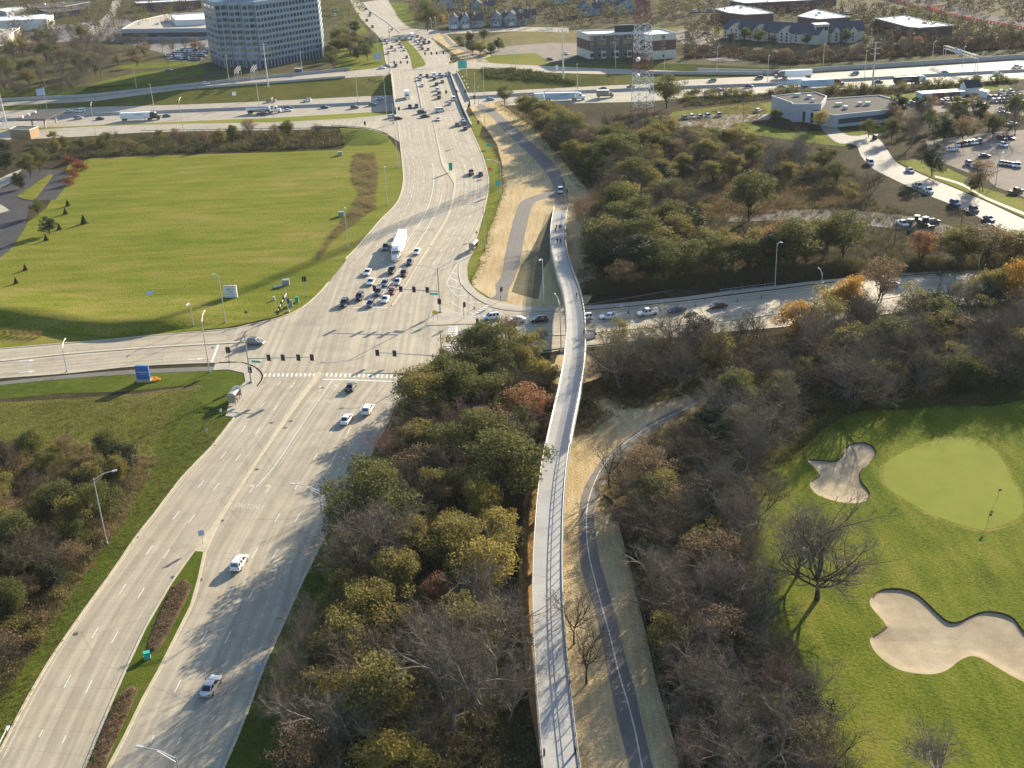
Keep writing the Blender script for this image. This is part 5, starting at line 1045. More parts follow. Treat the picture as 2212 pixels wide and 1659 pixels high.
# blue monument sign with flower bed
p=W1('q',245,1290); T=thing('monument_sign',tuple(p),'blue slab sign with white lettering standing in an orange flower bed','sign',None,R(-6))
hb_=hgt(p,K('q',[(225,1080)])[0]); MB().b2(-1.7,1.7,-0.45,0.45,0,0.75).build('plinth','barrier',T); MB().b2(-1.6,1.6,-0.32,0.32,0.75,hb_).build('slab','sign_blue',T)
marks(T,'sign_white',-0.34,hb_*0.60,2.7,0.34,11); marks(T,'sign_white',-0.34,hb_*0.50,1.5,0.10,9)
fb=MB(); rr=random.Random(3)
for k in range(420):
    a=rr.uniform(0,6.283); d=math.sqrt(rr.random()); fb.box((d*2.7*math.cos(a)+0.9,d*1.3*math.sin(a)+0.7,0.15+rr.uniform(0,.25)),(0.3,0.3,0.25),rr.uniform(0,3),0,(0.5,0.5))
fo=fb.build('flowers','flower_orange',None); fo.location=tuple(p); tag(fo,'bed of orange flowers around the blue sign','flower bed')
# white stone sign
p=W1('q',1375,195); hs_=hgt(p,K('q',[(1360,40)])[0]); T=thing('monument_sign',tuple(p),'white stone sign slab with dark script lettering on the left lawn','sign',None,R(-4))
MB().b2(-1.75,1.75,-0.35,0.35,0,hs_-0.25).build('slab','wall_white',T)
for k in range(7):MB().b2(-1.8+k*0.52,-1.38+k*0.52,-0.45,0.45,hs_-0.24,hs_).build('coping','wall_cream',T)
marks(T,'signal_black',-0.36,hs_*0.64,2.6,0.5,8); marks(T,'signal_black',-0.36,hs_*0.45,1.6,0.42,5); marks(T,'cabinet',-0.36,hs_*0.27,2.2,0.14,14)
# utility boxes
def cabinet(reg,b,w,d,h,lb,mat='cabinet',a=0.1,z=0.03):
    p=W1(reg,*b,z); T=thing('utility_cabinet',tuple(p),lb,'utility cabinet','utility cabinets on the lawns',a)
    MB().b2(-w/2-.1,w/2+.1,-d/2-.1,d/2+.1,0,0.12).build('pad','barrier',T); MB().b2(-w/2,w/2,-d/2,d/2,0.12,h).build('body',mat,T); MB().b2(-w/2-.04,w/2+.04,-d/2-.04,d/2+.04,h,h+0.08).build('lid',mat,T); MB().b2(-w*0.46,w*0.46,-d/2-0.03,-d/2,0.2,h-0.1).build('door',mat,T)
cabinet('D',(1855,185),1.9,1.5,1.5,'grey green transformer box on the left lawn near the weed patch'); cabinet('D',(1885,325),1.0,0.8,1.8,'tall pale signal cabinet beside the far left mast'); cabinet('D',(1925,300),0.9,0.8,1.5,'dark green cabinet right of the pale one','sign_green'); cabinet('D',(1777,285),0.5,0.5,0.9,'small beige pedestal box on the left lawn','wall_cream'); cabinet('A',(2212,1400),1.8,1.5,1.5,'dark transformer box with blue top at the right of the field'); cabinet('A',(2205,1005),1.8,1.5,1.4,'dark transformer box at the upper right of the field'); cabinet('F',(1790,345),2.2,1.2,1.4,'dark box with a white lid beside the east road at right','wall_dark'); cabinet('G',(955,945),0.9,0.7,1.0,'small teal green utility box in the median grass','sign_teal',0.4,0.2)
p=W1('D',1805,200); MBs=MB().tube([(-1.2,0,0.25),(1.2,0,0.25)],0.3,10); o=MBs.build('concrete_pipe','wall_white'); o.location=tuple(p); o.rotation_euler=(0,0,0.5); tag(o,'short white pipe lying on the lawn beside the transformer box','pipe')
# bus shelters
def shelter(reg,b,a,lb):
    p=W1(reg,*b); T=thing('bus_shelter',(p[0],p[1],0.14),lb,'bus shelter','bus shelters',a)
    for x in (-2.1,-0.7,0.7,2.1):
        for y in (-0.8,0.8):MB().b2(x-0.05,x+0.05,y-0.05,y+0.05,0,2.25).build('post','bronze',T)
    for k in range(3):
        m=MB(); n_=8; xs=(-2.2+k*1.47,-2.2+(k+1)*1.47-0.06)
        pr=[(math.cos(math.pi*i/n_)*0.98,2.25+0.55*math.sin(math.pi*i/n_)) for i in range(n_+1)]
        for x in xs:m.v.extend([(x,y,z) for y,z in pr])
        m.f=[(i,i+1,n_+1+i+1,n_+1+i) for i in range(n_)]+[tuple(range(n_,-1,-1)),tuple(range(n_+1,2*n_+2))]; m.m=[0]*len(m.f); m.build('roof_vault','vault',T)
    for x0,x1,y in ((-2.05,-0.75,0.8),(-0.65,0.65,0.8),(0.75,2.05,0.8)):MB().b2(x0,x1,y-0.02,y+0.02,0.3,2.1).build('glass_panel','shelter_glass',T)
    for x in (-2.1,2.1):MB().b2(x-0.02,x+0.02,-0.7,0.7,0.3,2.1).build('glass_panel','shelter_glass',T)
    MB().b2(-1.5,1.5,0.25,0.6,0.4,0.48).build('bench','bronze',T)
shelter('q',(1425,1540),math.atan2(dN[1],dN[0])+0.1,'bronze bus shelter with three white vaulted roofs by the near left pavement'); shelter('m2',(1505,395),R(75),'bus shelter with white vaulted roof on the far right pavement')
# guardrails
def guard(P,lb,mat='galv'):
    P=resample(catmull(P,4),step=2.0); T=thing('guardrail',(0,0,0),lb,'guardrail'); pm=MB().b2(-0.08,0.08,-0.1,0.1,0,0.75).mesh('post','rust_rail')
    MB().sweep(P,[(-0.04,0.45),(0.04,0.45),(0.06,0.6),(0.04,0.78),(-0.04,0.78)]).build('rail',mat,T)
    for p in P[::2]:put('post',pm,T,tuple(p))
guard(W('E',[(1310,632),(1450,612),(1600,597),(1800,577),(2000,562),(2212,540)])+W('F',[(200,505)]),'rusty steel guardrail along the near side of the east road','rust_rail'); guard(W('m1',[(-120,92),(0,102),(150,112),(310,128),(450,155),(610,210)]),'curved guardrail on the ramp corner above the left lawn'); guard(W('A',[(920,853),(1200,850),(1600,843),(2000,838),(2200,832)],[-3.6,-3.5,-2.2,-1.5,-1.0]),'long guardrail along the toll ramp above the bushes'); guard(W('E',[(1560,330),(1640,322)])+W('F',[(-60,235)]),'short guardrail by the footbridge on the far side of the east road','rust_rail')
T=thing('pipe_railing',tuple(W1('F',400,225)),'low grey pipe railing behind the far pavement of the east road','railing',None,0.2)
for x in np.linspace(-7,9,6):MB().tube([(x,0,0),(x,0,1.2)],0.05,6).build('post','galv',T)
for z in (0.6,1.2):MB().tube([(-7,0,z),(9,0,z)],0.045,6).build('rail','galv',T)
# silt fence beside the trail
SF_=resample(catmull(W('E',[(1700,1560)])+W('H',[(1800,0),(1850,200),(1890,350),(1945,600),(1995,820),(2050,1050),(2120,1280)]),4),step=1.5); plain('silt',(0.03,0.03,0.03),0.9)
T=thing('silt_fence',(0,0,0),'low dark silt fence along the right side of the trail','fence'); MB().sweep(SF_,[(-0.02,0),(0.02,0),(0.02,0.7),(-0.02,0.7)]).build('fabric','silt',T)
stake=MB().b2(-0.03,0.03,-0.03,0.03,0,0.95).mesh('stake','wall_cream')
for p in SF_[::2]:put('stake',stake,T,tuple(p))
# the red and white lattice mast
pm_=W1('O',1388,271); MT=thing('lattice_mast',tuple(pm_),'tall red and white lattice radio mast rising past the top of the photo','radio mast',None,R(20))
HM=92.0; zb=[hgt(pm_,(1388,y/6)) for y in (1500,1330,940,660,310)]; bounds=[0,zb[1],zb[2],zb[3],zb[4],zb[4]+16,HM]
def mw(z):return 4.1-2.9*min(1,z/HM)**0.9
def band(z):return 'mast_red' if sum(z>=b for b in bounds[1:])% 2==0 else 'mast_white'
zs=[0]
while zs[-1]<HM:zs.append(zs[-1]+2.9)
lev=sorted(set(zs+bounds[1:]))
for k in range(4):
    sx,sy=((-1,-1),(1,-1),(1,1),(-1,1))[k]
    for z0,z1 in zip(bounds[:-1],bounds[1:]):MB().tube([(sx*mw(z0),sy*mw(z0),z0),(sx*mw(z1),sy*mw(z1),z1)],0.13,6).build('leg',band((z0+z1)/2),MT)
C4=((-1,-1),(1,-1),(1,1),(-1,1))
for z0,z1 in zip(zs[:-1],zs[1:]):
    mt=band((z0+z1)/2); m=MB()
    for k in range(4):
        a,b_=C4[k],C4[(k+1)% 4]
        m.bar((a[0]*mw(z0),a[1]*mw(z0),z0),(b_[0]*mw(z1),b_[1]*mw(z1),z1),0.16); m.bar((b_[0]*mw(z0),b_[1]*mw(z0),z0),(a[0]*mw(z1),a[1]*mw(z1),z1),0.16); m.bar((a[0]*mw(z0),a[1]*mw(z0),z0),(b_[0]*mw(z0),b_[1]*mw(z0),z0),0.1)
    m.build('lattice_bay',mt,MT)
for k in range(2):d_=MB().tube([(-4.2+k*0.2,-3.6,zb[2]*(0.98+0.3*k)),(-4.9+k*0.2,-4.3,zb[2]*(0.98+0.3*k))],[1.0,0.9],12).build('dish','sign_white',MT)
MB().box((3.0,1.0,1.2),(4,3,2.4)).build('equipment_hut','wall_cream',MT)
# second mast's foot at the left edge
pm2=W1('A',20,830,-2.5); T=thing('lattice_mast',tuple(pm2),'foot of a white and red lattice mast at the left edge','radio mast',None,0.3); hm2=30
for k in range(4):
    sx,sy=C4[k]; MB().tube([(sx*2.2,sy*2.2,0),(sx*1.2,sy*1.2,hm2)],0.14,6).build('leg','mast_white',T)
for i in range(10):
    z0,z1=i*3,i*3+3; w0,w1=2.2-i*0.1,2.1-i*0.1; m=MB()
    for k in range(4):
        a,b_=C4[k],C4[(k+1)% 4]; m.bar((a[0]*w0,a[1]*w0,z0),(b_[0]*w1,b_[1]*w1,z1),0.13); m.bar((b_[0]*w0,b_[1]*w0,z0),(a[0]*w1,a[1]*w1,z1),0.13)
    m.build('lattice_bay','mast_red' if 4<=i<6 else 'mast_white',T)
# sign gantries
def gantry(p0,p1,h,lb,signs=()):
    T=thing('sign_gantry',tuple(p0),lb,'sign gantry'); d=np.array(p1)-np.array(p0); L=np.linalg.norm(d[:2]); a=math.atan2(d[1],d[0]); T.rotation_euler=(0,0,a)
    for x in (0,L):
        for y in (-0.7,0.7):MB().tube([(x,y,0),(x,y,h+0.5)],0.18,6).build('post','galv',T)
    for y in (-0.7,0.7):
        for z in (h-1,h+0.5):MB().bar((0,y,z),(L,y,z),0.2).build('chord','galv',T)
    n_=max(3,int(L/2.2)); m=MB()
    for k in range(n_):
        x0,x1=L*k/n_,L*(k+1)/n_
        for y in (-0.7,0.7):m.bar((x0,y,h-1 if k % 2 else h+0.5),(x1,y,h+0.5 if k % 2 else h-1),0.12)
        m.bar((x0,-0.7,h+0.5),(x1,0.7,h+0.5),0.1)
    o=m.build('lattice','galv',T); o['kind']='stuff'
    for x in signs:MB().box((x*L,0.9,h),(3.2,0.12,3.0)).build('sign_panel','sign_pale',T)
ga,gb_=W1('c2',1585,945,-1.3),W1('c2',1170,790,-0.8); gantry(ga,gb_,hgt(ga,K('c2',[(1600,735)])[0]),'large steel sign gantry spanning the motorway at right',(0.45,0.6))
ga,gb_=W1('A',1535,535,0),W1('A',1558,500,0); gantry(ga,gb_,6,'small toll gantry over the ramp below the office tower, left one'); ga,gb_=W1('A',1640,525,0),W1('A',1662,492,0); gantry(ga,gb_,6,'small toll gantry over the ramp below the office tower, right one')
# bridge walkway lamps
for k,(x,y) in enumerate(((1520,1010),(1545,1058),(1575,1105),(1597,1150))):
    p=W1('b1',x,y+25,1.5); T=thing('globe_lamp',tuple(p),['farthest','second farthest','second nearest','nearest'][k]+' white globe lamp on the bridge walkway parapet','globe lamp','globe lamps on the bridge walkway'); MB().tube([(0,0,0),(0,0,1.2)],0.07,6).build('stem','black',T)
    m=MB(); m.tube([(0,0,1.2),(0,0,1.35),(0,0,1.6),(0,0,1.85),(0,0,1.95)],[0.12,0.3,0.4,0.3,0.1],10); m.build('globe','sign_white',T,True)
# golf flag, traffic posts, cones
for k,(rg,x,y,lb) in enumerate((('F',2040,1575,'golf flag with dark red pennant on the putting green'),('I',1978,78,'short dark marker at the lower edge of the putting green'))):
    p=W1(rg,x,y,GZ); T=thing('golf_flag',tuple(p),lb,'golf flag'); MB().tube([(0,0,0),(0,0,2.1)],0.03,5).build('pole','pole_dark',T); MB().b2(0,0.5,-0.02,0.02,1.6,2.1).build('pennant','mast_red',T)
cone=MB(); cone.tube([(0,0,0),(0,0,0.06)],0.25,8); cone.tube([(0,0,0.06),(0,0,0.95)],[0.17,0.05],8)
cone=cone.mesh('marker_post','pole_dark')
for rg,x,y,lb in (('E',862,342,'slim dark marker post on the right turn lane near the crossing'),('E',1860,372,'slim marker post on the east road before the white pickup'),('E',2065,355,'slim marker post on the east road behind the white pickup'),('F',85,325,'slim marker post on the east road beside the maroon car'),('F',510,275,'slim marker post in the tree shadow on the east road'),('F',355,295,'slim marker post left of the tree shadow on the east road')):p=W1(rg,x,y,0.06); tag(put('marker_post',cone,None,tuple(p)),lb,'marker post','marker posts on the lanes')
# ------------------------------------------------------------------ vehicles
PC=dict(white=(0.80,0.80,0.79),silver=(0.45,0.46,0.48),grey=(0.16,0.17,0.18),black=(0.012,0.012,0.014),navy=(0.02,0.035,0.09),blue=(0.03,0.10,0.32),red=(0.32,0.02,0.02),maroon=(0.10,0.018,0.022),green=(0.03,0.20,0.06),tan=(0.30,0.25,0.18),lblue=(0.22,0.33,0.45),olive=(0.20,0.18,0.12),brown=(0.10,0.06,0.04))
for k,c in PC.items():paint('paint_'+k,c,0.3 if k not in ('silver','grey') else 0.35,0.6,0.4 if k in ('silver','grey') else 0.0)
plain('car_glass',(0.012,0.014,0.018),0.06,0,0.8); plain('tyre',(0.018,0.018,0.018),0.85); plain('rim',(0.35,0.36,0.37),0.35,0.7); plain('headlight',(0.75,0.76,0.78),0.15); plain('taillight',(0.30,0.012,0.012),0.25); plain('trim',(0.02,0.02,0.02),0.6); plain('box_white',(0.80,0.80,0.79),0.5,var=0.04); plain('chrome',(0.6,0.61,0.62),0.25,0.9); plain('bed_dark',(0.05,0.05,0.05),0.7); plain('lorry_blue',(0.45,0.55,0.66),0.5); plain('box_dark',(0.03,0.045,0.045),0.5); plain('box_olive',(0.30,0.27,0.18),0.6,var=0.3,scale=1.5)
SPEC={   # stations: x, half width, bottom, shoulder height; cabin: base x0 x1, roof x0 x1, base z, roof z, half widths
 'sedan':([(-2.42,.74,.42,.80),(-2.32,.86,.28,.96),(-1.6,.92,.20,1.0),(0,.92,.18,.96),(1.0,.92,.18,.93),(1.8,.90,.20,.84),(2.25,.82,.26,.70),(2.40,.66,.36,.56)],(-1.95,1.15,-1.05,.20,.95,1.44,.84,.63),1.42,.33),
 'suv':([(-2.32,.82,.45,.98),(-2.24,.93,.32,1.10),(-1.2,.95,.26,1.10),(.9,.95,.26,1.07),(1.8,.93,.28,1.0),(2.2,.86,.34,.86),(2.34,.70,.44,.70)],(-2.2,1.2,-1.9,.35,1.07,1.72,.88,.72),1.38,.37),
 'hatch':([(-2.0,.76,.42,.9),(-1.94,.86,.3,1.0),(-1,.88,.2,1.0),(.8,.88,.2,.95),(1.5,.86,.22,.85),(1.9,.78,.28,.7),(2.02,.62,.38,.56)],(-1.9,1.15,-1.6,.2,.96,1.52,.81,.64),1.25,.32),
 'pickup':([(-2.9,.90,.50,1.0),(-2.82,.97,.42,1.12),(-.6,.98,.34,1.12),(1.2,.98,.34,1.12),(2.3,.95,.36,1.05),(2.7,.88,.42,.92),(2.82,.74,.5,.74)],(-.75,1.5,-.45,.75,1.10,1.86,.92,.76),1.75,.40),
 'van':([(-2.5,.90,.42,1.1),(-2.44,.98,.32,1.2),(-1.2,1.0,.26,1.2),(.9,1.0,.26,1.15),(1.9,.97,.28,1.05),(2.4,.88,.34,.85),(2.52,.72,.44,.70)],(-2.4,1.9,-2.3,.95,1.15,2.05,.94,.82),1.6,.36)}
def car_parts(kind):
    st,(c0,c1,r0,r1,zb_,zr,wb,wr),ax,rw=SPEC[kind]; D=[]
    m=MB(); n=0
    for x,w,zl,zt in st:m.v.extend([(x,-w*.92,zl),(x,-w,zl+.14),(x,-w,zl+(zt-zl)*.72),(x,-w*.9,zt),(x,w*.9,zt),(x,w,zl+(zt-zl)*.72),(x,w,zl+.14),(x,w*.92,zl)])
    for i in range(len(st)-1):
        for k in range(8):m.f.append((i*8+k,i*8+(k+1)% 8,(i+1)*8+(k+1)% 8,(i+1)*8+k)); m.m.append(0)
    m.f+=[tuple(range(7,-1,-1)),tuple((len(st)-1)*8+k for k in range(8))]; m.m+=[0,0]
    B=[(c0,-wb,zb_-.05),(c1,-wb,zb_-.05),(c1,wb,zb_-.05),(c0,wb,zb_-.05)]; T=[(r0,-wr,zr),(r1,-wr,zr),(r1,wr,zr),(r0,wr,zr)]
    T2=[(r0+.12,-wr*.82,zr+.05),(r1-.12,-wr*.82,zr+.05),(r1-.12,wr*.82,zr+.05),(r0+.12,wr*.82,zr+.05)]
    m.add(B+T+T2,[(0,1,5,4),(1,2,6,5),(2,3,7,6),(3,0,4,7),(4,5,9,8),(5,6,10,9),(6,7,11,10),(7,4,8,11),(8,9,10,11)])
    D.append(('body',m,'PAINT'))
    def panel(q,ins,push):
        q=[Vector(p) for p in q]; c=sum(q,Vector())/4; nn=(q[1]-q[0]).cross(q[3]-q[0]).normalized()
        return [tuple(c+(p-c)*ins+nn*push) for p in q]
    def gl(name,q,ins=.86):
        a=panel(q,ins,.012); D.append((name,MB().add(a,[(0,1,2,3)]),'car_glass'))
    gl('windshield',[B[1],B[2],T[2],T[1]],.88); gl('rear_window',[B[3],B[0],T[0],T[3]],.82)
    for s in (0,1):
        b0,b1,t1,t0=(B[0],B[1],T[1],T[0]) if s==0 else (B[3],B[2],T[2],T[3])
        lp=lambda p,q,f:tuple(p[i]+(q[i]-p[i])*f for i in range(3))
        cuts=[(0.0,.47),(.5,1.0)] if kind!='pickup' else [(0.0,.42),(.46,1.0)]
        if kind in ('suv','van'):cuts=[(0.0,.28),(.31,.62),(.65,1.0)]
        for f0,f1 in cuts:
            q=[lp(b0,b1,f0),lp(b0,b1,f1),lp(t0,t1,f1),lp(t0,t1,f0)]
            if s:q=[q[1],q[0],q[3],q[2]]
            gl('side_window',q,.82)
    W0=st[-2][1]; zt=st[-2][3]; x1=st[-1][0]; x0=st[0][0]
    for s in (-1,1):
        D.append(('headlight',MB().box((x1-.12,s*W0*.78,zt-.08),(.22,.36,.15)),'headlight')); D.append(('taillight',MB().box((x0+.07,s*st[1][1]*.84,st[1][3]-.2),(.14,.24,.24)),'taillight'))
        D.append(('mirror',MB().box((c1-.45,s*(wb+.16),zb_+.1),(.16,.22,.16)),'trim'))
        for a in (-ax,ax):
            w=MB().tube([(a,s*(st[2][1]-.2),rw),(a,s*(st[2][1]+.02),rw)],rw,14); D.append(('wheel',w,'tyre')); D.append(('>rim',MB().tube([(a,s*(st[2][1]+.0),rw),(a,s*(st[2][1]+.035),rw)],rw*.62,10),'rim'))
    D.append(('bumper',MB().box((x1-.05,0,st[-1][2]+.08),(.12,W0*1.5,.16)),'trim')); D.append(('licence_plate',MB().box((x0-.005,0,st[0][2]+.25),(.03,.32,.16)),'headlight'))
    if kind=='pickup':D.append(('cargo_bed',MB().b2(-2.72,-.85,-.78,.78,1.06,1.135),'bed_dark'))
    if kind=='suv':
        for s in (-1,1):D.append(('roof_rail',MB().box((r0*.5+r1*.5,s*wr*.85,zr+.1),(abs(r1-r0)*.85,.05,.05)),'trim'))
    return D
CARM={}; CARJ={}
for kd in SPEC:
    L0=car_parts(kd); out=[]
    for nm,mb,mt in L0:out.append((nm,mb.mesh(nm.strip('>'),'paint_white' if mt=='PAINT' else mt),mt))
    CARM[kd]=out
    names=[]; J=MB()
    for nm,mb,mt in L0:
        if mt not in names:names.append(mt)
        J.add(mb.v,mb.f,names.index(mt))
    CARJ[kd]=(J.mesh('car',['paint_white' if x=='PAINT' else x for x in names]),names.index('PAINT'))
def repaint(o,i,mat):
    o.material_slots[i].link='OBJECT'; o.material_slots[i].material=M(mat)
CATN=dict(sedan='car',suv='car',hatch='car',pickup='pickup truck',van='van'); NMN=dict(sedan='sedan_car',suv='sport_utility_car',hatch='hatchback_car',pickup='pickup_truck',van='van')
def car(kind,colr,p,a,label,group,detail=True):
    if not detail:
        o=put(NMN[kind],CARJ[kind][0],None,tuple(p),a); repaint(o,CARJ[kind][1],'paint_'+colr); return tag(o,label,CATN[kind],group)
    T=thing(NMN[kind],tuple(p),label,CATN[kind],group,a); last=None
    for nm,me,mt in CARM[kind]:
        if nm[0]=='>':put(nm[1:],me,last)
        else:
            last=put(nm,me,T)
            if mt=='PAINT':repaint(last,0,'paint_'+colr)
    return T
def spot(reg,x,y,z=0.06,up=0.7):
    if z=='t':
        zz=-3.0
        for _ in range(6):
            p=ground(K(reg,[(x,y)])[0],zz+up); zz=level(p[0],p[1])+0.03
        p[2]=zz; return p
    p=ground(K(reg,[(x,y)])[0],z+up); p[2]=z; return p
def along(reg,x,y,fx,fy,z=0.06):
    a,b=spot(reg,x,y,z),spot(reg,fx,fy,z); return a,math.atan2(b[1]-a[1],b[0]-a[0])
def hwy(p): # heading of the motorway at a place (towards the right)
    a=LN['near1']; y0,y1=np.interp([p[0]-8,p[0]+8],a[:,0],a[:,1]); return math.atan2(y1-y0,16)
RG='vehicles on the roads'
CARS=[   # region, centre, towards, kind, colour, label
 ('G',1548,325,1592,258,'suv','white','white car with two dark roof panels driving away on the near road'),
 ('G',1365,1120,1405,1055,'sedan','silver','silver saloon car in the tree shadows near the bottom of the road'),
 ('E',172,990,198,950,'suv','white','white car driving towards the junction, farther right of the white pair'),
 ('E',32,1052,58,1010,'sedan','white','white car driving towards the junction, nearer left of the white pair'),
 ('E',62,842,84,805,'sedan','black','black car stopped at the near stop line'),
 ('E',435,793,480,768,'sedan','black','black car turning right at the near corner beside the trees'),
 ('q',1688,772,1800,778,'suv','grey','grey estate car entering the junction from the left road'),
 ('r',262,605,155,618,'suv','white','white car at the head of the queue on the east road'),
 ('r',600,642,530,645,'sedan','white','white car in the footbridge shadow behind the leafless tree'),
 ('r',888,640,775,650,'suv','black','black car leaving the footbridge shadow on the east road'),
 ('r',1470,612,1380,620,'suv','white','white car half hidden behind the footbridge'),
 ('r',1785,595,1670,605,'sedan','white','white saloon car right of the footbridge on the east road'),
 ('E',1985,365,1930,373,'pickup','white','white pickup with dark bed cover on the east road'),
 ('E',2175,345,2110,355,'sedan','navy','dark blue car following the white pickup'),
 ('F',230,318,180,325,'sedan','maroon','maroon car alone on the east road right of the dark blue one'),
 ('E',815,492,760,497,'sedan','grey','dark grey car waiting at the ladder crossing under the tree'),
 ('E',1595,500,1650,493,'sedan','black','black car below the viewing bay of the footbridge'),
 ('F',1350,183,1280,190,'sedan','silver','silver car behind the bare trees at the right of the east road'),
 ('m2',125,675,85,740,'sedan','white','white car in the left lane of the waiting queue, behind another white one'),
 ('m2',170,798,132,865,'sedan','white','white car in the middle left of the waiting queue'),
 ('m2',440,655,405,720,'suv','black','black car right in front of the white lorry'),
 ('m2',350,815,315,880,'sedan','grey','dark grey car in the queue between white and silver cars'),
 ('m2',265,935,230,1000,'suv','grey','black car in the queue beside the red hatchback'),
 ('m2',600,692,562,760,'suv','maroon','dark red car in the queue behind the silver one'),
 ('m2',515,800,475,868,'sedan','silver','silver car in the queue between the two red cars'),
 ('m2',442,920,410,985,'hatch','red','bright red hatchback in the waiting queue'),
 ('m2',355,1025,315,1095,'sedan','white','white car first in line in the right turn lanes of the queue'),
 ('m2',162,1085,130,1140,'hatch','grey','small dark car at the stop line in the queue'),
 ('m2',675,540,640,605,'sedan','black','black car behind the dark red one in the queue'),
 ('m2',765,408,725,475,'sedan','white','white car at the back of the right hand queue lane'),
 ('m2',370,350,330,425,'pickup','grey','dark pickup in the shadow left of the white lorry'),
 ('m2',512,215,480,275,'sedan','white','white car half hidden behind the white lorry'),
 ('E',118,262,95,300,'suv','black','black car in the left lanes of the queue'),
 ('E',18,303,-8,345,'suv','black','leftmost black car at the stop line of the queue'),
 ('m1',1685,688,1680,620,'pickup','maroon','maroon pickup driving away beside the orange sign'),
 ('m1',1805,703,1795,640,'sedan','maroon','maroon car right of the maroon pickup'),
 ('m1',1500,65,1488,10,'suv','grey','dark car with long shadow at the bridge end, leftmost of four'),
 ('m1',1590,48,1575,-10,'suv','grey','grey car at the bridge end beside the dark one'),
 ('m1',1607,113,1595,60,'sedan','maroon','purple brown car nearest us of the four at the bridge end'),
 ('m1',1578,12,1560,-45,'sedan','silver','silver car farthest of the four at the bridge end'),
]
for rg,x,y,fx,fy,kd,cl_,lb in CARS:p,a=along(rg,x,y,fx,fy); car(kd,cl_,p,a,lb,RG)
BR=[(1205,1540,'sedan','white','d','white car alone at the ramp junction stop line'),(1035,1500,'sedan','black','r','black car turning across the bridge junction, nearer one'),(995,1450,'suv','navy','r','dark blue car turning across the bridge junction, farther one'),(1230,1430,'van','white','r','white van turning on the bridge'),(1352,1338,'hatch','silver','u','silver car behind the white van at the bridge barrier'),(1402,1280,'van','white','u','tall white van beside the bridge barrier'),(840,1380,'suv','navy','d','left one of two dark cars side by side on the bridge'),(925,1374,'suv','navy','d','right one of two dark cars side by side on the bridge'),(1216,1258,'suv','black','u','black car last in the bridge lane, nearest'),(1216,1202,'suv','brown','u','dark brown car second in the bridge lane'),(1196,1155,'suv','white','u','white car third in the bridge lane'),(1184,1086,'suv','black','u','black car fourth in the bridge lane'),(1262,1052,'sedan','grey','u','dark grey car on the right bridge lane'),(1000,1100,'sedan','white','u','white car alone in the middle bridge lane'),(972,1022,'suv','silver','u','silver car at the head of the left bridge lane'),(980,982,'pickup','silver','u','silver pickup at the head of the left bridge lane'),(1062,974,'sedan','black','u','black car at the bridge stop line'),(1152,972,'van','white','u','white van at the bridge stop line'),(1157,1016,'suv','black','u','black car behind the white van at the stop line'),(1230,960,'suv','silver','u','silver car at the bridge stop line, left of its neighbour'),(1256,984,'suv','lblue','u','pale blue car just behind the bridge stop line'),(1311,963,'sedan','white','u','white car at the right end of the bridge stop line'),(612,1508,'suv','white','r','white car waiting on the west ramp'),(682,1528,'sedan','maroon','r','maroon car waiting on the west ramp'),
 (482,874,'sedan','white','r','white car turning left of the far signal'),(545,850,'sedan','grey','r','grey car turning left of the far signal'),(657,848,'pickup','navy','d','dark blue pickup facing us beyond the bridge'),(790,488,'suv','silver','d','silver car left of the far white box truck'),(936,470,'suv','grey','u','dark car just right of the far box truck'),(990,492,'suv','silver','u','silver car in the far queue, back right'),(910,525,'sedan','white','u','white car in the far queue below the box truck'),(962,530,'sedan','grey','u','grey car in the middle of the far queue'),(1030,518,'suv','silver','u','silver car at the right of the far queue'),(950,562,'suv','white','u','white car in the left lane of the far queue'),(986,594,'sedan','silver','u','silver car last but one in the far queue'),(1000,626,'sedan','maroon','u','maroon car at the tail of the far queue'),(1022,556,'suv','black','u','black car in the right lane of the far queue'),(1086,547,'suv','black','u','black car at the right edge of the far queue'),(1076,635,'hatch','tan','u','small tan car behind the far queue'),(520,522,'sedan','maroon','d','maroon car coming over the far crossing'),(545,552,'suv','white','d','white car following the maroon one beyond the bridge'),(670,527,'suv','black','d','black car left of the far grass median'),(710,562,'sedan','black','d','black car beside the upper end of the grass median'),(731,600,'sedan','silver','d','silver car beside the grass median'),(768,640,'sedan','white','d','white car beside the middle of the grass median'),(605,610,'suv','grey','d','grey car in the left far lanes'),(651,642,'sedan','white','d','white car in the left far lanes'),(560,682,'suv','silver','d','silver car nearest the left far kerb'),(802,735,'hatch','silver','d','silver car beside the lower end of the grass median'),(270,116,'suv','black','d','black car farthest up the road'),(326,170,'suv','grey','d','grey car second farthest up the road'),(320,198,'sedan','tan','d','tan car far up the road'),(282,262,'suv','maroon','d','maroon car far up the road near the left kerb'),(355,345,'suv','brown','d','brown car just beyond the far crossing')]
def nx(p,s):     # heading of the far road: away (+1) or towards us (-1)
    P=np.array(NML); i=int(np.argmin(np.linalg.norm(P[:,:2]-np.array(p[:2]),axis=1))); i=min(max(i,1),len(P)-2); d=(P[i+1]-P[i-1])*s; return math.atan2(d[1],d[0])
for x,y,kd,cl_,d,lb in BR:p=spot('b1',x,y); car(kd,cl_,p,nx(p,1 if d=='u' else -1) if d!='r' else (0.25 if y>1200 else -0.3),lb,RG,False)
MG='vehicles on the motorway'
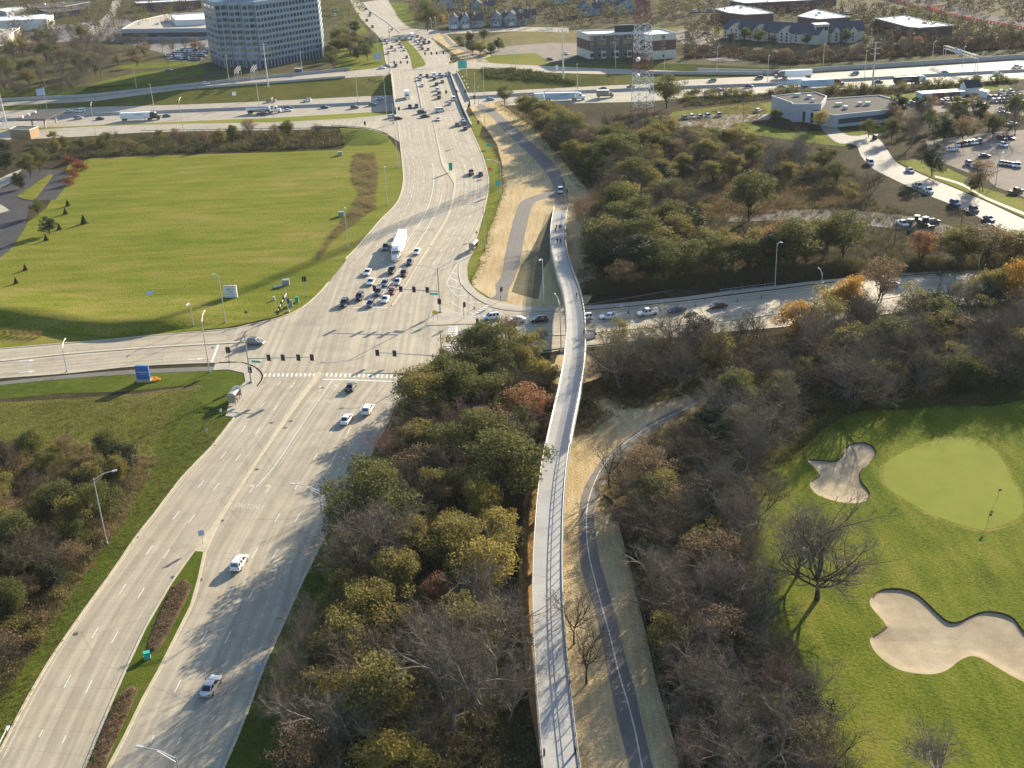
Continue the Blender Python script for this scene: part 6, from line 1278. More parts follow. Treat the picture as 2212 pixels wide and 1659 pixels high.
HW=[('A',510,762,'suv','silver',1,'silver car beside the toll canopy'),('A',650,766,'sedan','black',1,'dark car behind the black lorry'),('A',1700,735,'pickup','navy',1,'dark pickup beside the silver tanker'),('A',1872,696,'sedan','black',1,'black car ahead of the tanker'),('A',1865,712,'sedan','white',1,'white car ahead of the tanker'),('A',2105,692,'sedan','navy',1,'dark blue car farther ahead of the tanker'),('A',1755,653,'pickup','grey',-1,'dark pickup on the far carriageway above the tanker'),('A',1990,648,'suv','white',-1,'white car on the far carriageway left of the bridge'),('A',440,722,'pickup','silver',1,'silver pickup towing behind the toll canopy'),('A',520,718,'van','white',-1,'white van behind the toll canopy'),('A',1335,525,'suv','white',1,'white car on the ramp below the office tower'),('A',1095,452,'sedan','grey',1,'dark car on the drive below the parked cars'),('A',1082,747,'sedan','green',1,'green car just ahead of the black lorry'),
 ('b1',445,1275,'sedan','silver',-1,'silver car in the bridge shadow on the far carriageway'),('b1',355,1352,'suv','grey',1,'dark car just entering the bridge shadow'),('b1',125,1386,'suv','black',1,'black car left of the bridge shadow'),('b1',1880,1280,'sedan','lblue',1,'pale blue car coming out from under the bridge'),('b2',1125,1145,'sedan','black',-1,'black car above the olive box truck'),('b2',1490,1118,'sedan','grey',-1,'grey car behind the foot of the mast'),('c1',425,1160,'sedan','blue',1,'bright blue car right of the large tree'),('c1',812,1115,'suv','black',1,'black car between blue car and white lorries'),('c1',1228,1120,'sedan','black',1,'black car just behind the two white lorries'),('c1',940,1005,'suv','maroon',-1,'maroon car ahead of the far white lorry'),('c1',1178,935,'suv','red',-1,'red car by the far wall behind the white lorry'),('c1',335,1040,'suv','grey',-1,'grey car on the far carriageway above the blue one'),('c1',2180,950,'suv','grey',-1,'grey car following the far white lorry'),('c2',328,1055,'sedan','black',1,'black car beside the tall steel pole'),('c2',1170,935,'sedan','blue',-1,'blue car left of the sign gantry'),('c2',1610,990,'sedan','black',1,'black car right of the gantry posts'),('c2',1875,957,'suv','white',1,'white car near the right edge of the motorway'),('c2',2120,862,'pickup','silver',-1,'silver pickup at the right edge of the motorway')]
for rg,x,y,kd,cl_,d,lb in HW:p=spot(rg,x,y,'t'); car(kd,cl_,p,hwy(p)+(0 if d>0 else math.pi),lb,MG,False)
PK=[('t',215,560,250,590,'van','white','white van on the curved side street'),('t',735,660,790,690,'sedan','lblue','pale blue car on the side street in tree shadows'),('t',970,922,1040,960,'pickup','white','white pickup parked on the side street by the brush'),('t',840,862,880,885,'pickup','silver','silver pickup parked behind the white one'),('t',1320,1085,1380,1115,'suv','blue','blue car at the kerb of the side street'),('t',1565,1168,1600,1190,'suv','black','black car on the side street beyond the blue one'),('t',1762,1285,1820,1310,'sedan','navy','dark blue car at the lower end of the side street'),('t',1945,330,1990,345,'suv','white','white car in the upper right car park'),('t',1928,245,1965,255,'suv','maroon','maroon car in the shade of the upper right car park'),('t',2030,232,2070,240,'sedan','grey','grey car beside the maroon one in the shade'),('t',2110,930,2170,920,'pickup','black','black pickup in the lower right car park'),('t',1700,470,1760,468,'sedan','black','black car behind a tree in the right hand car park'),('t',290,228,320,205,'suv','black','black car under the dark tree by the round lawn tree'),('t',2065,55,2110,50,'sedan','silver','silver car on the upper right drive'),('t',1295,385,1330,380,'suv','white','white car in deep shade in the right hand car park'),
 ('c1',930,1430,985,1405,'suv','silver','silver car parked beside the grey office'),('c1',428,1490,445,1515,'suv','grey','grey jeep like car alone on the lot left of the grey office'),('c1',280,1500,310,1520,'suv','lblue','pale blue car in the row left of the grey office'),('c1',75,1510,100,1530,'suv','white','white car in the row left of the grey office'),('c1',180,1515,210,1535,'suv','black','black car in the row left of the grey office'),('c1',-20,1525,10,1540,'suv','maroon','maroon car in the row left of the grey office'),('b2',1840,1545,1860,1560,'suv','white','white car at the foot of the mast'),('b2',1925,1545,1945,1560,'suv','silver','silver car near the foot of the mast'),
 ('b2',655,690,690,695,'sedan','white','white car in the hotel car park near the steel pole'),('b2',448,760,485,762,'sedan','navy','dark car at the edge of the hotel lawn'),('b2',590,258,640,255,'suv','black','black car parked by the townhouse above the meadow'),('b1',2120,350,2160,350,'suv','navy','dark blue car in front of a townhouse'),('c1',145,618,180,612,'sedan','lblue','pale blue car in the inn car park'),('c1',320,670,350,660,'suv','black','black car in the inn car park, upper of a pair'),('c1',370,700,400,690,'suv','navy','dark blue car in the inn car park, lower of a pair'),('c1',240,430,270,428,'sedan','maroon','maroon car at the upper left of the inn car park'),('c2',1470,440,1520,448,'suv','silver','silver car near the big white roofed warehouse'),('c2',1430,490,1470,498,'sedan','lblue','pale blue car near the big white roofed warehouse')]
for rg,x,y,fx,fy,kd,cl_,lb in PK:p,a=along(rg,x,y,fx,fy); car(kd,cl_,p,a,lb,'parked cars',False)
# rows in the storage lot at right
rr=random.Random(21); ORD=['first','second','third','fourth','fifth','sixth','seventh','eighth','ninth','tenth','eleventh','twelfth','thirteenth','fourteenth','fifteenth','sixteenth','seventeenth','eighteenth','nineteenth','twentieth']
def row(reg,a,b,n,head,cols,kinds,where,group,z=0.04):
    for k in range(n):
        f=(k+0.5)/n; x,y=a[0]+(b[0]-a[0])*f,a[1]+(b[1]-a[1])*f; p,an=along(reg,x,y,x+head[0],y+head[1],z); cl_=rr.choice(cols); kd=rr.choice(kinds)
        car(kd,cl_,p,an+rr.uniform(-.06,.06),('pale blue' if cl_=='lblue' else 'dark blue' if cl_=='navy' else cl_)+' '+{'suv':'tall car','sedan':'low car','hatch':'small car','pickup':'pickup','van':'van'}[kd]+', '+ORD[k]+' from left in '+where,group,False)
dk=['maroon','black','navy','maroon','grey']; lt=['white','silver','white','grey','lblue']; al=dk+lt
row('c2',(1130,1325),(1460,1305),5,(40,8),dk,['pickup','suv'],'the back row behind the containers','cars in the storage lot'); row('c2',(1200,1360),(1480,1345),4,(40,8),dk,['suv','pickup'],'the second row below the containers','cars in the storage lot'); row('c2',(1530,1340),(1690,1330),3,(40,8),lt,['suv','sedan'],'the short row right of the dark cars','cars in the storage lot')
row('c2',(1800,1310),(2200,1290),6,(36,10),lt,['suv','sedan'],'the right hand row of the storage lot','cars in the storage lot'); row('c2',(1880,1200),(2080,1180),2,(36,10),['white'],['pickup','suv'],'the upper right corner of the storage lot','cars in the storage lot'); row('c2',(1950,1400),(1960,1480),2,(40,4),['grey','white'],['suv','sedan'],'the pair below the storage lot rows','cars in the storage lot'); row('c2',(700,1325),(980,1400),4,(40,10),['white','navy','maroon','silver'],['pickup','suv','sedan'],'the row beside the grey office','cars in the storage lot')
for k,(x0,y0,x1,y1,n) in enumerate(((1105,372,1300,385,12),(1080,356,1340,360,16),(1110,342,1345,344,15),(1140,330,1350,328,13),(1170,318,1352,314,11))):row('A',(x0,y0),(x1,y1),n,(6,4),al,['suv','sedan','sedan'],['the nearest row','the second row','the middle row','the fourth row','the back row'][k]+' left of the tower','cars in the office car park')
row('A',(690,272),(750,262),4,(8,-4),al,['sedan'],'the small lot by the pale roofed office','cars in the office car park'); row('A',(860,240),(1040,228),11,(5,-6),al,['sedan','suv'],'the row under the pale roofed office','cars in the office car park'); row('A',(2090,60),(2200,70),6,(8,4),al,['sedan','suv'],'the lot right of the tower','cars in the office car park'); row('A',(2090,95),(2180,100),5,(8,4),al,['sedan','suv'],'the second row right of the tower','cars in the office car park')
row('c1',(1480,95),(1790,65),10,(10,4),lt,['sedan','suv'],'the upper row behind the cream roofed warehouse','cars by the warehouses'); row('c1',(1880,165),(2120,172),9,(10,4),lt,['sedan','suv'],'the row right of the cream roofed warehouse','cars by the warehouses'); row('c1',(60,150),(360,140),10,(10,3),lt,['sedan','suv'],'the row left of the white roofed warehouses','cars by the warehouses')
row('t',(1330,330),(1660,285),7,(10,30),al,['suv','sedan'],'the shaded row of the right hand lot','parked cars'); row('t',(1480,560),(1640,640),3,(30,16),lt,['suv','sedan'],'the middle of the right hand lot','parked cars'); row('t',(1900,560),(2160,600),5,(10,30),al,['suv','sedan'],'the right hand lot beyond its lamp','parked cars'); row('c2',(1160,1300),(1420,1285),5,(36,10),dk,['suv','pickup'],'the farthest row below the containers','cars in the storage lot'); row('c2',(1760,1265),(2200,1245),7,(36,10),al,['suv','sedan'],'the far row at the lot edge','cars in the storage lot'); row('c2',(2050,1395),(2200,1360),3,(36,8),al,['suv','sedan'],'the lower right of the storage lot','cars in the storage lot')
# lorries
def wheels(T,xs,w=1.15,r=0.5):
    for x in xs:
        for s in (-1,1):
            o=MB().tube([(x,s*(w-.35),r),(x,s*(w+.0),r)],r,12).build('wheel','tyre',T); MB().tube([(x,s*(w-.0),r),(x,s*(w+.03),r)],r*.55,8).build('rim','rim',o)
def tractor(T,x,pm,sleeper=True):
    """cab with its front bumper at x"""
    m=MB(); m.box((x-.95,0,1.45),(1.9,2.0,1.3),0,0,(.86,.85)); m.build('bonnet',pm,T); m=MB(); m.box((x-2.75,0,2.15),(1.9,2.45,2.5),0,0,(.85,.92)); m.build('cab',pm,T)
    if sleeper:MB().box((x-4.3,0,2.5),(1.6,2.45,3.1),0,0,(.96,.9)).build('sleeper',pm,T); MB().box((x-3.2,0,3.55),(1.9,2.1,.7),0,0,(.5,.85)).build('roof_fairing',pm,T)
    w=MB(); w.add([(x-1.76,-1.0,2.2),(x-1.76,1.0,2.2),(x-1.9,.95,3.05),(x-1.9,-.95,3.05)],[(0,1,2,3)]); w.build('windshield','car_glass',T)
    for s in (-1,1):MB().box((x-2.6,s*1.2,2.65),(1.0,.06,.7)).build('side_window','car_glass',T); MB().box((x-.12,s*.8,1.2),(.2,.4,.25)).build('headlight','headlight',T); MB().box((x-2.0,s*1.45,2.5),(.12,.25,.7)).build('mirror','trim',T)
    MB().box((x-.05,0,.6),(.25,2.4,.5)).build('bumper','chrome',T); MB().box((x-.9,0,1.3),(.05,1.2,.7)).build('grille','chrome',T); MB().box((x-4.2,0,.75),(5.5,1.0,.3)).build('chassis','trim',T); wheels(T,(x-1.2,x-5.0,x-6.2))
def semi(p,a,label,cab,box,L=16.0,group=MG,txt=None,txtm='signal_black',top='box_white',skirt=True,h=2.85,z0=1.2):
    T=thing('articulated_lorry',tuple(p),label,'lorry',group,a); x=L/2+3.2; tractor(T,x,cab)
    x1=x-5.35; x0=x1-L; MB().b2(x0,x1,-1.28,1.28,z0,z0+h).build('trailer_box',box,T); MB().b2(x0+.02,x1-.02,-1.26,1.26,z0+h,z0+h+.04).build('trailer_roof',top,T); MB().b2(x0+.3,x1-1,-.6,.6,.85,z0-.02).build('trailer_frame','trim',T)
    wheels(T,(x0+1.2,x0+2.5)); MB().b2(x0-.03,x0,-1.2,1.2,z0+.1,z0+h-.1).build('rear_door',box,T); MB().box((x1-3,0,.6),(.2,1.6,.9)).build('landing_gear','trim',T)
    if skirt:
        for s in (-1,1):MB().b2(x0+4,x1-3.5,s*1.26-.02,s*1.26+.02,.55,z0-.02).build('side_skirt',box,T)
    if txt:
        if txt[0]=='#':o=marks(T,txtm,-1.29,z0+h*.55,4.5,.6,12)
        else:
            me=text_mesh(txt,1.3); me.materials.clear(); me.materials.append(M(txtm)); o=put('lettering',me,T,((x0+x1)/2,-1.30,z0+h*.55)); o.rotation_euler=(R(90),0,0); o.scale=(1.6,1,1)
    return T
p,a=along('m2',540,380,480,530,0.06); semi(p,a,'white lorry with pale blue cab facing us in the waiting queue','paint_white','box_white',16,RG)
def hl(rg,x,y,d,f,*k,**kw):p=spot(rg,x,y,'t',1.8); return f(p,hwy(p)+(0 if d>0 else math.pi),*k,**kw)
hl('A',905,755,1,semi,'white lorry with black cab on the motorway at left','paint_black','box_white',15.5,txt='#'); hl('b2',625,1255,1,semi,'white lorry with small dark lettering right of the bridge','paint_white','lorry_blue',15.5,txt='#'); hl('c1',1395,965,-1,semi,'white lorry with dark cab heading left on the far carriageway','paint_navy','box_white',14.5); hl('c1',1755,1085,1,semi,'long white lorry with dark red cab on the near carriageway','paint_maroon','lorry_blue',16,txt='#'); hl('c2',735,1040,1,semi,'lorry carrying a black container with white letters','paint_white','box_dark',12.2,txt='UASC',txtm='sign_white',skirt=False,h=2.6); hl('c1',1470,1075,1,semi,'white trailer lorry close behind the red cabbed one','paint_white','lorry_blue',8)
def boxtruck(p,a,label,cab='paint_white',box='box_white',L=6.0,group=MG,h=2.7):
    T=thing('box_truck',tuple(p),label,'truck',group,a); x0=-L/2-.9; x1=x0+L; MB().b2(x0,x1,-1.2,1.2,1.0,1.0+h).build('cargo_box',box,T); MB().b2(x0+.03,x1-.03,-1.17,1.17,1.0+h,1.05+h).build('box_roof','box_white',T); MB().box((x1+.95,0,1.6),(1.7,2.1,1.9),0,0,(.72,.88)).build('cab',cab,T); MB().box((x1+2.05,0,1.15),(.8,1.9,.95),0,0,(.8,.9)).build('bonnet',cab,T)
    MB().add([(x1+1.76,-.9,1.75),(x1+1.76,.9,1.75),(x1+1.6,.85,2.4),(x1+1.6,-.85,2.4)],[(0,1,2,3)]).build('windshield','car_glass',T); MB().b2(x0+.2,x1+2.2,-.5,.5,.55,.95).build('chassis','trim',T); wheels(T,(x0+1.3,x1+1.5),1.1,.45)
    for s in (-1,1):MB().box((x1+1.0,s*1.0,2.05),(.8,.06,.5)).build('side_window','car_glass',T); MB().box((x1+2.42,s*.7,1.15),(.1,.35,.2)).build('headlight','headlight',T)
    return T
hl('b2',1150,1215,1,boxtruck,'olive brown box truck ahead of the white lorry','paint_olive','box_olive',6.5); hl('b2',325,1255,1,boxtruck,'white box truck half hidden behind the white lorry','paint_white','box_white',5); p=spot('b1',800,1232,0.06,1.5); boxtruck(p,nx(p,-1),'white box truck coming towards us on the bridge',group=RG); p=spot('b1',872,475,0.06,1.5); boxtruck(p,nx(p,-1),'white box truck at the far queue',group=RG,L=7)
p=spot('A',1695,715,'t',1.5); T=thing('tanker_lorry',tuple(p),'silver tanker lorry with white cab on the motorway at left','lorry',MG,hwy(p)); MB().tube([(-8,0,2.3),(-7.7,0,2.3),(4.2,0,2.3),(4.5,0,2.3)],[.7,1.15,1.15,.7],14).build('tank','chrome',T,True); MB().b2(-7.5,4,-.5,.5,.8,1.2).build('frame','trim',T); wheels(T,(-6.6,-5.3)); tractor(T,10.2,'paint_white',False)
# service vehicle on the trail
p,a=along('n',1015,40,1018,95,0.07); T=thing('utility_vehicle',tuple(p),'small white service vehicle parked on the trail before the footbridge','service vehicle',None,a)
MB().box((0,0,.75),(3.2,1.6,.75),0,0,(.96,.95)).build('body','paint_white',T); MB().b2(-1.2,.75,-.78,.78,1.95,2.05).build('roof','paint_white',T); MB().add([(1.25,-.74,1.1),(1.25,.74,1.1),(.75,.74,1.95),(.75,-.74,1.95)],[(0,1,2,3)]).build('windshield','car_glass',T)
for x in (-1.15,.7):
    for s in (-1,1):MB().b2(x-.04,x+.04,s*.74-.04,s*.74+.04,1.1,1.96).build('pillar','paint_white',T)
wheels(T,(-1.05,1.05),.8,.32); MB().b2(-.7,.3,-.65,.65,1.05,1.4).build('seat','trim',T)
for s in (-1,1):MB().box((1.6,s*.55,.85),(.08,.25,.16)).build('headlight','headlight',T)
# loaders by the dirt track
def loader(reg,x,y,a,lb,col):
    p=spot(reg,x,y,0.05,1.2); T=thing('wheel_loader',tuple(p),lb,'loader','machines by the dirt track',a)
    MB().box((-1.2,0,1.5),(2.6,1.8,1.1),0,0,(.9,.9)).build('engine_cover',col,T); MB().box((.5,0,2.4),(1.4,1.5,1.6),0,0,(.9,.9)).build('cab','car_glass',T); MB().box((.5,0,3.25),(1.6,1.7,.15)).build('cab_roof','paint_white',T); MB().bar((.9,0,1.5),(3.0,0,.9),.5,.3).build('lift_arm',col,T); MB().box((3.3,0,.7),(.9,2.4,.9),0,0,(.5,1)).build('bucket','trim',T); wheels(T,(-1.3,1.2),1.15,.7)
loader('t',800,1330,-0.5,'dark wheel loader with pale roof below the dirt track, left one','paint_tan'); loader('t',915,1345,-1.2,'dark wheel loader below the dirt track, right one','paint_grey'); p,a=along('t',635,1350,680,1375,0.05); car('pickup','white',p,a,'white pickup parked left of the wheel loaders','parked cars',False); p,a=along('t',1040,1325,1085,1320,0.05); car('suv','navy',p,a,'dark blue car right of the wheel loaders','parked cars',False)

# ------------------------------------------------------------------ people
plain('cloth_dark',(0.02,0.02,0.025),0.9); plain('cloth_navy',(0.02,0.03,0.06),0.9); plain('cloth_brown',(0.06,0.04,0.03),0.9); plain('skin',(0.45,0.28,0.20),0.6); plain('hair_dark',(0.03,0.02,0.015),0.8); plain('cloth_grey',(0.10,0.10,0.11),0.9)
def ring_body(rings,n=10):
    """one closed surface through rings of (centre x, y, z, half width x, half width y)"""
    m=MB(); R_=[]
    for cx,cy,z,a,b in rings:R_.append([(cx+a*math.cos(2*math.pi*k/n),cy+b*math.sin(2*math.pi*k/n),z) for k in range(n)])
    for r_ in R_:m.v.extend(r_)
    for i in range(len(R_)-1):
        for k in range(n):m.f.append((i*n+k,i*n+(k+1)% n,(i+1)*n+(k+1)% n,(i+1)*n+k)); m.m.append(0)
    m.f+=[tuple(range(n-1,-1,-1)),tuple((len(R_)-1)*n+k for k in range(n))]; m.m+=[0,0]; return m
def person_mesh(stride=0.25,lean=0.0,armbend=0.3,seed=0):
    """figure grown from a jointed skeleton with a skin surface, facing +x"""
    H=1.74; hip,sh,nk=0.92,1.42,1.52; me=bpy.data.meshes.new('person_body')
    V=[(0,0,hip,.15),(lean*.4,0,1.15,.14),(lean*.8,0,sh-.08,.165),(lean,0,nk,.06),(lean+.02,0,1.58,.085),(lean+.03,0,1.68,.092),(lean+.02,0,1.74,.05)]
    E_=[(0,1),(1,2),(2,3),(3,4),(4,5),(5,6)]
    for s in (-1,1):
        st=stride*s; b=len(V); V+=[(0.0,s*.1,hip-.05,.1),(st*.5+.03,s*.11,.5,.068),(st*.9-.04,s*.11,.1,.045),(st*.9+.13,s*.12,.04,.04)]; E_+=[(0,b),(b,b+1),(b+1,b+2),(b+2,b+3)]
        b=len(V); V+=[(lean*.85,s*.2,sh,.07),(lean*.7-st*.3-.03,s*.26,1.12,.048),(lean*.7-st*.5+armbend*.25,s*.25,.88,.036),(lean*.7-st*.55+armbend*.32,s*.245,.79,.03)]; E_+=[(2,b),(b,b+1),(b+1,b+2),(b+2,b+3)]
    me.from_pydata([v[:3] for v in V],E_,[]); o=bpy.data.objects.new('tmp',me); COL.objects.link(o)
    md=o.modifiers.new('skin','SKIN'); sd=o.modifiers.new('sub','SUBSURF'); sd.levels=1; sd.render_levels=1
    sv=me.skin_vertices[0].data
    for i,v in enumerate(V):sv[i].radius=(v[3],v[3]); sv[i].use_root=(i==0)
    bpy.context.view_layer.update(); out=bpy.data.meshes.new_from_object(o.evaluated_get(bpy.context.evaluated_depsgraph_get())); bpy.data.objects.remove(o)
    for x in ('cloth_dark','skin','cloth_navy','trim'):out.materials.append(M(x))
    for f in out.polygons:
        c=f.center; f.use_smooth=True
        f.material_index=1 if (c.z>1.5 or (c.z<.86 and abs(c.y)>.2)) else 3 if c.z<.1 else 2 if c.z<.93 else 0
    return out
def cap(seed):return ring_body([(0.0,0,1.60,.098,.098),(-.02,0,1.68,.108,.104),(-.01,0,1.75,.085,.085),(0,0,1.79,.03,.03)],10).mesh('hair','hair_dark',True)
PM=[person_mesh(.28),person_mesh(-.22),person_mesh(.05,.02,.6),person_mesh(.02,.28,1.2)]; HAIR=cap(0)
def person(p,a,k,label,top='cloth_dark',legs='cloth_navy'):
    T=thing('person',tuple(p),label,'person','people on the footbridge and trail',a); b=put('body',PM[k],T); repaint(b,0,top); repaint(b,2,legs); h=put('hair',HAIR,T); h.location=((0.02 if k<3 else 0.3),0,0)
    f=MB(); x=(.11 if k<2 else .13 if k==2 else .41)
    f.tube([(x,0,1.645),(x+.03,0,1.63)],[.012,.018],6); f.build('nose','skin',T)
    for s in (-1,1):MB().box((x-.01,s*.035,1.665),(.02,.02,.012)).build('eye','hair_dark',T)
def deckz(px):
    i=int(np.argmin([np.hypot(proj(p)[0]-px[0],proj(p)[1]-px[1]) for p in DC])); return DC[i,2]
PP=[('n',945,715,0,'person in dark coat walking on the footbridge, left in the back row','cloth_dark','cloth_navy'),('n',925,768,1,'person in black walking alone at the left rail of the footbridge','cloth_dark','cloth_dark'),('n',990,716,1,'person in dark clothes in the middle of the back row on the footbridge','cloth_brown','cloth_navy'),('n',1020,712,0,'person in brown walking at the right of the back row on the footbridge','cloth_brown','cloth_dark'),('n',957,955,1,'left one of the two people walking nearest on the footbridge','cloth_navy','cloth_dark'),('n',1018,960,0,'right one of the two people walking nearest on the footbridge','cloth_dark','cloth_navy'),('r',1368,372,3,'person leaning on the right railing of the footbridge','cloth_dark','cloth_dark'),('r',1475,860,2,'person standing at the viewing bay of the footbridge','cloth_dark','cloth_dark'),('B',1440,1212,2,'person standing on the trail behind the service vehicle','cloth_navy','cloth_dark'),('B',1466,1255,2,'person standing at the trail edge right of the service vehicle','cloth_dark','cloth_grey')]
for rg,x,y,k,lb,tp,lg in PP:
    px=K(rg,[(x,y)])[0]; z=deckz(px) if rg!='B' else 0.065; p=ground(px,z+0.005); person(p,-1.5 if k<2 else 0.2 if k==3 else -1.9,k,lb,tp,lg)
# ------------------------------------------------------------------ trees and other plants
for nm,c in (('bark_grey',(0.20,0.17,0.135)),('bark_dark',(0.075,0.06,0.045)),('bark_pale',(0.30,0.265,0.215)),('twig_grey',(0.175,0.148,0.112)),('twig_brown',(0.135,0.105,0.070)),('twig_pink',(0.26,0.165,0.12)),('twig_tan',(0.33,0.23,0.13))):plain(nm,c,0.9,spec=0.1)
leafy('leaf_olive',[(0.0,(0.045,0.046,0.013)),(0.4,(0.10,0.098,0.026)),(0.75,(0.155,0.142,0.038)),(1.0,(0.215,0.18,0.052))])
leafy('leaf_green',[(0.0,(0.025,0.036,0.012)),(0.5,(0.062,0.075,0.022)),(1.0,(0.12,0.125,0.035))])
leafy('leaf_dark',[(0.0,(0.012,0.018,0.010)),(0.5,(0.028,0.038,0.018)),(1.0,(0.055,0.065,0.028))],0.2)
leafy('leaf_yellow',[(0.0,(0.10,0.085,0.02)),(0.5,(0.20,0.165,0.035)),(1.0,(0.33,0.26,0.06))])
leafy('leaf_orange',[(0.0,(0.13,0.065,0.012)),(0.5,(0.30,0.15,0.022)),(1.0,(0.45,0.26,0.04))])
leafy('leaf_rust',[(0.0,(0.10,0.042,0.022)),(0.5,(0.20,0.092,0.045)),(1.0,(0.30,0.155,0.075))])
leafy('leaf_brown',[(0.0,(0.06,0.04,0.022)),(0.5,(0.125,0.085,0.045)),(1.0,(0.20,0.14,0.075))])
leafy('leaf_red',[(0.0,(0.06,0.014,0.012)),(0.5,(0.14,0.03,0.022)),(1.0,(0.22,0.06,0.035))])
leafy('far_brown',[(0.0,(0.030,0.026,0.018)),(0.5,(0.062,0.050,0.032)),(0.85,(0.085,0.07,0.045)),(1.0,(0.11,0.078,0.045))],0.25,.05)
leafy('grass_blade',[(0.0,(0.06,0.065,0.02)),(0.4,(0.115,0.10,0.034)),(0.75,(0.19,0.15,0.06)),(1.0,(0.28,0.22,0.11))],0.35)
leafy('grass_green',[(0.0,(0.035,0.055,0.012)),(0.5,(0.085,0.105,0.02)),(1.0,(0.16,0.155,0.04))],0.35)
leafy('brush_mix',[(0.0,(0.024,0.022,0.012)),(0.4,(0.056,0.047,0.026)),(0.7,(0.092,0.075,0.040)),(1.0,(0.125,0.115,0.045))],0.25)
def np_mesh(name,V,nper,mats):
    """many separate small faces at once: V is (faces*nper, 3)"""
    me=bpy.data.meshes.new(name); n=len(V); f=n//nper
    me.vertices.add(n); me.vertices.foreach_set('co',np.asarray(V,np.float32).ravel())
    me.loops.add(n); me.loops.foreach_set('vertex_index',np.arange(n,dtype=np.int32))
    me.polygons.add(f); me.polygons.foreach_set('loop_start',np.arange(0,n,nper,dtype=np.int32))
    try:me.polygons.foreach_set('loop_total',np.full(f,nper,np.int32))
    except Exception:pass
    for m in (mats if isinstance(mats,(list,tuple)) else [mats]):me.materials.append(M(m))
    me.update(calc_edges=True); me.validate(); return me
def leaf_quads(C,size,rg,up=0.35,asp=0.7):
    """one leaf (or small spray) at each centre, turned at random, inclined to face upwards"""
    n=len(C); N=rg.normal(size=(n,3)); N[:,2]=np.abs(N[:,2])+up; N /=np.linalg.norm(N,axis=1,keepdims=True)
    A=rg.normal(size=(n,3)); A-=(A*N).sum(1,keepdims=True)*N; A /=np.linalg.norm(A,axis=1,keepdims=True); B=np.cross(N,A)
    s=(size*rg.uniform(0.6,1.4,n))[:,None]*0.5
    P=np.stack([C-A*s-B*s*asp*0.5,C+A*s*0.1-B*s*asp,C+A*s,C-A*s*0.1+B*s*asp],axis=1); return P.reshape(-1,3)
class Wood:
    """branch skeleton; thick pieces go to the trunk mesh, thin ones to the twig mesh"""
    def __init__(s,seed):s.r=random.Random(seed); s.m=MB(); s.tw=[]; s.tips=[]
    def limb(s,p,d,L,r,n=3,sides=5,bend=0.25,lift=0.1):
        P=[Vector(p)]; d=Vector(d).normalized(); rad=[r]
        for k in range(n):
            d=(d+Vector((s.r.gauss(0,bend),s.r.gauss(0,bend),s.r.gauss(0,bend)*.6+lift))/n**.5).normalized(); P.append(P[-1]+d*L/n); rad.append(r*(1-(k+1)/n*.62))
        s.m.tube(P,rad,sides,cap=False); return P,d
    def twig(s,p,d,L,w):
        d=Vector(d).normalized(); q=d.cross(Vector((s.r.gauss(0,1),s.r.gauss(0,1),s.r.gauss(0,1)))); q=q.normalized() if q.length>1e-6 else Vector((1,0,0)); e=Vector(p)+d*L
        s.tw+=[Vector(p)-q*w*.5,Vector(p)+q*w*.5,e]; return e
def rdir(r,d,spread,up=0.0):
    d=Vector(d).normalized(); v=Vector((r.gauss(0,1),r.gauss(0,1),r.gauss(0,1))); v=(v-d*v.dot(d)).normalized(); a=spread*r.uniform(.65,1.25)
    return (d*math.cos(a)+v*math.sin(a)+Vector((0,0,up))).normalized()
def bare_tree(seed,H=10,spread=0.75,limbs=7,stems=1,trunk=0.28,tw=0.035,mats=('bark_grey','twig_grey'),fine=1.0):
    w=Wood(seed); r=w.r
    for st in range(stems):
        d0=Vector((r.gauss(0,.12 if stems==1 else .38),r.gauss(0,.12 if stems==1 else .38),1)); P,d=w.limb((r.gauss(0,.15)*(stems>1),r.gauss(0,.15)*(stems>1),-.1),d0,H*trunk*(1 if stems==1 else r.uniform(.8,1.4)),H*(.022 if stems==1 else .012),3,6,.1)
        base=P[-1]
        for i in range(limbs if stems==1 else max(2,limbs//2)):
            q=P[-1] if i<limbs*.7 else P[-2]; d1=rdir(r,d,spread*(1.0 if i else .3),.15); L1=H*r.uniform(.32,.52); P1,e1=w.limb(q,d1,L1,H*.0105,4,4,.3,.18)
            for j in range(8):
                k1=r.randint(1,4); d2=rdir(r,P1[k1]-P1[k1-1],.75,.12); P2,e2=w.limb(P1[k1],d2,L1*r.uniform(.4,.7),H*.0048,3,3,.35,.1)
                for k in range(6):
                    k2=r.randint(1,3); d3=rdir(r,P2[k2]-P2[k2-1],.7,.1); L3=L1*r.uniform(.22,.42); a=P2[k2]; e=w.twig(a,d3,L3,tw); w.tips.append(e)
                    for l in range(int(6*fine)):
                        b=a.lerp(e,r.uniform(.2,.95)); d4=rdir(r,d3,.65,.1); L4=L3*r.uniform(.35,.75); e4=w.twig(b,d4,L4,tw*.7)
                        for q4 in range(2):w.twig(b.lerp(e4,r.uniform(.3,.9)),rdir(r,d4,.7,.1),L4*.5,tw*.55)
    return w.m.mesh('trunk',mats[0],True),np_mesh('crown',np.array([tuple(v) for v in w.tw]),3,mats[1]),w
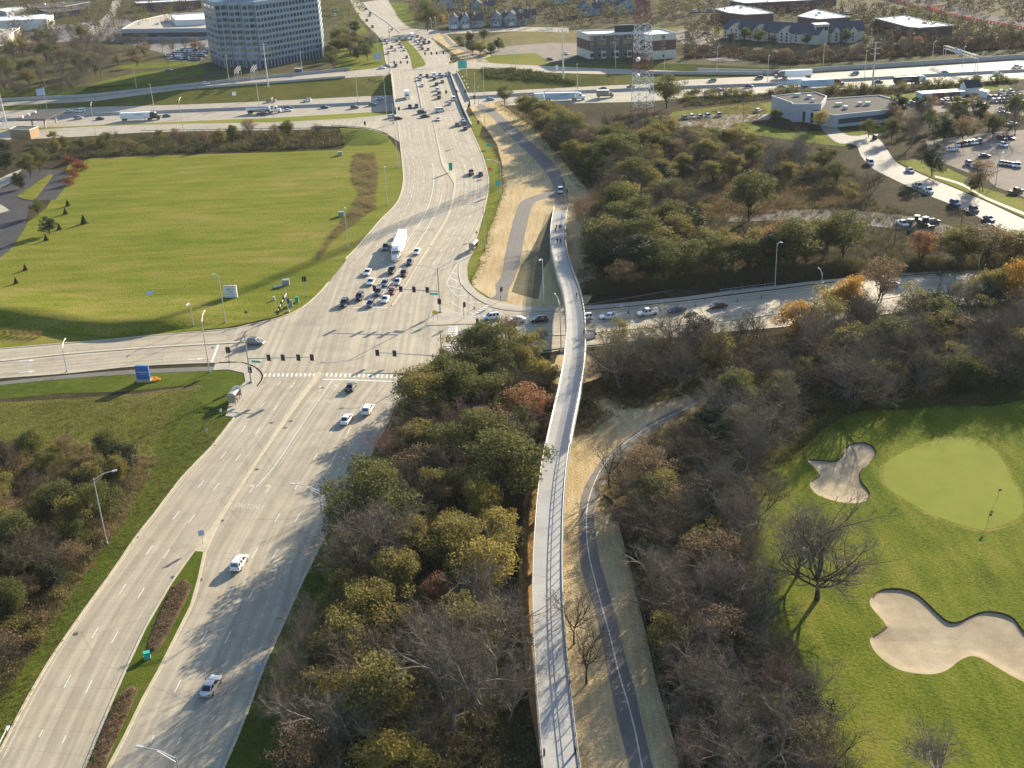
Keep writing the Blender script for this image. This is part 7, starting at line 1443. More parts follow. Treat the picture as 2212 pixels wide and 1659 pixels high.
def leafy_tree(seed,H=9,R_=3.6,n=4200,leaf=.34,mat='leaf_olive',bark='bark_dark',clumps=46,low=.28,stems=1,ragged=.55,flat=1.0):
    w=Wood(seed); r=w.r; rg=np.random.default_rng(seed)
    C=[]
    for k in range(clumps):
        while True:
            v=Vector((r.uniform(-1,1),r.uniform(-1,1),r.uniform(-1,1)))
            if v.length<1 and v.length>.25:break
        v*=r.uniform(.75,1.08); z=H*(low+1)/2+v.z*H*(1-low)/2*flat; tap=1-.35*max(0,v.z); C.append((v.x*R_*tap+r.gauss(0,.25),v.y*R_*tap+r.gauss(0,.25),z))
    for st in range(stems):
        P,d=w.limb((r.gauss(0,.3)*(stems>1),r.gauss(0,.3)*(stems>1),-.1),(r.gauss(0,.1+.2*(stems>1)),r.gauss(0,.1+.2*(stems>1)),1),H*.5,H*.02/(stems**.5),4,6,.12)
        for c in C[st::stems][:int(26/stems)]:
            q=P[r.randint(1,4)]; cv=Vector(c); md=q.lerp(cv,.5)+Vector((r.gauss(0,.2),r.gauss(0,.2),r.gauss(0,.2)-.1)); w.m.tube([q,md,cv],[H*.008,H*.005,.015],4,cap=False)
    C=np.array(C); sz=rg.uniform(.55,1.25,len(C)); idx=rg.choice(len(C),n,p=sz**2/(sz**2).sum()); off_=rg.normal(size=(n,3)); off_ /=np.linalg.norm(off_,axis=1,keepdims=True)+1e-9
    rad=(rg.uniform(0,1,n)**.45)*sz[idx]*R_*.36; pts=C[idx]+off_*rad[:,None]*np.array([1,1,.72]); pts[:,2]=np.maximum(pts[:,2],.25)
    return w.m.mesh('trunk',bark,True),np_mesh('crown',leaf_quads(pts,leaf,rg),4,mat),w
def conifer(seed,H=5,R_=1.5,n=2600,mat='leaf_dark',leaf=.3):
    rg=np.random.default_rng(seed); w=Wood(seed); w.m.tube([(0,0,0),(0,0,H*.95)],[H*.02,.02],6)
    t=rg.uniform(0,1,n)**1.2; tier=(np.floor(t*9)+rg.uniform(.2,1,n)*.8)/9; a=rg.uniform(0,6.283,n); rr_=(1-tier)*R_*(.35+.65*rg.uniform(0,1,n)**.5)*(.85+.3*np.sin(a*5+tier*30)); pts=np.stack([rr_*np.cos(a),rr_*np.sin(a),H*.05+tier*H*.95-rr_*.18],1); pts[:,2]=np.maximum(pts[:,2],.1)
    return w.m.mesh('trunk','bark_dark',True),np_mesh('crown',leaf_quads(pts,leaf,rg,.1),4,mat),w
def brush_bush(seed,H=2.2,R_=1.6,stems=26,mat='twig_brown',leafm=None,nl=0,tw=.03):
    w=Wood(seed); r=w.r; tips=[]
    for k in range(stems):
        d=Vector((r.gauss(0,.55),r.gauss(0,.55),1)).normalized(); L=H*r.uniform(.6,1.1); b=(r.gauss(0,R_*.28),r.gauss(0,R_*.28),0); w.m.tube([b,Vector(b)+d*L*.5,Vector(b)+d*L],[.025,.018,.006],3,cap=False)
        for j in range(9):a=Vector(b)+d*L*r.uniform(.25,1); e=w.twig(a,rdir(r,d,.7,.1),L*r.uniform(.15,.4),tw); tips.append(e)
    V=np.array([tuple(v) for v in w.tw])
    if leafm:
        rg=np.random.default_rng(seed); T_=np.array([tuple(t) for t in tips]); pts=T_[rg.integers(0,len(T_),nl)]+rg.normal(0,.22,(nl,3)); pts[:,2]=np.maximum(pts[:,2],.1); cr=np_mesh('crown',leaf_quads(pts,.24,rg),4,leafm)
        w.m.add([tuple(v) for v in V],[(i,i+1,i+2) for i in range(0,len(V),3)])
        return w.m.mesh('stems',mat),cr,w
    return w.m.mesh('stems',mat),np_mesh('crown',V,3,mat),w
PRO={}
def proto(kind,maker,seeds,**k):PRO[kind]=[maker(s,**k)[:2] for s in seeds]
proto('bare_grey',bare_tree,(1,2,3),H=10); proto('bare_brown',bare_tree,(4,5),H=9,stems=3,limbs=6,mats=('bark_dark','twig_brown')); proto('bare_big',bare_tree,(6,7),H=13,spread=.9,limbs=10,trunk=.22,tw=.045,fine=1.2,mats=('bark_dark','twig_grey')); proto('bare_pink',bare_tree,(8,),H=8,stems=3,mats=('bark_dark','twig_pink'),fine=1.3); proto('bare_small',bare_tree,(9,10),H=6,limbs=6,trunk=.32,fine=.5,tw=.03,mats=('bark_dark','twig_brown')); proto('bare_tan',bare_tree,(11,),H=7,stems=5,spread=.5,mats=('twig_tan','twig_tan'),fine=.6); proto('bare_pale',bare_tree,(12,13),H=11,spread=.85,limbs=9,stems=2,tw=.05,mats=('bark_pale','twig_grey'))
proto('olive',leafy_tree,(21,22,23),H=8.5,R_=3.5,n=6200,leaf=.25,mat='leaf_olive',stems=2); proto('olive_thin',leafy_tree,(24,25),H=8,R_=3.2,n=2900,leaf=.24,clumps=40,mat='leaf_olive',stems=2); proto('green',leafy_tree,(26,27,28),H=9.5,R_=4.0,n=8200,leaf=.25,mat='leaf_green'); proto('yellow',leafy_tree,(29,30),H=8,R_=3.2,n=5400,leaf=.25,mat='leaf_yellow',stems=2); proto('orange',leafy_tree,(31,32),H=8,R_=3.8,n=7600,leaf=.26,mat='leaf_orange',clumps=60,low=.15); proto('rust',leafy_tree,(33,34),H=8,R_=3.4,n=5000,leaf=.24,mat='leaf_rust',stems=2); proto('brown',leafy_tree,(35,36),H=8,R_=3.6,n=3800,leaf=.23,mat='leaf_brown',stems=2); proto('dark',leafy_tree,(37,38),H=8,R_=3.4,n=7400,leaf=.25,mat='leaf_dark',low=.1)
proto('conifer',conifer,(41,42)); proto('shrub_brown',brush_bush,(51,52,53)); proto('shrub_olive',brush_bush,(54,55,56),leafm='leaf_olive',nl=650); proto('shrub_green',brush_bush,(57,58),leafm='leaf_green',nl=900); proto('shrub_tan',brush_bush,(59,60),mat='twig_tan',leafm='leaf_brown',nl=420); proto('shrub_red',brush_bush,(61,),leafm='leaf_red',nl=800); proto('shrub_yellow',brush_bush,(62,),leafm='leaf_yellow',nl=700)
KH=dict(bare_grey=10,bare_brown=9,bare_big=13,bare_pink=8,bare_small=6,bare_tan=7,bare_pale=11,olive=8.5,olive_thin=8,green=9.5,yellow=8,orange=8,rust=8,brown=8,dark=8,conifer=5); KH.update({k:2.2 for k in PRO if k.startswith('shrub')})
KD=dict(bare_grey='bare grey tree',bare_brown='bare brown tree',bare_big='large bare spreading tree',bare_pink='pinkish bare tree',bare_small='small bare tree',bare_tan='tan bare bush tree',bare_pale='pale bare tree',olive='olive leaved tree',olive_thin='thin olive tree',green='dull green tree',yellow='yellowish tree',orange='orange leaved tree',rust='rust leaved tree',brown='brown leaved tree',dark='dark green tree',conifer='dark conifer',shrub_brown='brown twiggy shrub',shrub_olive='olive shrub',shrub_green='green shrub',shrub_tan='tan shrub',shrub_red='red shrub',shrub_yellow='yellow shrub')
vr=random.Random(77); NTREE=0
def plant(kind,p,h,label,group,wide=1.0):
    i=vr.randrange(len(PRO[kind])); tr,cr=PRO[kind][i]; s=h/KH[kind]; sh=kind.startswith('shrub')
    o=bpy.data.objects.new('shrub' if sh else 'conifer_tree' if kind=='conifer' else 'bare_tree' if kind.startswith('bare') else 'leafy_tree',None); COL.objects.link(o); o.location=p; o.rotation_euler=(0,0,vr.uniform(0,6.28)); o.scale=(s*wide,s*wide,s); o.empty_display_size=.2
    tag(o,label,'shrub' if sh else 'tree',group); put('stems' if sh else 'trunk',tr,o); put('crown',cr,o); return o
def inside(P,x,y):
    c=False; n=len(P); j=n-1
    for i in range(n):
        if (P[i][1]>y)!=(P[j][1]>y) and x<(P[j][0]-P[i][0])*(y-P[i][1])/(P[j][1]-P[i][1])+P[i][0]:c=not c
        j=i
    return c
ALLT=[]; TCP=np.array(tc)[:,:2]
def darts(poly,n,gap,seed,keep=ALLT,tries=40):
    r=random.Random(seed); x0,x1=min(p[0] for p in poly),max(p[0] for p in poly); y0,y1=min(p[1] for p in poly),max(p[1] for p in poly); out=[]
    for _ in range(n*tries):
        if len(out)>=n:break
        x,y=r.uniform(x0,x1),r.uniform(y0,y1)
        if not inside(poly,x,y):continue
        if keep is ALLT and (((TCP[:,0]-x)**2+(TCP[:,1]-y)**2).min()<30 or ((DC[:,0]-x)**2+(DC[:,1]-y)**2).min()<64):continue
        if keep and any((x-a)**2+(y-b)**2<gap*gap for a,b in keep):continue
        if any((x-a)**2+(y-b)**2<gap*gap for a,b in out):continue
        out.append((x,y))
    if keep is not None:keep.extend(out)
    return out
def zone(px,n,gap,kinds,hr,where,group,seed,z=None,wide=(.9,1.2)):
    poly=[tuple(ground(p)[:2]) for p in px]; pts=darts(poly,n,gap,seed); r=random.Random(seed+1); ks=list(kinds); ws=[kinds[k] for k in ks]; L=[]
    for x,y in pts:L.append((r.choices(ks,ws)[0],x,y,r.uniform(*hr)))
    cnt={}
    for k,x,y,h in sorted(L,key=lambda q:proj((q[1],q[2],0))[0]):
        i=cnt.get(k,0); cnt[k]=i+1; hh=h*(KH[k]/8.5 if not k.startswith('shrub') else .35)
        plant(k,(x,y,level(x,y) if z is None else z),hh,KD[k]+', '+nth(i)+' from left in '+where,group,r.uniform(*wide))
def one(kind,reg,b,t,label,group='single trees',wide=1.0,z=0.0):
    p=W1(reg,*b,z); h=hgt(p,K(reg,[t])[0]); ALLT.append((p[0],p[1])); return plant(kind,tuple(p),h,label,group,wide)
# single trees one can pick out
one('bare_big','I',(870,565),(850,-60),'large bare tree on the golf lawn left of the big bunker, the nearer of two',z=GZ,wide=1.3); one('bare_big','I',(735,425),(700,-90),'bare tree on the golf lawn edge, the farther of two',z=GZ,wide=.85); one('bare_small','H',(1508,855),(1490,500),'slender bare tree between footbridge and trail, the farther one'); one('bare_small','H',(1590,1112),(1575,710),'slender bare tree between footbridge and trail, the nearer one'); one('bare_pale','I',(1720,1800),(1700,1470),'bare tree rising from the bottom right edge on the golf lawn',z=GZ,wide=1.3)
one('brown','E',(1095,590),(1045,385),'tan leaved tree standing alone before the ladder crossing road'); one('olive_thin','E',(1290,590),(1285,462),'small olive tree left of the footbridge at the road edge'); one('olive_thin','E',(905,640),(850,470),'thin tree leaning over the road in front of the grey car'); one('green','E',(700,930),(640,640),'big dark olive tree at the corner left of the wood',wide=1.25); one('green','E',(900,900),(830,610),'big olive tree behind the corner tree',wide=1.2); one('green','E',(1060,880),(1000,620),'olive tree with rusty top behind the corner trees',wide=1.2); one('olive','E',(1190,830),(1150,580),'olive tree beside the footbridge near the road'); one('rust','E',(1200,1150),(1170,830),'bright rust brown tree beside the footbridge in the wood',wide=1.1); one('rust','E',(1260,1180),(1260,960),'orange brown tree touching the footbridge',wide=.9); one('yellow','E',(1330,870),(1320,670),'yellow olive tree left of the footbridge near the straw slope'); one('yellow','E',(760,900),(745,800),'small bright yellow tree under the corner tree'); one('bare_pink','E',(700,1260),(710,985),'pinkish bare tree in the middle of the wood',wide=1.2); one('yellow','E',(910,1760),(890,1440),'bright yellow olive tree in the lower middle of the wood',wide=1.05); one('yellow','H',(930,560),(880,165),'large golden olive tree beside the dark strip of the footbridge',wide=1.2); one('olive','H',(720,330),(710,10),'olive tree with a straight trunk left of the golden one'); one('olive','H',(880,640),(850,400),'lower olive tree under the golden one'); one('bare_big','H',(160,560),(150,-100),'large pale bare tree overhanging the near road',wide=1.15); one('bare_grey','H',(740,1420),(720,800),'tall grey bare tree at lower centre, left of the pair',wide=1.1); one('bare_grey','H',(900,1270),(890,720),'tall grey bare tree at lower centre, right of the pair',wide=1.15); one('olive','H',(300,1480),(250,950),'olive tree with slanted trunk at the bottom of the wood',wide=1.1); one('yellow','H',(430,1420),(450,1210),'golden brush tree beside the slanted trunk'); one('rust','H',(640,700),(630,420),'orange brown tree left of the golden one'); one('bare_grey','H',(1080,1360),(1080,950),'bare tree leaning towards the footbridge at the bottom')
one('orange','F',(745,545),(750,290),'bright orange dome shaped tree beside the east road',wide=1.25); one('brown','F',(1288,305),(1275,10),'tall brown tree standing against the east road',wide=1.15); one('orange','F',(1090,400),(1090,125),'thin orange tree against the east road',wide=.8); one('orange','F',(980,420),(990,200),'low orange brown tree left of the thin orange one',wide=.9); one('olive_thin','F',(910,540),(850,200),'tall thin tree leaning left over the east road'); one('yellow','F',(1200,440),(1200,290),'bright yellow green tree at the edge of the east road'); one('olive_thin','F',(1110,440),(1110,250),'olive tree among the orange ones on the east road'); one('olive_thin','F',(1480,440),(1480,170),'olive tree with several stems on the east road edge'); one('bare_small','F',(1700,380),(1700,120),'bare slim tree on the east road edge'); one('olive_thin','F',(1850,350),(1850,110),'thin olive tree right of the bare slim one'); one('olive','F',(2000,360),(2020,60),'tall olive tree near the right end of the east road'); one('orange','F',(2190,370),(2160,20),'orange brown tree at the right edge by the east road'); one('bare_big','F',(1060,1030),(1060,560),'large bare tree at the edge of the golf lawn above the small bunker',wide=1.2); one('bare_big','F',(520,1330),(520,880),'large bare tree in the thicket left of the small bunker',wide=1.25); one('bare_big','F',(1880,850),(1860,540),'large bare tree in the thicket behind the putting green',wide=1.2); one('olive','F',(1180,990),(1180,840),'low olive shrub tree at the golf lawn edge',wide=1.4); one('bare_small','E',(1735,1500),(1700,1200),'lone bare sapling at the bend of the trail'); one('bare_small','E',(1700,590),(1650,480),'small leaning tree right of the viewing bay'); one('olive_thin','E',(1800,600),(1760,400),'arching olive tree right of the footbridge on the road')
one('bare_tan','n',(1440,760),(1380,100),'tan bare multi stemmed tree right of the footbridge end',wide=1.2); one('bare_tan','n',(1590,560),(1590,60),'second tan bare tree behind the footbridge end'); one('yellow','n',(1480,1120),(1490,880),'small yellow green tree right of the footbridge')
one('green','B',(2110,700),(2100,480),'large round dark green tree beside the radio mast',wide=1.35); one('green','B',(1060,680),(1050,550),'round tree at the motorway edge beside the trail'); one('olive','B',(1200,760),(1190,610),'dense olive tree beside the top of the trail',wide=1.3); one('olive','B',(1300,850),(1290,700),'yellow olive tree along the trail',wide=1.2); one('olive','B',(1400,940),(1390,790),'olive tree along the trail, lower one',wide=1.2); one('olive','B',(1500,1080),(1490,900),'bright olive tree on the trail bend',wide=1.2); one('green','b1',(1070,400),(1060,20),'large round green tree beyond the far junction',wide=1.1); one('orange','b1',(1255,310),(1260,185),'small orange tree in front of the townhouses'); one('green','b1',(290,790),(280,560),'dark green tree on the lawn beside the far road'); one('bare_grey','b1',(370,620),(370,430),'bare grey tree at the far road kerb')
one('green','t',(195,235),(190,0),'round lollipop tree on the lawn before the grey office',wide=1.15); one('dark','t',(1020,740),(1090,300),'tall dark green tree at the side street kerb',wide=.9); one('brown','t',(1640,930),(1740,500),'large brown tree at the car park corner'); one('dark','t',(1560,930),(1560,760),'dark round tree in front of the large brown one',wide=1.2); one('conifer','c2',(1450,1530),(1460,1360),'tall dark conifer below the storage lot'); one('green','C',(600,800),(690,700),'green tree against the tall part of the grey office'); one('yellow','C',(890,840),(890,710),'yellowish tree against the front of the grey office')
one('green','C',(430,1430),(440,1110),'largest round green tree in the thicket left of the brown brush',wide=1.35)
for k,(x,y) in enumerate(((440,1335),(425,1388),(385,1488),(300,1558),(545,1450))):one('conifer','A',(x,y),(x,y-(42 if k<4 else 60)),['topmost','second','third','lowest','rightmost round'][k]+' small conifer on the left edge of the field','small conifers on the field',1.3)
for k,(x,y) in enumerate(((165,92),(105,178))):one('conifer','D',(x,y),(x,y-42),['upper','lower'][k]+' small conifer by the left edge above the bank','small conifers on the field',1.3)
for k in range(7):one('shrub_tan','D',(-10+44*k,505+k*3),(-10+44*k,468+k*3),'round tan shrub, '+nth(k)+' from left in the hedge by the left road','hedge shrubs by the left road',.8)
for k,(x,y) in enumerate(((460,1040),(500,1075),(480,1130),(450,1180),(540,1080))):one('shrub_red','A',(x,y+20),(x,y-25),'red leaved shrub, '+nth(k)+' in the row by the left car park','red shrubs',1.2)
for k,(x,y,t_) in enumerate(((130,1225,1110),(250,1400,1290),(320,1520,1400),(200,1150,1000),(40,1120,960),(260,1110,960),(30,1000,900))):one('dark' if k % 2==0 else 'green','A',(x,y),(x,t_),'dark evergreen tree, '+nth(k)+' beside the left car park','trees by the left car park',1.1)
for k,(x,y,t_) in enumerate(((610,1585,1440),(632,1520,1380),(655,1455,1320),(672,1400,1275),(645,1640,1490))):one('bare_grey','O',(x,y),(x-8,t_),'slim bare tree, '+nth(k)+' along the wood edge by the lower road','slim trees by the lower road',.7)
# woods and thickets
OW=dict(olive=3,olive_thin=2,green=2,bare_brown=2,bare_grey=2,yellow=1,brown=1,rust=.4)
zone([(905,860),(1010,790),(1180,800),(1190,920),(1150,1050),(1120,1180),(1095,1300),(1110,1500),(1120,1700),(640,1720),(660,1560),(700,1430),(730,1290),(780,1160),(840,1040),(880,930)],56,5.4,dict(olive=5,olive_thin=1.5,green=2.5,bare_brown=2,bare_grey=3,bare_pink=.4,brown=.7,rust=.3,yellow=1.6),(7.5,13),'the wood beside the near road','trees of the wood beside the near road',101,None,(1.0,1.35))
zone([(1345,1130),(1400,1040),(1500,960),(1600,880),(1690,880),(1640,1000),(1625,1100),(1640,1260),(1670,1380),(1720,1480),(1770,1580),(1800,1720),(1500,1720),(1470,1560),(1430,1400),(1390,1270)],86,3.8,dict(bare_brown=6,bare_grey=5,brown=1,olive_thin=2,bare_pink=.5,dark=.8,green=.7),(5,10),'the thicket between trail and golf lawn','trees of the thicket between trail and golf lawn',102,None,(1.05,1.4))
zone([(1290,800),(1420,760),(1560,750),(1640,738),(1660,795),(1785,790),(1800,715),(2000,690),(2260,660),(2260,850),(2000,868),(1830,865),(1700,850),(1560,850),(1480,850),(1330,850)],80,4.8,dict(bare_brown=5,bare_grey=5,green=1.2,olive_thin=1.8,brown=.7,dark=.8,bare_pink=.3),(6.5,12),'the wood behind the golf lawn','trees of the wood behind the golf lawn',103,None,(1.1,1.45))
zone([(1258,600),(1262,520),(1290,440),(1250,370),(1180,300),(1130,262),(1180,255),(1300,300),(1420,330),(1440,390),(1470,460),(1540,540),(1700,552),(1900,556),(2060,560),(2240,568),(2240,585),(1950,592),(1700,600),(1500,620),(1300,640)],100,5.0,dict(olive=4,green=4,olive_thin=1,bare_brown=1.6,yellow=.4,rust=.15,brown=.6,dark=1),(8.5,13.5),'the wood north of the east road','trees of the wood north of the east road',104,None,(1.15,1.5))
zone([(1300,290),(1440,290),(1500,320),(1640,330),(1780,360),(1850,400),(1740,400),(1640,400),(1560,390),(1500,420),(1430,390),(1350,330)],40,6.0,dict(olive=3,green=3,bare_brown=3,bare_grey=3,brown=1),(7,11),'the wood below the grey office','trees of the wood below the grey office',105,None,(1.1,1.4))
zone([(-90,1030),(60,1000),(180,985),(260,990),(300,1010),(265,1100),(210,1190),(140,1300),(75,1410),(-90,1640)],92,2.9,dict(shrub_brown=4,shrub_olive=2,dark=1,brown=.6,bare_brown=5,shrub_tan=2,green=1.8,olive=1.4,bare_pink=.3),(4.5,9.0),'the scrub left of the near road','plants of the scrub left of the near road',106)
zone([(100,345),(200,338),(330,330),(450,326),(600,320),(700,312),(700,292),(600,288),(450,292),(330,298),(200,305),(60,312)],46,6.0,dict(shrub_olive=3,shrub_brown=3,olive=1,brown=1,bare_brown=1.5,green=1),(4,8),'the bush belt below the toll ramp','plants of the bush belt',107)
zone([(-60,225),(0,200),(100,205),(190,190),(240,160),(260,140),(230,110),(160,85),(60,100),(-60,120)],60,8.0,dict(bare_grey=4,bare_brown=3,olive=2,green=1.5,brown=1),(9,14),'the wood at upper left','trees of the wood at upper left',108)
zone([(150,100),(250,85),(320,95),(420,110),(450,130),(300,148),(250,145)],16,8.0,dict(bare_grey=3,bare_brown=2,brown=1),(8,11),'the row by the tower car park','trees by the tower car park',109)
zone([(690,150),(700,90),(760,60),(800,70),(800,110),(770,150)],16,7,dict(green=3,dark=2,brown=1),(8,12),'the group right of the tower','trees right of the tower',110)
zone([(1480,205),(1600,203),(1800,198),(1990,186),(2200,172),(2200,178),(2000,194),(1800,205),(1600,212),(1480,220)],44,4.5,dict(shrub_olive=4,shrub_green=3,shrub_brown=2),(7,12),'the hedge along the motorway','hedge shrubs along the motorway',111,0)
zone([(1560,120),(1700,138),(1850,130),(2000,118),(2220,100),(2220,80),(2000,95),(1850,108),(1700,118)],50,7,dict(bare_grey=4,bare_brown=5,brown=1,rust=.3,olive=1),(5,8),'the belt behind the far motorway wall','trees behind the far motorway wall',112,0)
zone([(1690,322),(1790,366),(1890,425),(1870,440),(1770,398),(1670,345)],26,4,dict(shrub_brown=4,shrub_olive=2,shrub_tan=2,bare_brown=1),(5,8),'the brush left of the side street','brush left of the side street',116,0)
zone([(1900,262),(2000,240),(2120,238),(2230,240),(2230,300),(2110,310),(2000,325),(1930,318)],22,8,dict(green=2,brown=2,bare_grey=2,dark=1),(8,12),'the group inside the right hand car park','trees inside the right hand car park',113,0)
zone([(980,95),(1060,88),(1110,110),(1080,122),(1000,118)],10,6,dict(green=3,olive=2,dark=1),(6,9),'the clump beside the far straw patch','trees by the far straw patch',114,0)
zone([(1560,96),(1700,104),(1850,100),(1850,92),(1700,96),(1570,88)],6,9,dict(dark=2,green=2),(7,9),'the line in front of the inn','trees in front of the inn',115,0)
# far trees that read as one mass
def far_mass(name,px,n,h0,h1,mats,label,seed,gap=5.0,size=0.85,per=150):
    poly=[tuple(ground(p)[:2]) for p in px]; pts=darts(poly,n,gap,seed,keep=None,tries=12); rg=np.random.default_rng(seed); C=[]
    for x,y in pts:
        h=rg.uniform(h0,h1); r_=h*rg.uniform(.3,.5); v=rg.normal(size=(per,3)); v /=np.linalg.norm(v,axis=1,keepdims=True); v*=(rg.uniform(.2,1,per)**.4)[:,None]; C.append(np.stack([x+v[:,0]*r_,y+v[:,1]*r_,level(x,y)+h*.55+v[:,2]*h*.45],1))
    o=put(name,np_mesh(name,leaf_quads(np.concatenate(C),size,rg,.2),4,mats)); return tag(o,label,'trees',None,'stuff')
far_mass('far_trees',[(-100,110),(-100,-20),(420,-20),(430,30),(380,70),(200,90),(60,95)],300,7,13,'far_brown','mass of brown autumn trees among the buildings at upper left',201,9); far_mass('far_trees',[(-100,90),(-100,-20),(430,-20),(420,60),(200,80)],150,7,12,'leaf_green','mass of green trees among the buildings at upper left',202,12); far_mass('far_trees',[(690,70),(690,-20),(780,-20),(790,40),(740,90)],50,7,12,'leaf_green','mass of green trees behind the tower on its right',203,9)
far_mass('far_trees',[(900,60),(880,-20),(1800,-20),(1620,40),(1400,60),(1150,62)],340,6,11,'far_brown','mass of brown trees among the far townhouses',204,8); far_mass('far_trees',[(900,50),(880,-20),(1560,-20),(1500,40),(1200,50)],110,6,11,'leaf_green','mass of green trees among the far townhouses',205,10); far_mass('far_trees',[(1480,128),(1480,70),(1540,40),(1700,25),(1900,20),(2300,90),(2300,115),(2000,112),(1870,105),(1860,52),(1700,40),(1560,52),(1552,112)],200,5,9,'far_brown','mass of brown trees around the inn and warehouses',206,8); far_mass('far_trees',[(1900,10),(2000,-20),(2300,-30),(2300,70),(2120,40)],120,6,11,'far_brown','mass of brown trees beyond the closed motorway',207,8); far_mass('far_trees',[(1840,60),(1960,30),(2220,85),(2220,105),(2000,75)],70,5,9,'leaf_green','mass of dull green trees beside the closed motorway',208,8)
# undergrowth
def thicket(name,px,n,h0,h1,mat,label,seed,seg_=14,lf=0.3,w=.05,z=None):
    """ground cover: upright sprigs and leaf sprays, thousands of small faces in one mass"""
    poly=[tuple(ground(p)[:2]) for p in px]; rg=np.random.default_rng(seed); x0,y0=np.min(poly,axis=0); x1,y1=np.max(poly,axis=0); Q=rg.uniform((x0,y0),(x1,y1),(n*4,2)); P_=np.array(poly); ins=np.zeros(len(Q),bool); j=len(P_)-1
    for i in range(len(P_)):
        c=((P_[i,1]>Q[:,1])!=(P_[j,1]>Q[:,1]))& (Q[:,0]<(P_[j,0]-P_[i,0])*(Q[:,1]-P_[i,1])/(P_[j,1]-P_[i,1]+1e-12)+P_[i,0]); ins ^= c; j=i
    Q=Q[ins][:n]; m=len(Q); zz=np.full(m,z) if z is not None else np.array([level(a,b) for a,b in Q]) if name=='bank_brush' else np.zeros(m)
    cl=np.sin(Q[:,0]*.31+1.3*np.sin(Q[:,1]*.17))*np.cos(Q[:,1]*.27+np.sin(Q[:,0]*.13)); hh=rg.uniform(h0,h1,m)*(1+.45*cl)
    B=np.repeat(np.column_stack([Q,zz]),seg_,axis=0); H_=np.repeat(hh,seg_); k=len(B); d=rg.normal(0,.42,(k,3)); d[:,2]=1; d /=np.linalg.norm(d,axis=1,keepdims=True); o2=rg.normal(0,.35,(k,3))*np.minimum(H_,1.2)[:,None]; o2[:,2]=0
    a=B+o2; L=H_*rg.uniform(.45,1.1,k); q=np.cross(d,rg.normal(size=(k,3))); q /=np.linalg.norm(q,axis=1,keepdims=True); ww=w*(.7+.3*np.minimum(H_,2))
    V=np.stack([a-q*ww[:,None]*.5,a+q*ww[:,None]*.5,a+d*L[:,None]],1).reshape(-1,3); me=np_mesh(name,V,3,mat); o=put(name,me)
    tag(o,label,'undergrowth',None,'stuff')
    if lf:
        nl=m*5; idx=rg.integers(0,k,nl); C=a[idx]+d[idx]*(L[idx]*rg.uniform(.4,1,nl))[:,None]+rg.normal(0,.12,(nl,3)); me2=np_mesh(name,leaf_quads(C,lf,rg),4,mat); o2_=put(name,me2); tag(o2_,label,'undergrowth',None,'stuff')
thicket('undergrowth',[(900,880),(1010,785),(1200,790),(1205,900),(1180,1000),(1130,1130),(1110,1250),(1115,1400),(1125,1720),(610,1720),(640,1540),(690,1400),(720,1260),(780,1130),(840,1020)],5200,.7,2.2,'brush_mix','tangled brown undergrowth on the floor of the wood beside the near road',301)
thicket('undergrowth',[(1335,1100),(1400,1020),(1560,900),(1720,850),(1680,960),(1620,1040),(1630,1200),(1650,1330),(1710,1450),(1760,1560),(1820,1720),(1480,1720),(1460,1560),(1420,1400),(1375,1250)],6200,.8,2.4,'brush_mix','tangled brown undergrowth between trail and golf lawn',302)
thicket('undergrowth',[(1275,790),(1420,750),(1640,725),(1800,705),(2000,680),(2260,650),(2260,865),(2000,880),(1830,875),(1700,890),(1560,860),(1480,855),(1330,855)],6200,.8,2.4,'brush_mix','tangled brown undergrowth behind the golf lawn',303)
thicket('undergrowth',[(1245,640),(1255,520),(1285,440),(1245,370),(1150,275),(1180,250),(1300,285),(1440,280),(1600,300),(1850,370),(1900,440),(2240,545),(2240,590),(1950,600),(1700,610),(1500,625)],9000,.8,2.6,'brush_mix','tangled undergrowth in the wood north of the east road',304)
thicket('tall_weeds',[(-80,990),(90,975),(180,955),(260,980),(345,985),(310,1060),(270,1130),(200,1210),(120,1330),(40,1450),(-60,1560)],7000,.35,1.2,'grass_blade','tall dry weeds on the rough ground left of the near road',305,12,.18,.05)
thicket('tall_weeds',[(768,333),(810,331),(818,370),(812,420),(812,450),(790,465),(760,490),(745,500),(720,520),(690,560),(680,560),(720,500),(760,450),(775,420),(757,370)],2600,.6,1.3,'grass_blade','strip of dry brown reeds on the left lawn',306,12,.2,.06)
thicket('tall_weeds',[(1470,455),(1540,390),(1700,390),(1850,415),(1880,440),(1740,452),(1640,464),(1530,475)],3200,.6,1.6,'leaf_brown','reddish brown dead brush above the dirt track',307,12,.3,.07)
thicket('tall_weeds',[(1430,270),(1560,232),(1640,220),(1660,240),(1600,290),(1480,310)],1800,.5,1.4,'grass_blade','dry weeds left of the grey office',308,10,.3,.07)
thicket('rough_grass_blades',[(485,1659),(545,1515),(615,1355),(690,1190),(740,1050),(785,1025),(845,910),(890,880),(920,850),(905,900),(860,960),(820,1050),(760,1150),(720,1250),(690,1350),(660,1450),(630,1540),(600,1720),(450,1720)],5200,.12,.4,'grass_green','rough green grass on the verge right of the near road',309,8,.14,.05)
thicket('rough_grass_blades',[(505,905),(460,963),(385,1040),(335,1105),(290,1170),(185,1315),(100,1440),(0,1630),(-40,1659),(-60,1560),(60,1400),(140,1280),(230,1170),(300,1060),(340,980),(370,920),(420,860)],4600,.12,.38,'grass_green','rough green grass on the verge left of the near road',310,8,.14,.05)
thicket('tall_weeds',[(1640,1230),(1665,1260),(1700,1370),(1750,1470),(1790,1560),(1850,1659),(1900,1720),(1800,1720),(1770,1640),(1720,1540),(1680,1440),(1640,1330)],1700,.3,.9,'grass_green','fringe of long grass along the golf lawn edge',311,12,.16,.05,z=.5)
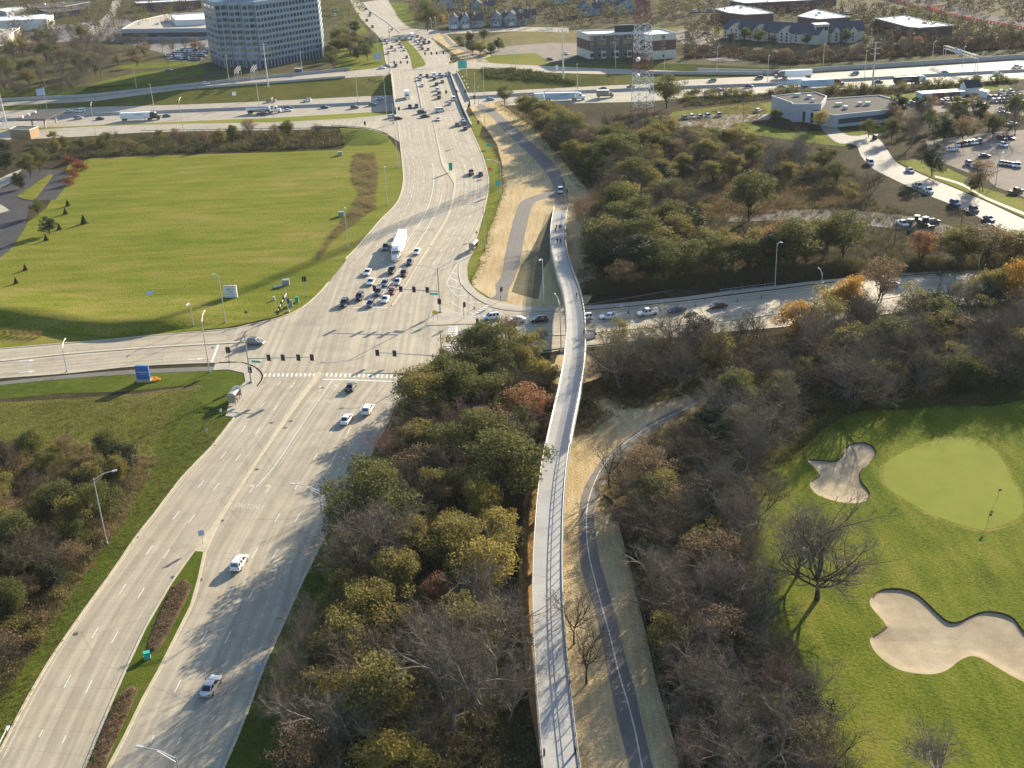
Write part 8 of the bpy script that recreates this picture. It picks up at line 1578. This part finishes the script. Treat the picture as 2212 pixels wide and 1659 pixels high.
thicket('tall_weeds',[(1640,905),(1800,888),(2000,893),(2240,870),(2240,850),(2000,870),(1800,868),(1660,880)],1600,.4,1.3,'brush_mix','fringe of dead weeds behind the golf lawn',312,12,.25,.06,z=.6)
thicket('bank_brush',[(100,345),(330,332),(600,324),(720,318),(790,300),(740,285),(600,287),(330,296),(60,312)],3800,.8,2.6,'brush_mix','brown brush covering the bank below the toll ramp',313,12,.45,.1)
thicket('tall_weeds',[(1480,232),(1700,212),(1900,205),(2200,180),(2200,172),(1900,195),(1700,200),(1480,215)],1500,.6,1.8,'brush_mix','brushy strip between grey office and motorway',314,12,.5,.12)
thicket('straw_tufts',[(1140,1100),(1180,1000),(1200,930),(1190,1000),(1160,1130),(1140,1300),(1145,1500),(1165,1700),(1120,1700),(1110,1400),(1115,1200)],900,.2,.7,'grass_blade','loose straw and weeds along the dark strip left of the footbridge',315,10,.15,.05)
# mulch bed stems
for k,px in enumerate(([(1205,440),(1230,500),(1140,690),(1010,905),(965,890),(1040,670),(1140,480)],[(870,1145),(840,1290),(740,1510),(640,1700),(560,1700),(650,1480),(790,1190)])):thicket('dead_perennials',K('G',px),420,.15,.45,'leaf_brown',['dead brown perennials on the upper median bed','dead brown perennials on the lower median bed'][k],320+k,10,.16,.05,z=.36)
thicket('rough_grass_blades',[(-90,875),(130,868),(300,858),(425,842),(400,890),(370,940),(345,985),(260,982),(180,958),(90,980),(-90,995)],3600,.12,.45,'grass_green','rough green grass below the blue sign',330,8,.16,.05)
def fringe(rg_,px,n,mat,label,seed,w_=1.0,h=.35,z=.02):
    """ragged tufts along the edge of a patch of ground"""
    P=catmull(W(rg_,px),4); L=plen(P); r=np.random.default_rng(seed); V=[]
    for t_ in r.uniform(0,L,n):
        p,d=at_len(P,t_); q=np.array([-d[1],d[0],0])*r.normal(0,w_); c=p+q; s_=7
        a=c+np.column_stack([r.normal(0,.3,(s_,2)),np.zeros(s_)]); u=np.column_stack([r.normal(0,.5,(s_,2)),np.ones(s_)]); b=np.cross(u,r.normal(size=(s_,3))); b /=np.linalg.norm(b,axis=1,keepdims=True); e=a+u*(h*r.uniform(.4,1.2,(s_,1))); V.append(np.stack([a-b*.05,a+b*.05,e],1).reshape(-1,3))
    V=np.concatenate(V); V[:,2]+=z; tag(put('edge_tufts',np_mesh('edge_tufts',V,3,mat)),label,'grass tufts',None,'stuff')
fringe('E',[(1780,1660),(1720,1560),(1720,1440),(1820,1340),(2000,1190),(2212,1060),(2400,950),(2560,830)],900,'grass_blade','ragged dry tufts along the right edge of the trail clearing',341,1.3,.7); fringe('E',[(2360,850),(2212,905),(2060,945),(1900,990),(1780,950),(1700,905),(1610,920),(1700,1020),(1600,1120),(1480,1160)],700,'grass_blade','ragged dry tufts along the upper edge of the trail clearing',342,1.2,.6); fringe('B',[(1020,655),(1110,735),(1260,840),(1410,1010),(1500,1120),(1580,1210),(1680,1330),(1640,1500),(1660,1659),(1640,1900)],1300,'grass_blade','ragged dry tufts where the straw ground meets the wood',343,1.8,.8); fringe('m1',[(1790,220),(1870,290),(1960,370),(2010,480),(2050,560),(2090,740),(2100,950),(2040,1100),(1980,1300),(1900,1480),(1880,1659),(1810,1860),(1740,2000),(1690,2080),(1700,2160)],900,'grass_green','ragged grass along the left edge of the straw ground',344,.7,.25); fringe('F',[(2212,930),(2000,975),(1800,965),(1560,975),(1400,1000),(1200,990),(1040,1040),(900,1130),(780,1250),(560,1400),(420,1560),(400,1760),(430,1960),(480,2260),(560,2500),(660,2720),(740,2860),(820,3060),(940,3220)],2600,'grass_green','long grass along the border of the golf lawn',345,1.6,.8,GZ*.8)
thicket('undergrowth',[(1262,640),(1500,617),(1700,600),(1950,590),(2240,580),(2240,560),(1950,568),(1700,578),(1500,596),(1266,612)],2600,1.6,3.6,'brush_mix','tall brush at the foot of the wood north of the east road',351,16,.35,.07)
thicket('far_brush',[(1480,127),(1560,124),(1700,140),(1850,132),(2000,120),(2230,102),(2230,78),(2000,96),(1850,108),(1700,118),(1560,104),(1480,100)],4200,1.2,3.2,'far_brown','brown brush behind the far motorway wall',352,9,.7,.22)
thicket('bank_brush',K('b1',[(1750,888),(2212,898),(2700,950),(3000,985),(3000,1010),(2700,995),(2212,985),(1850,965)]),1100,.8,1.7,'leaf_green','dark hedge along the top of the motorway bank right of the bridge',353,9,.6,.16)
thicket('undergrowth',[(-90,1040),(60,1005),(180,990),(290,1015),(255,1110),(200,1200),(130,1310),(65,1420),(-90,1650)],3600,.9,2.4,'brush_mix','tangled brush in the scrub left of the near road',354,14,.28,.05)
# ------------------------------------------------------------------ the autumn air
hz=MB().b2(-2600,2600,-1600,9100,-8,116).build('haze',[]); hz['kind']='stuff'; hm=bpy.data.materials.new('air'); hm.use_nodes=True; hn=hm.node_tree.nodes; hn.clear()
pv=hn.new('ShaderNodeVolumePrincipled'); pv.inputs['Color'].default_value=(0.86,0.92,1.0,1); pv.inputs['Density'].default_value=0.000036; pv.inputs['Anisotropy'].default_value=0.0
ho=hn.new('ShaderNodeOutputMaterial'); hm.node_tree.links.new(pv.outputs[0],ho.inputs['Volume']); hz.data.materials.append(hm)
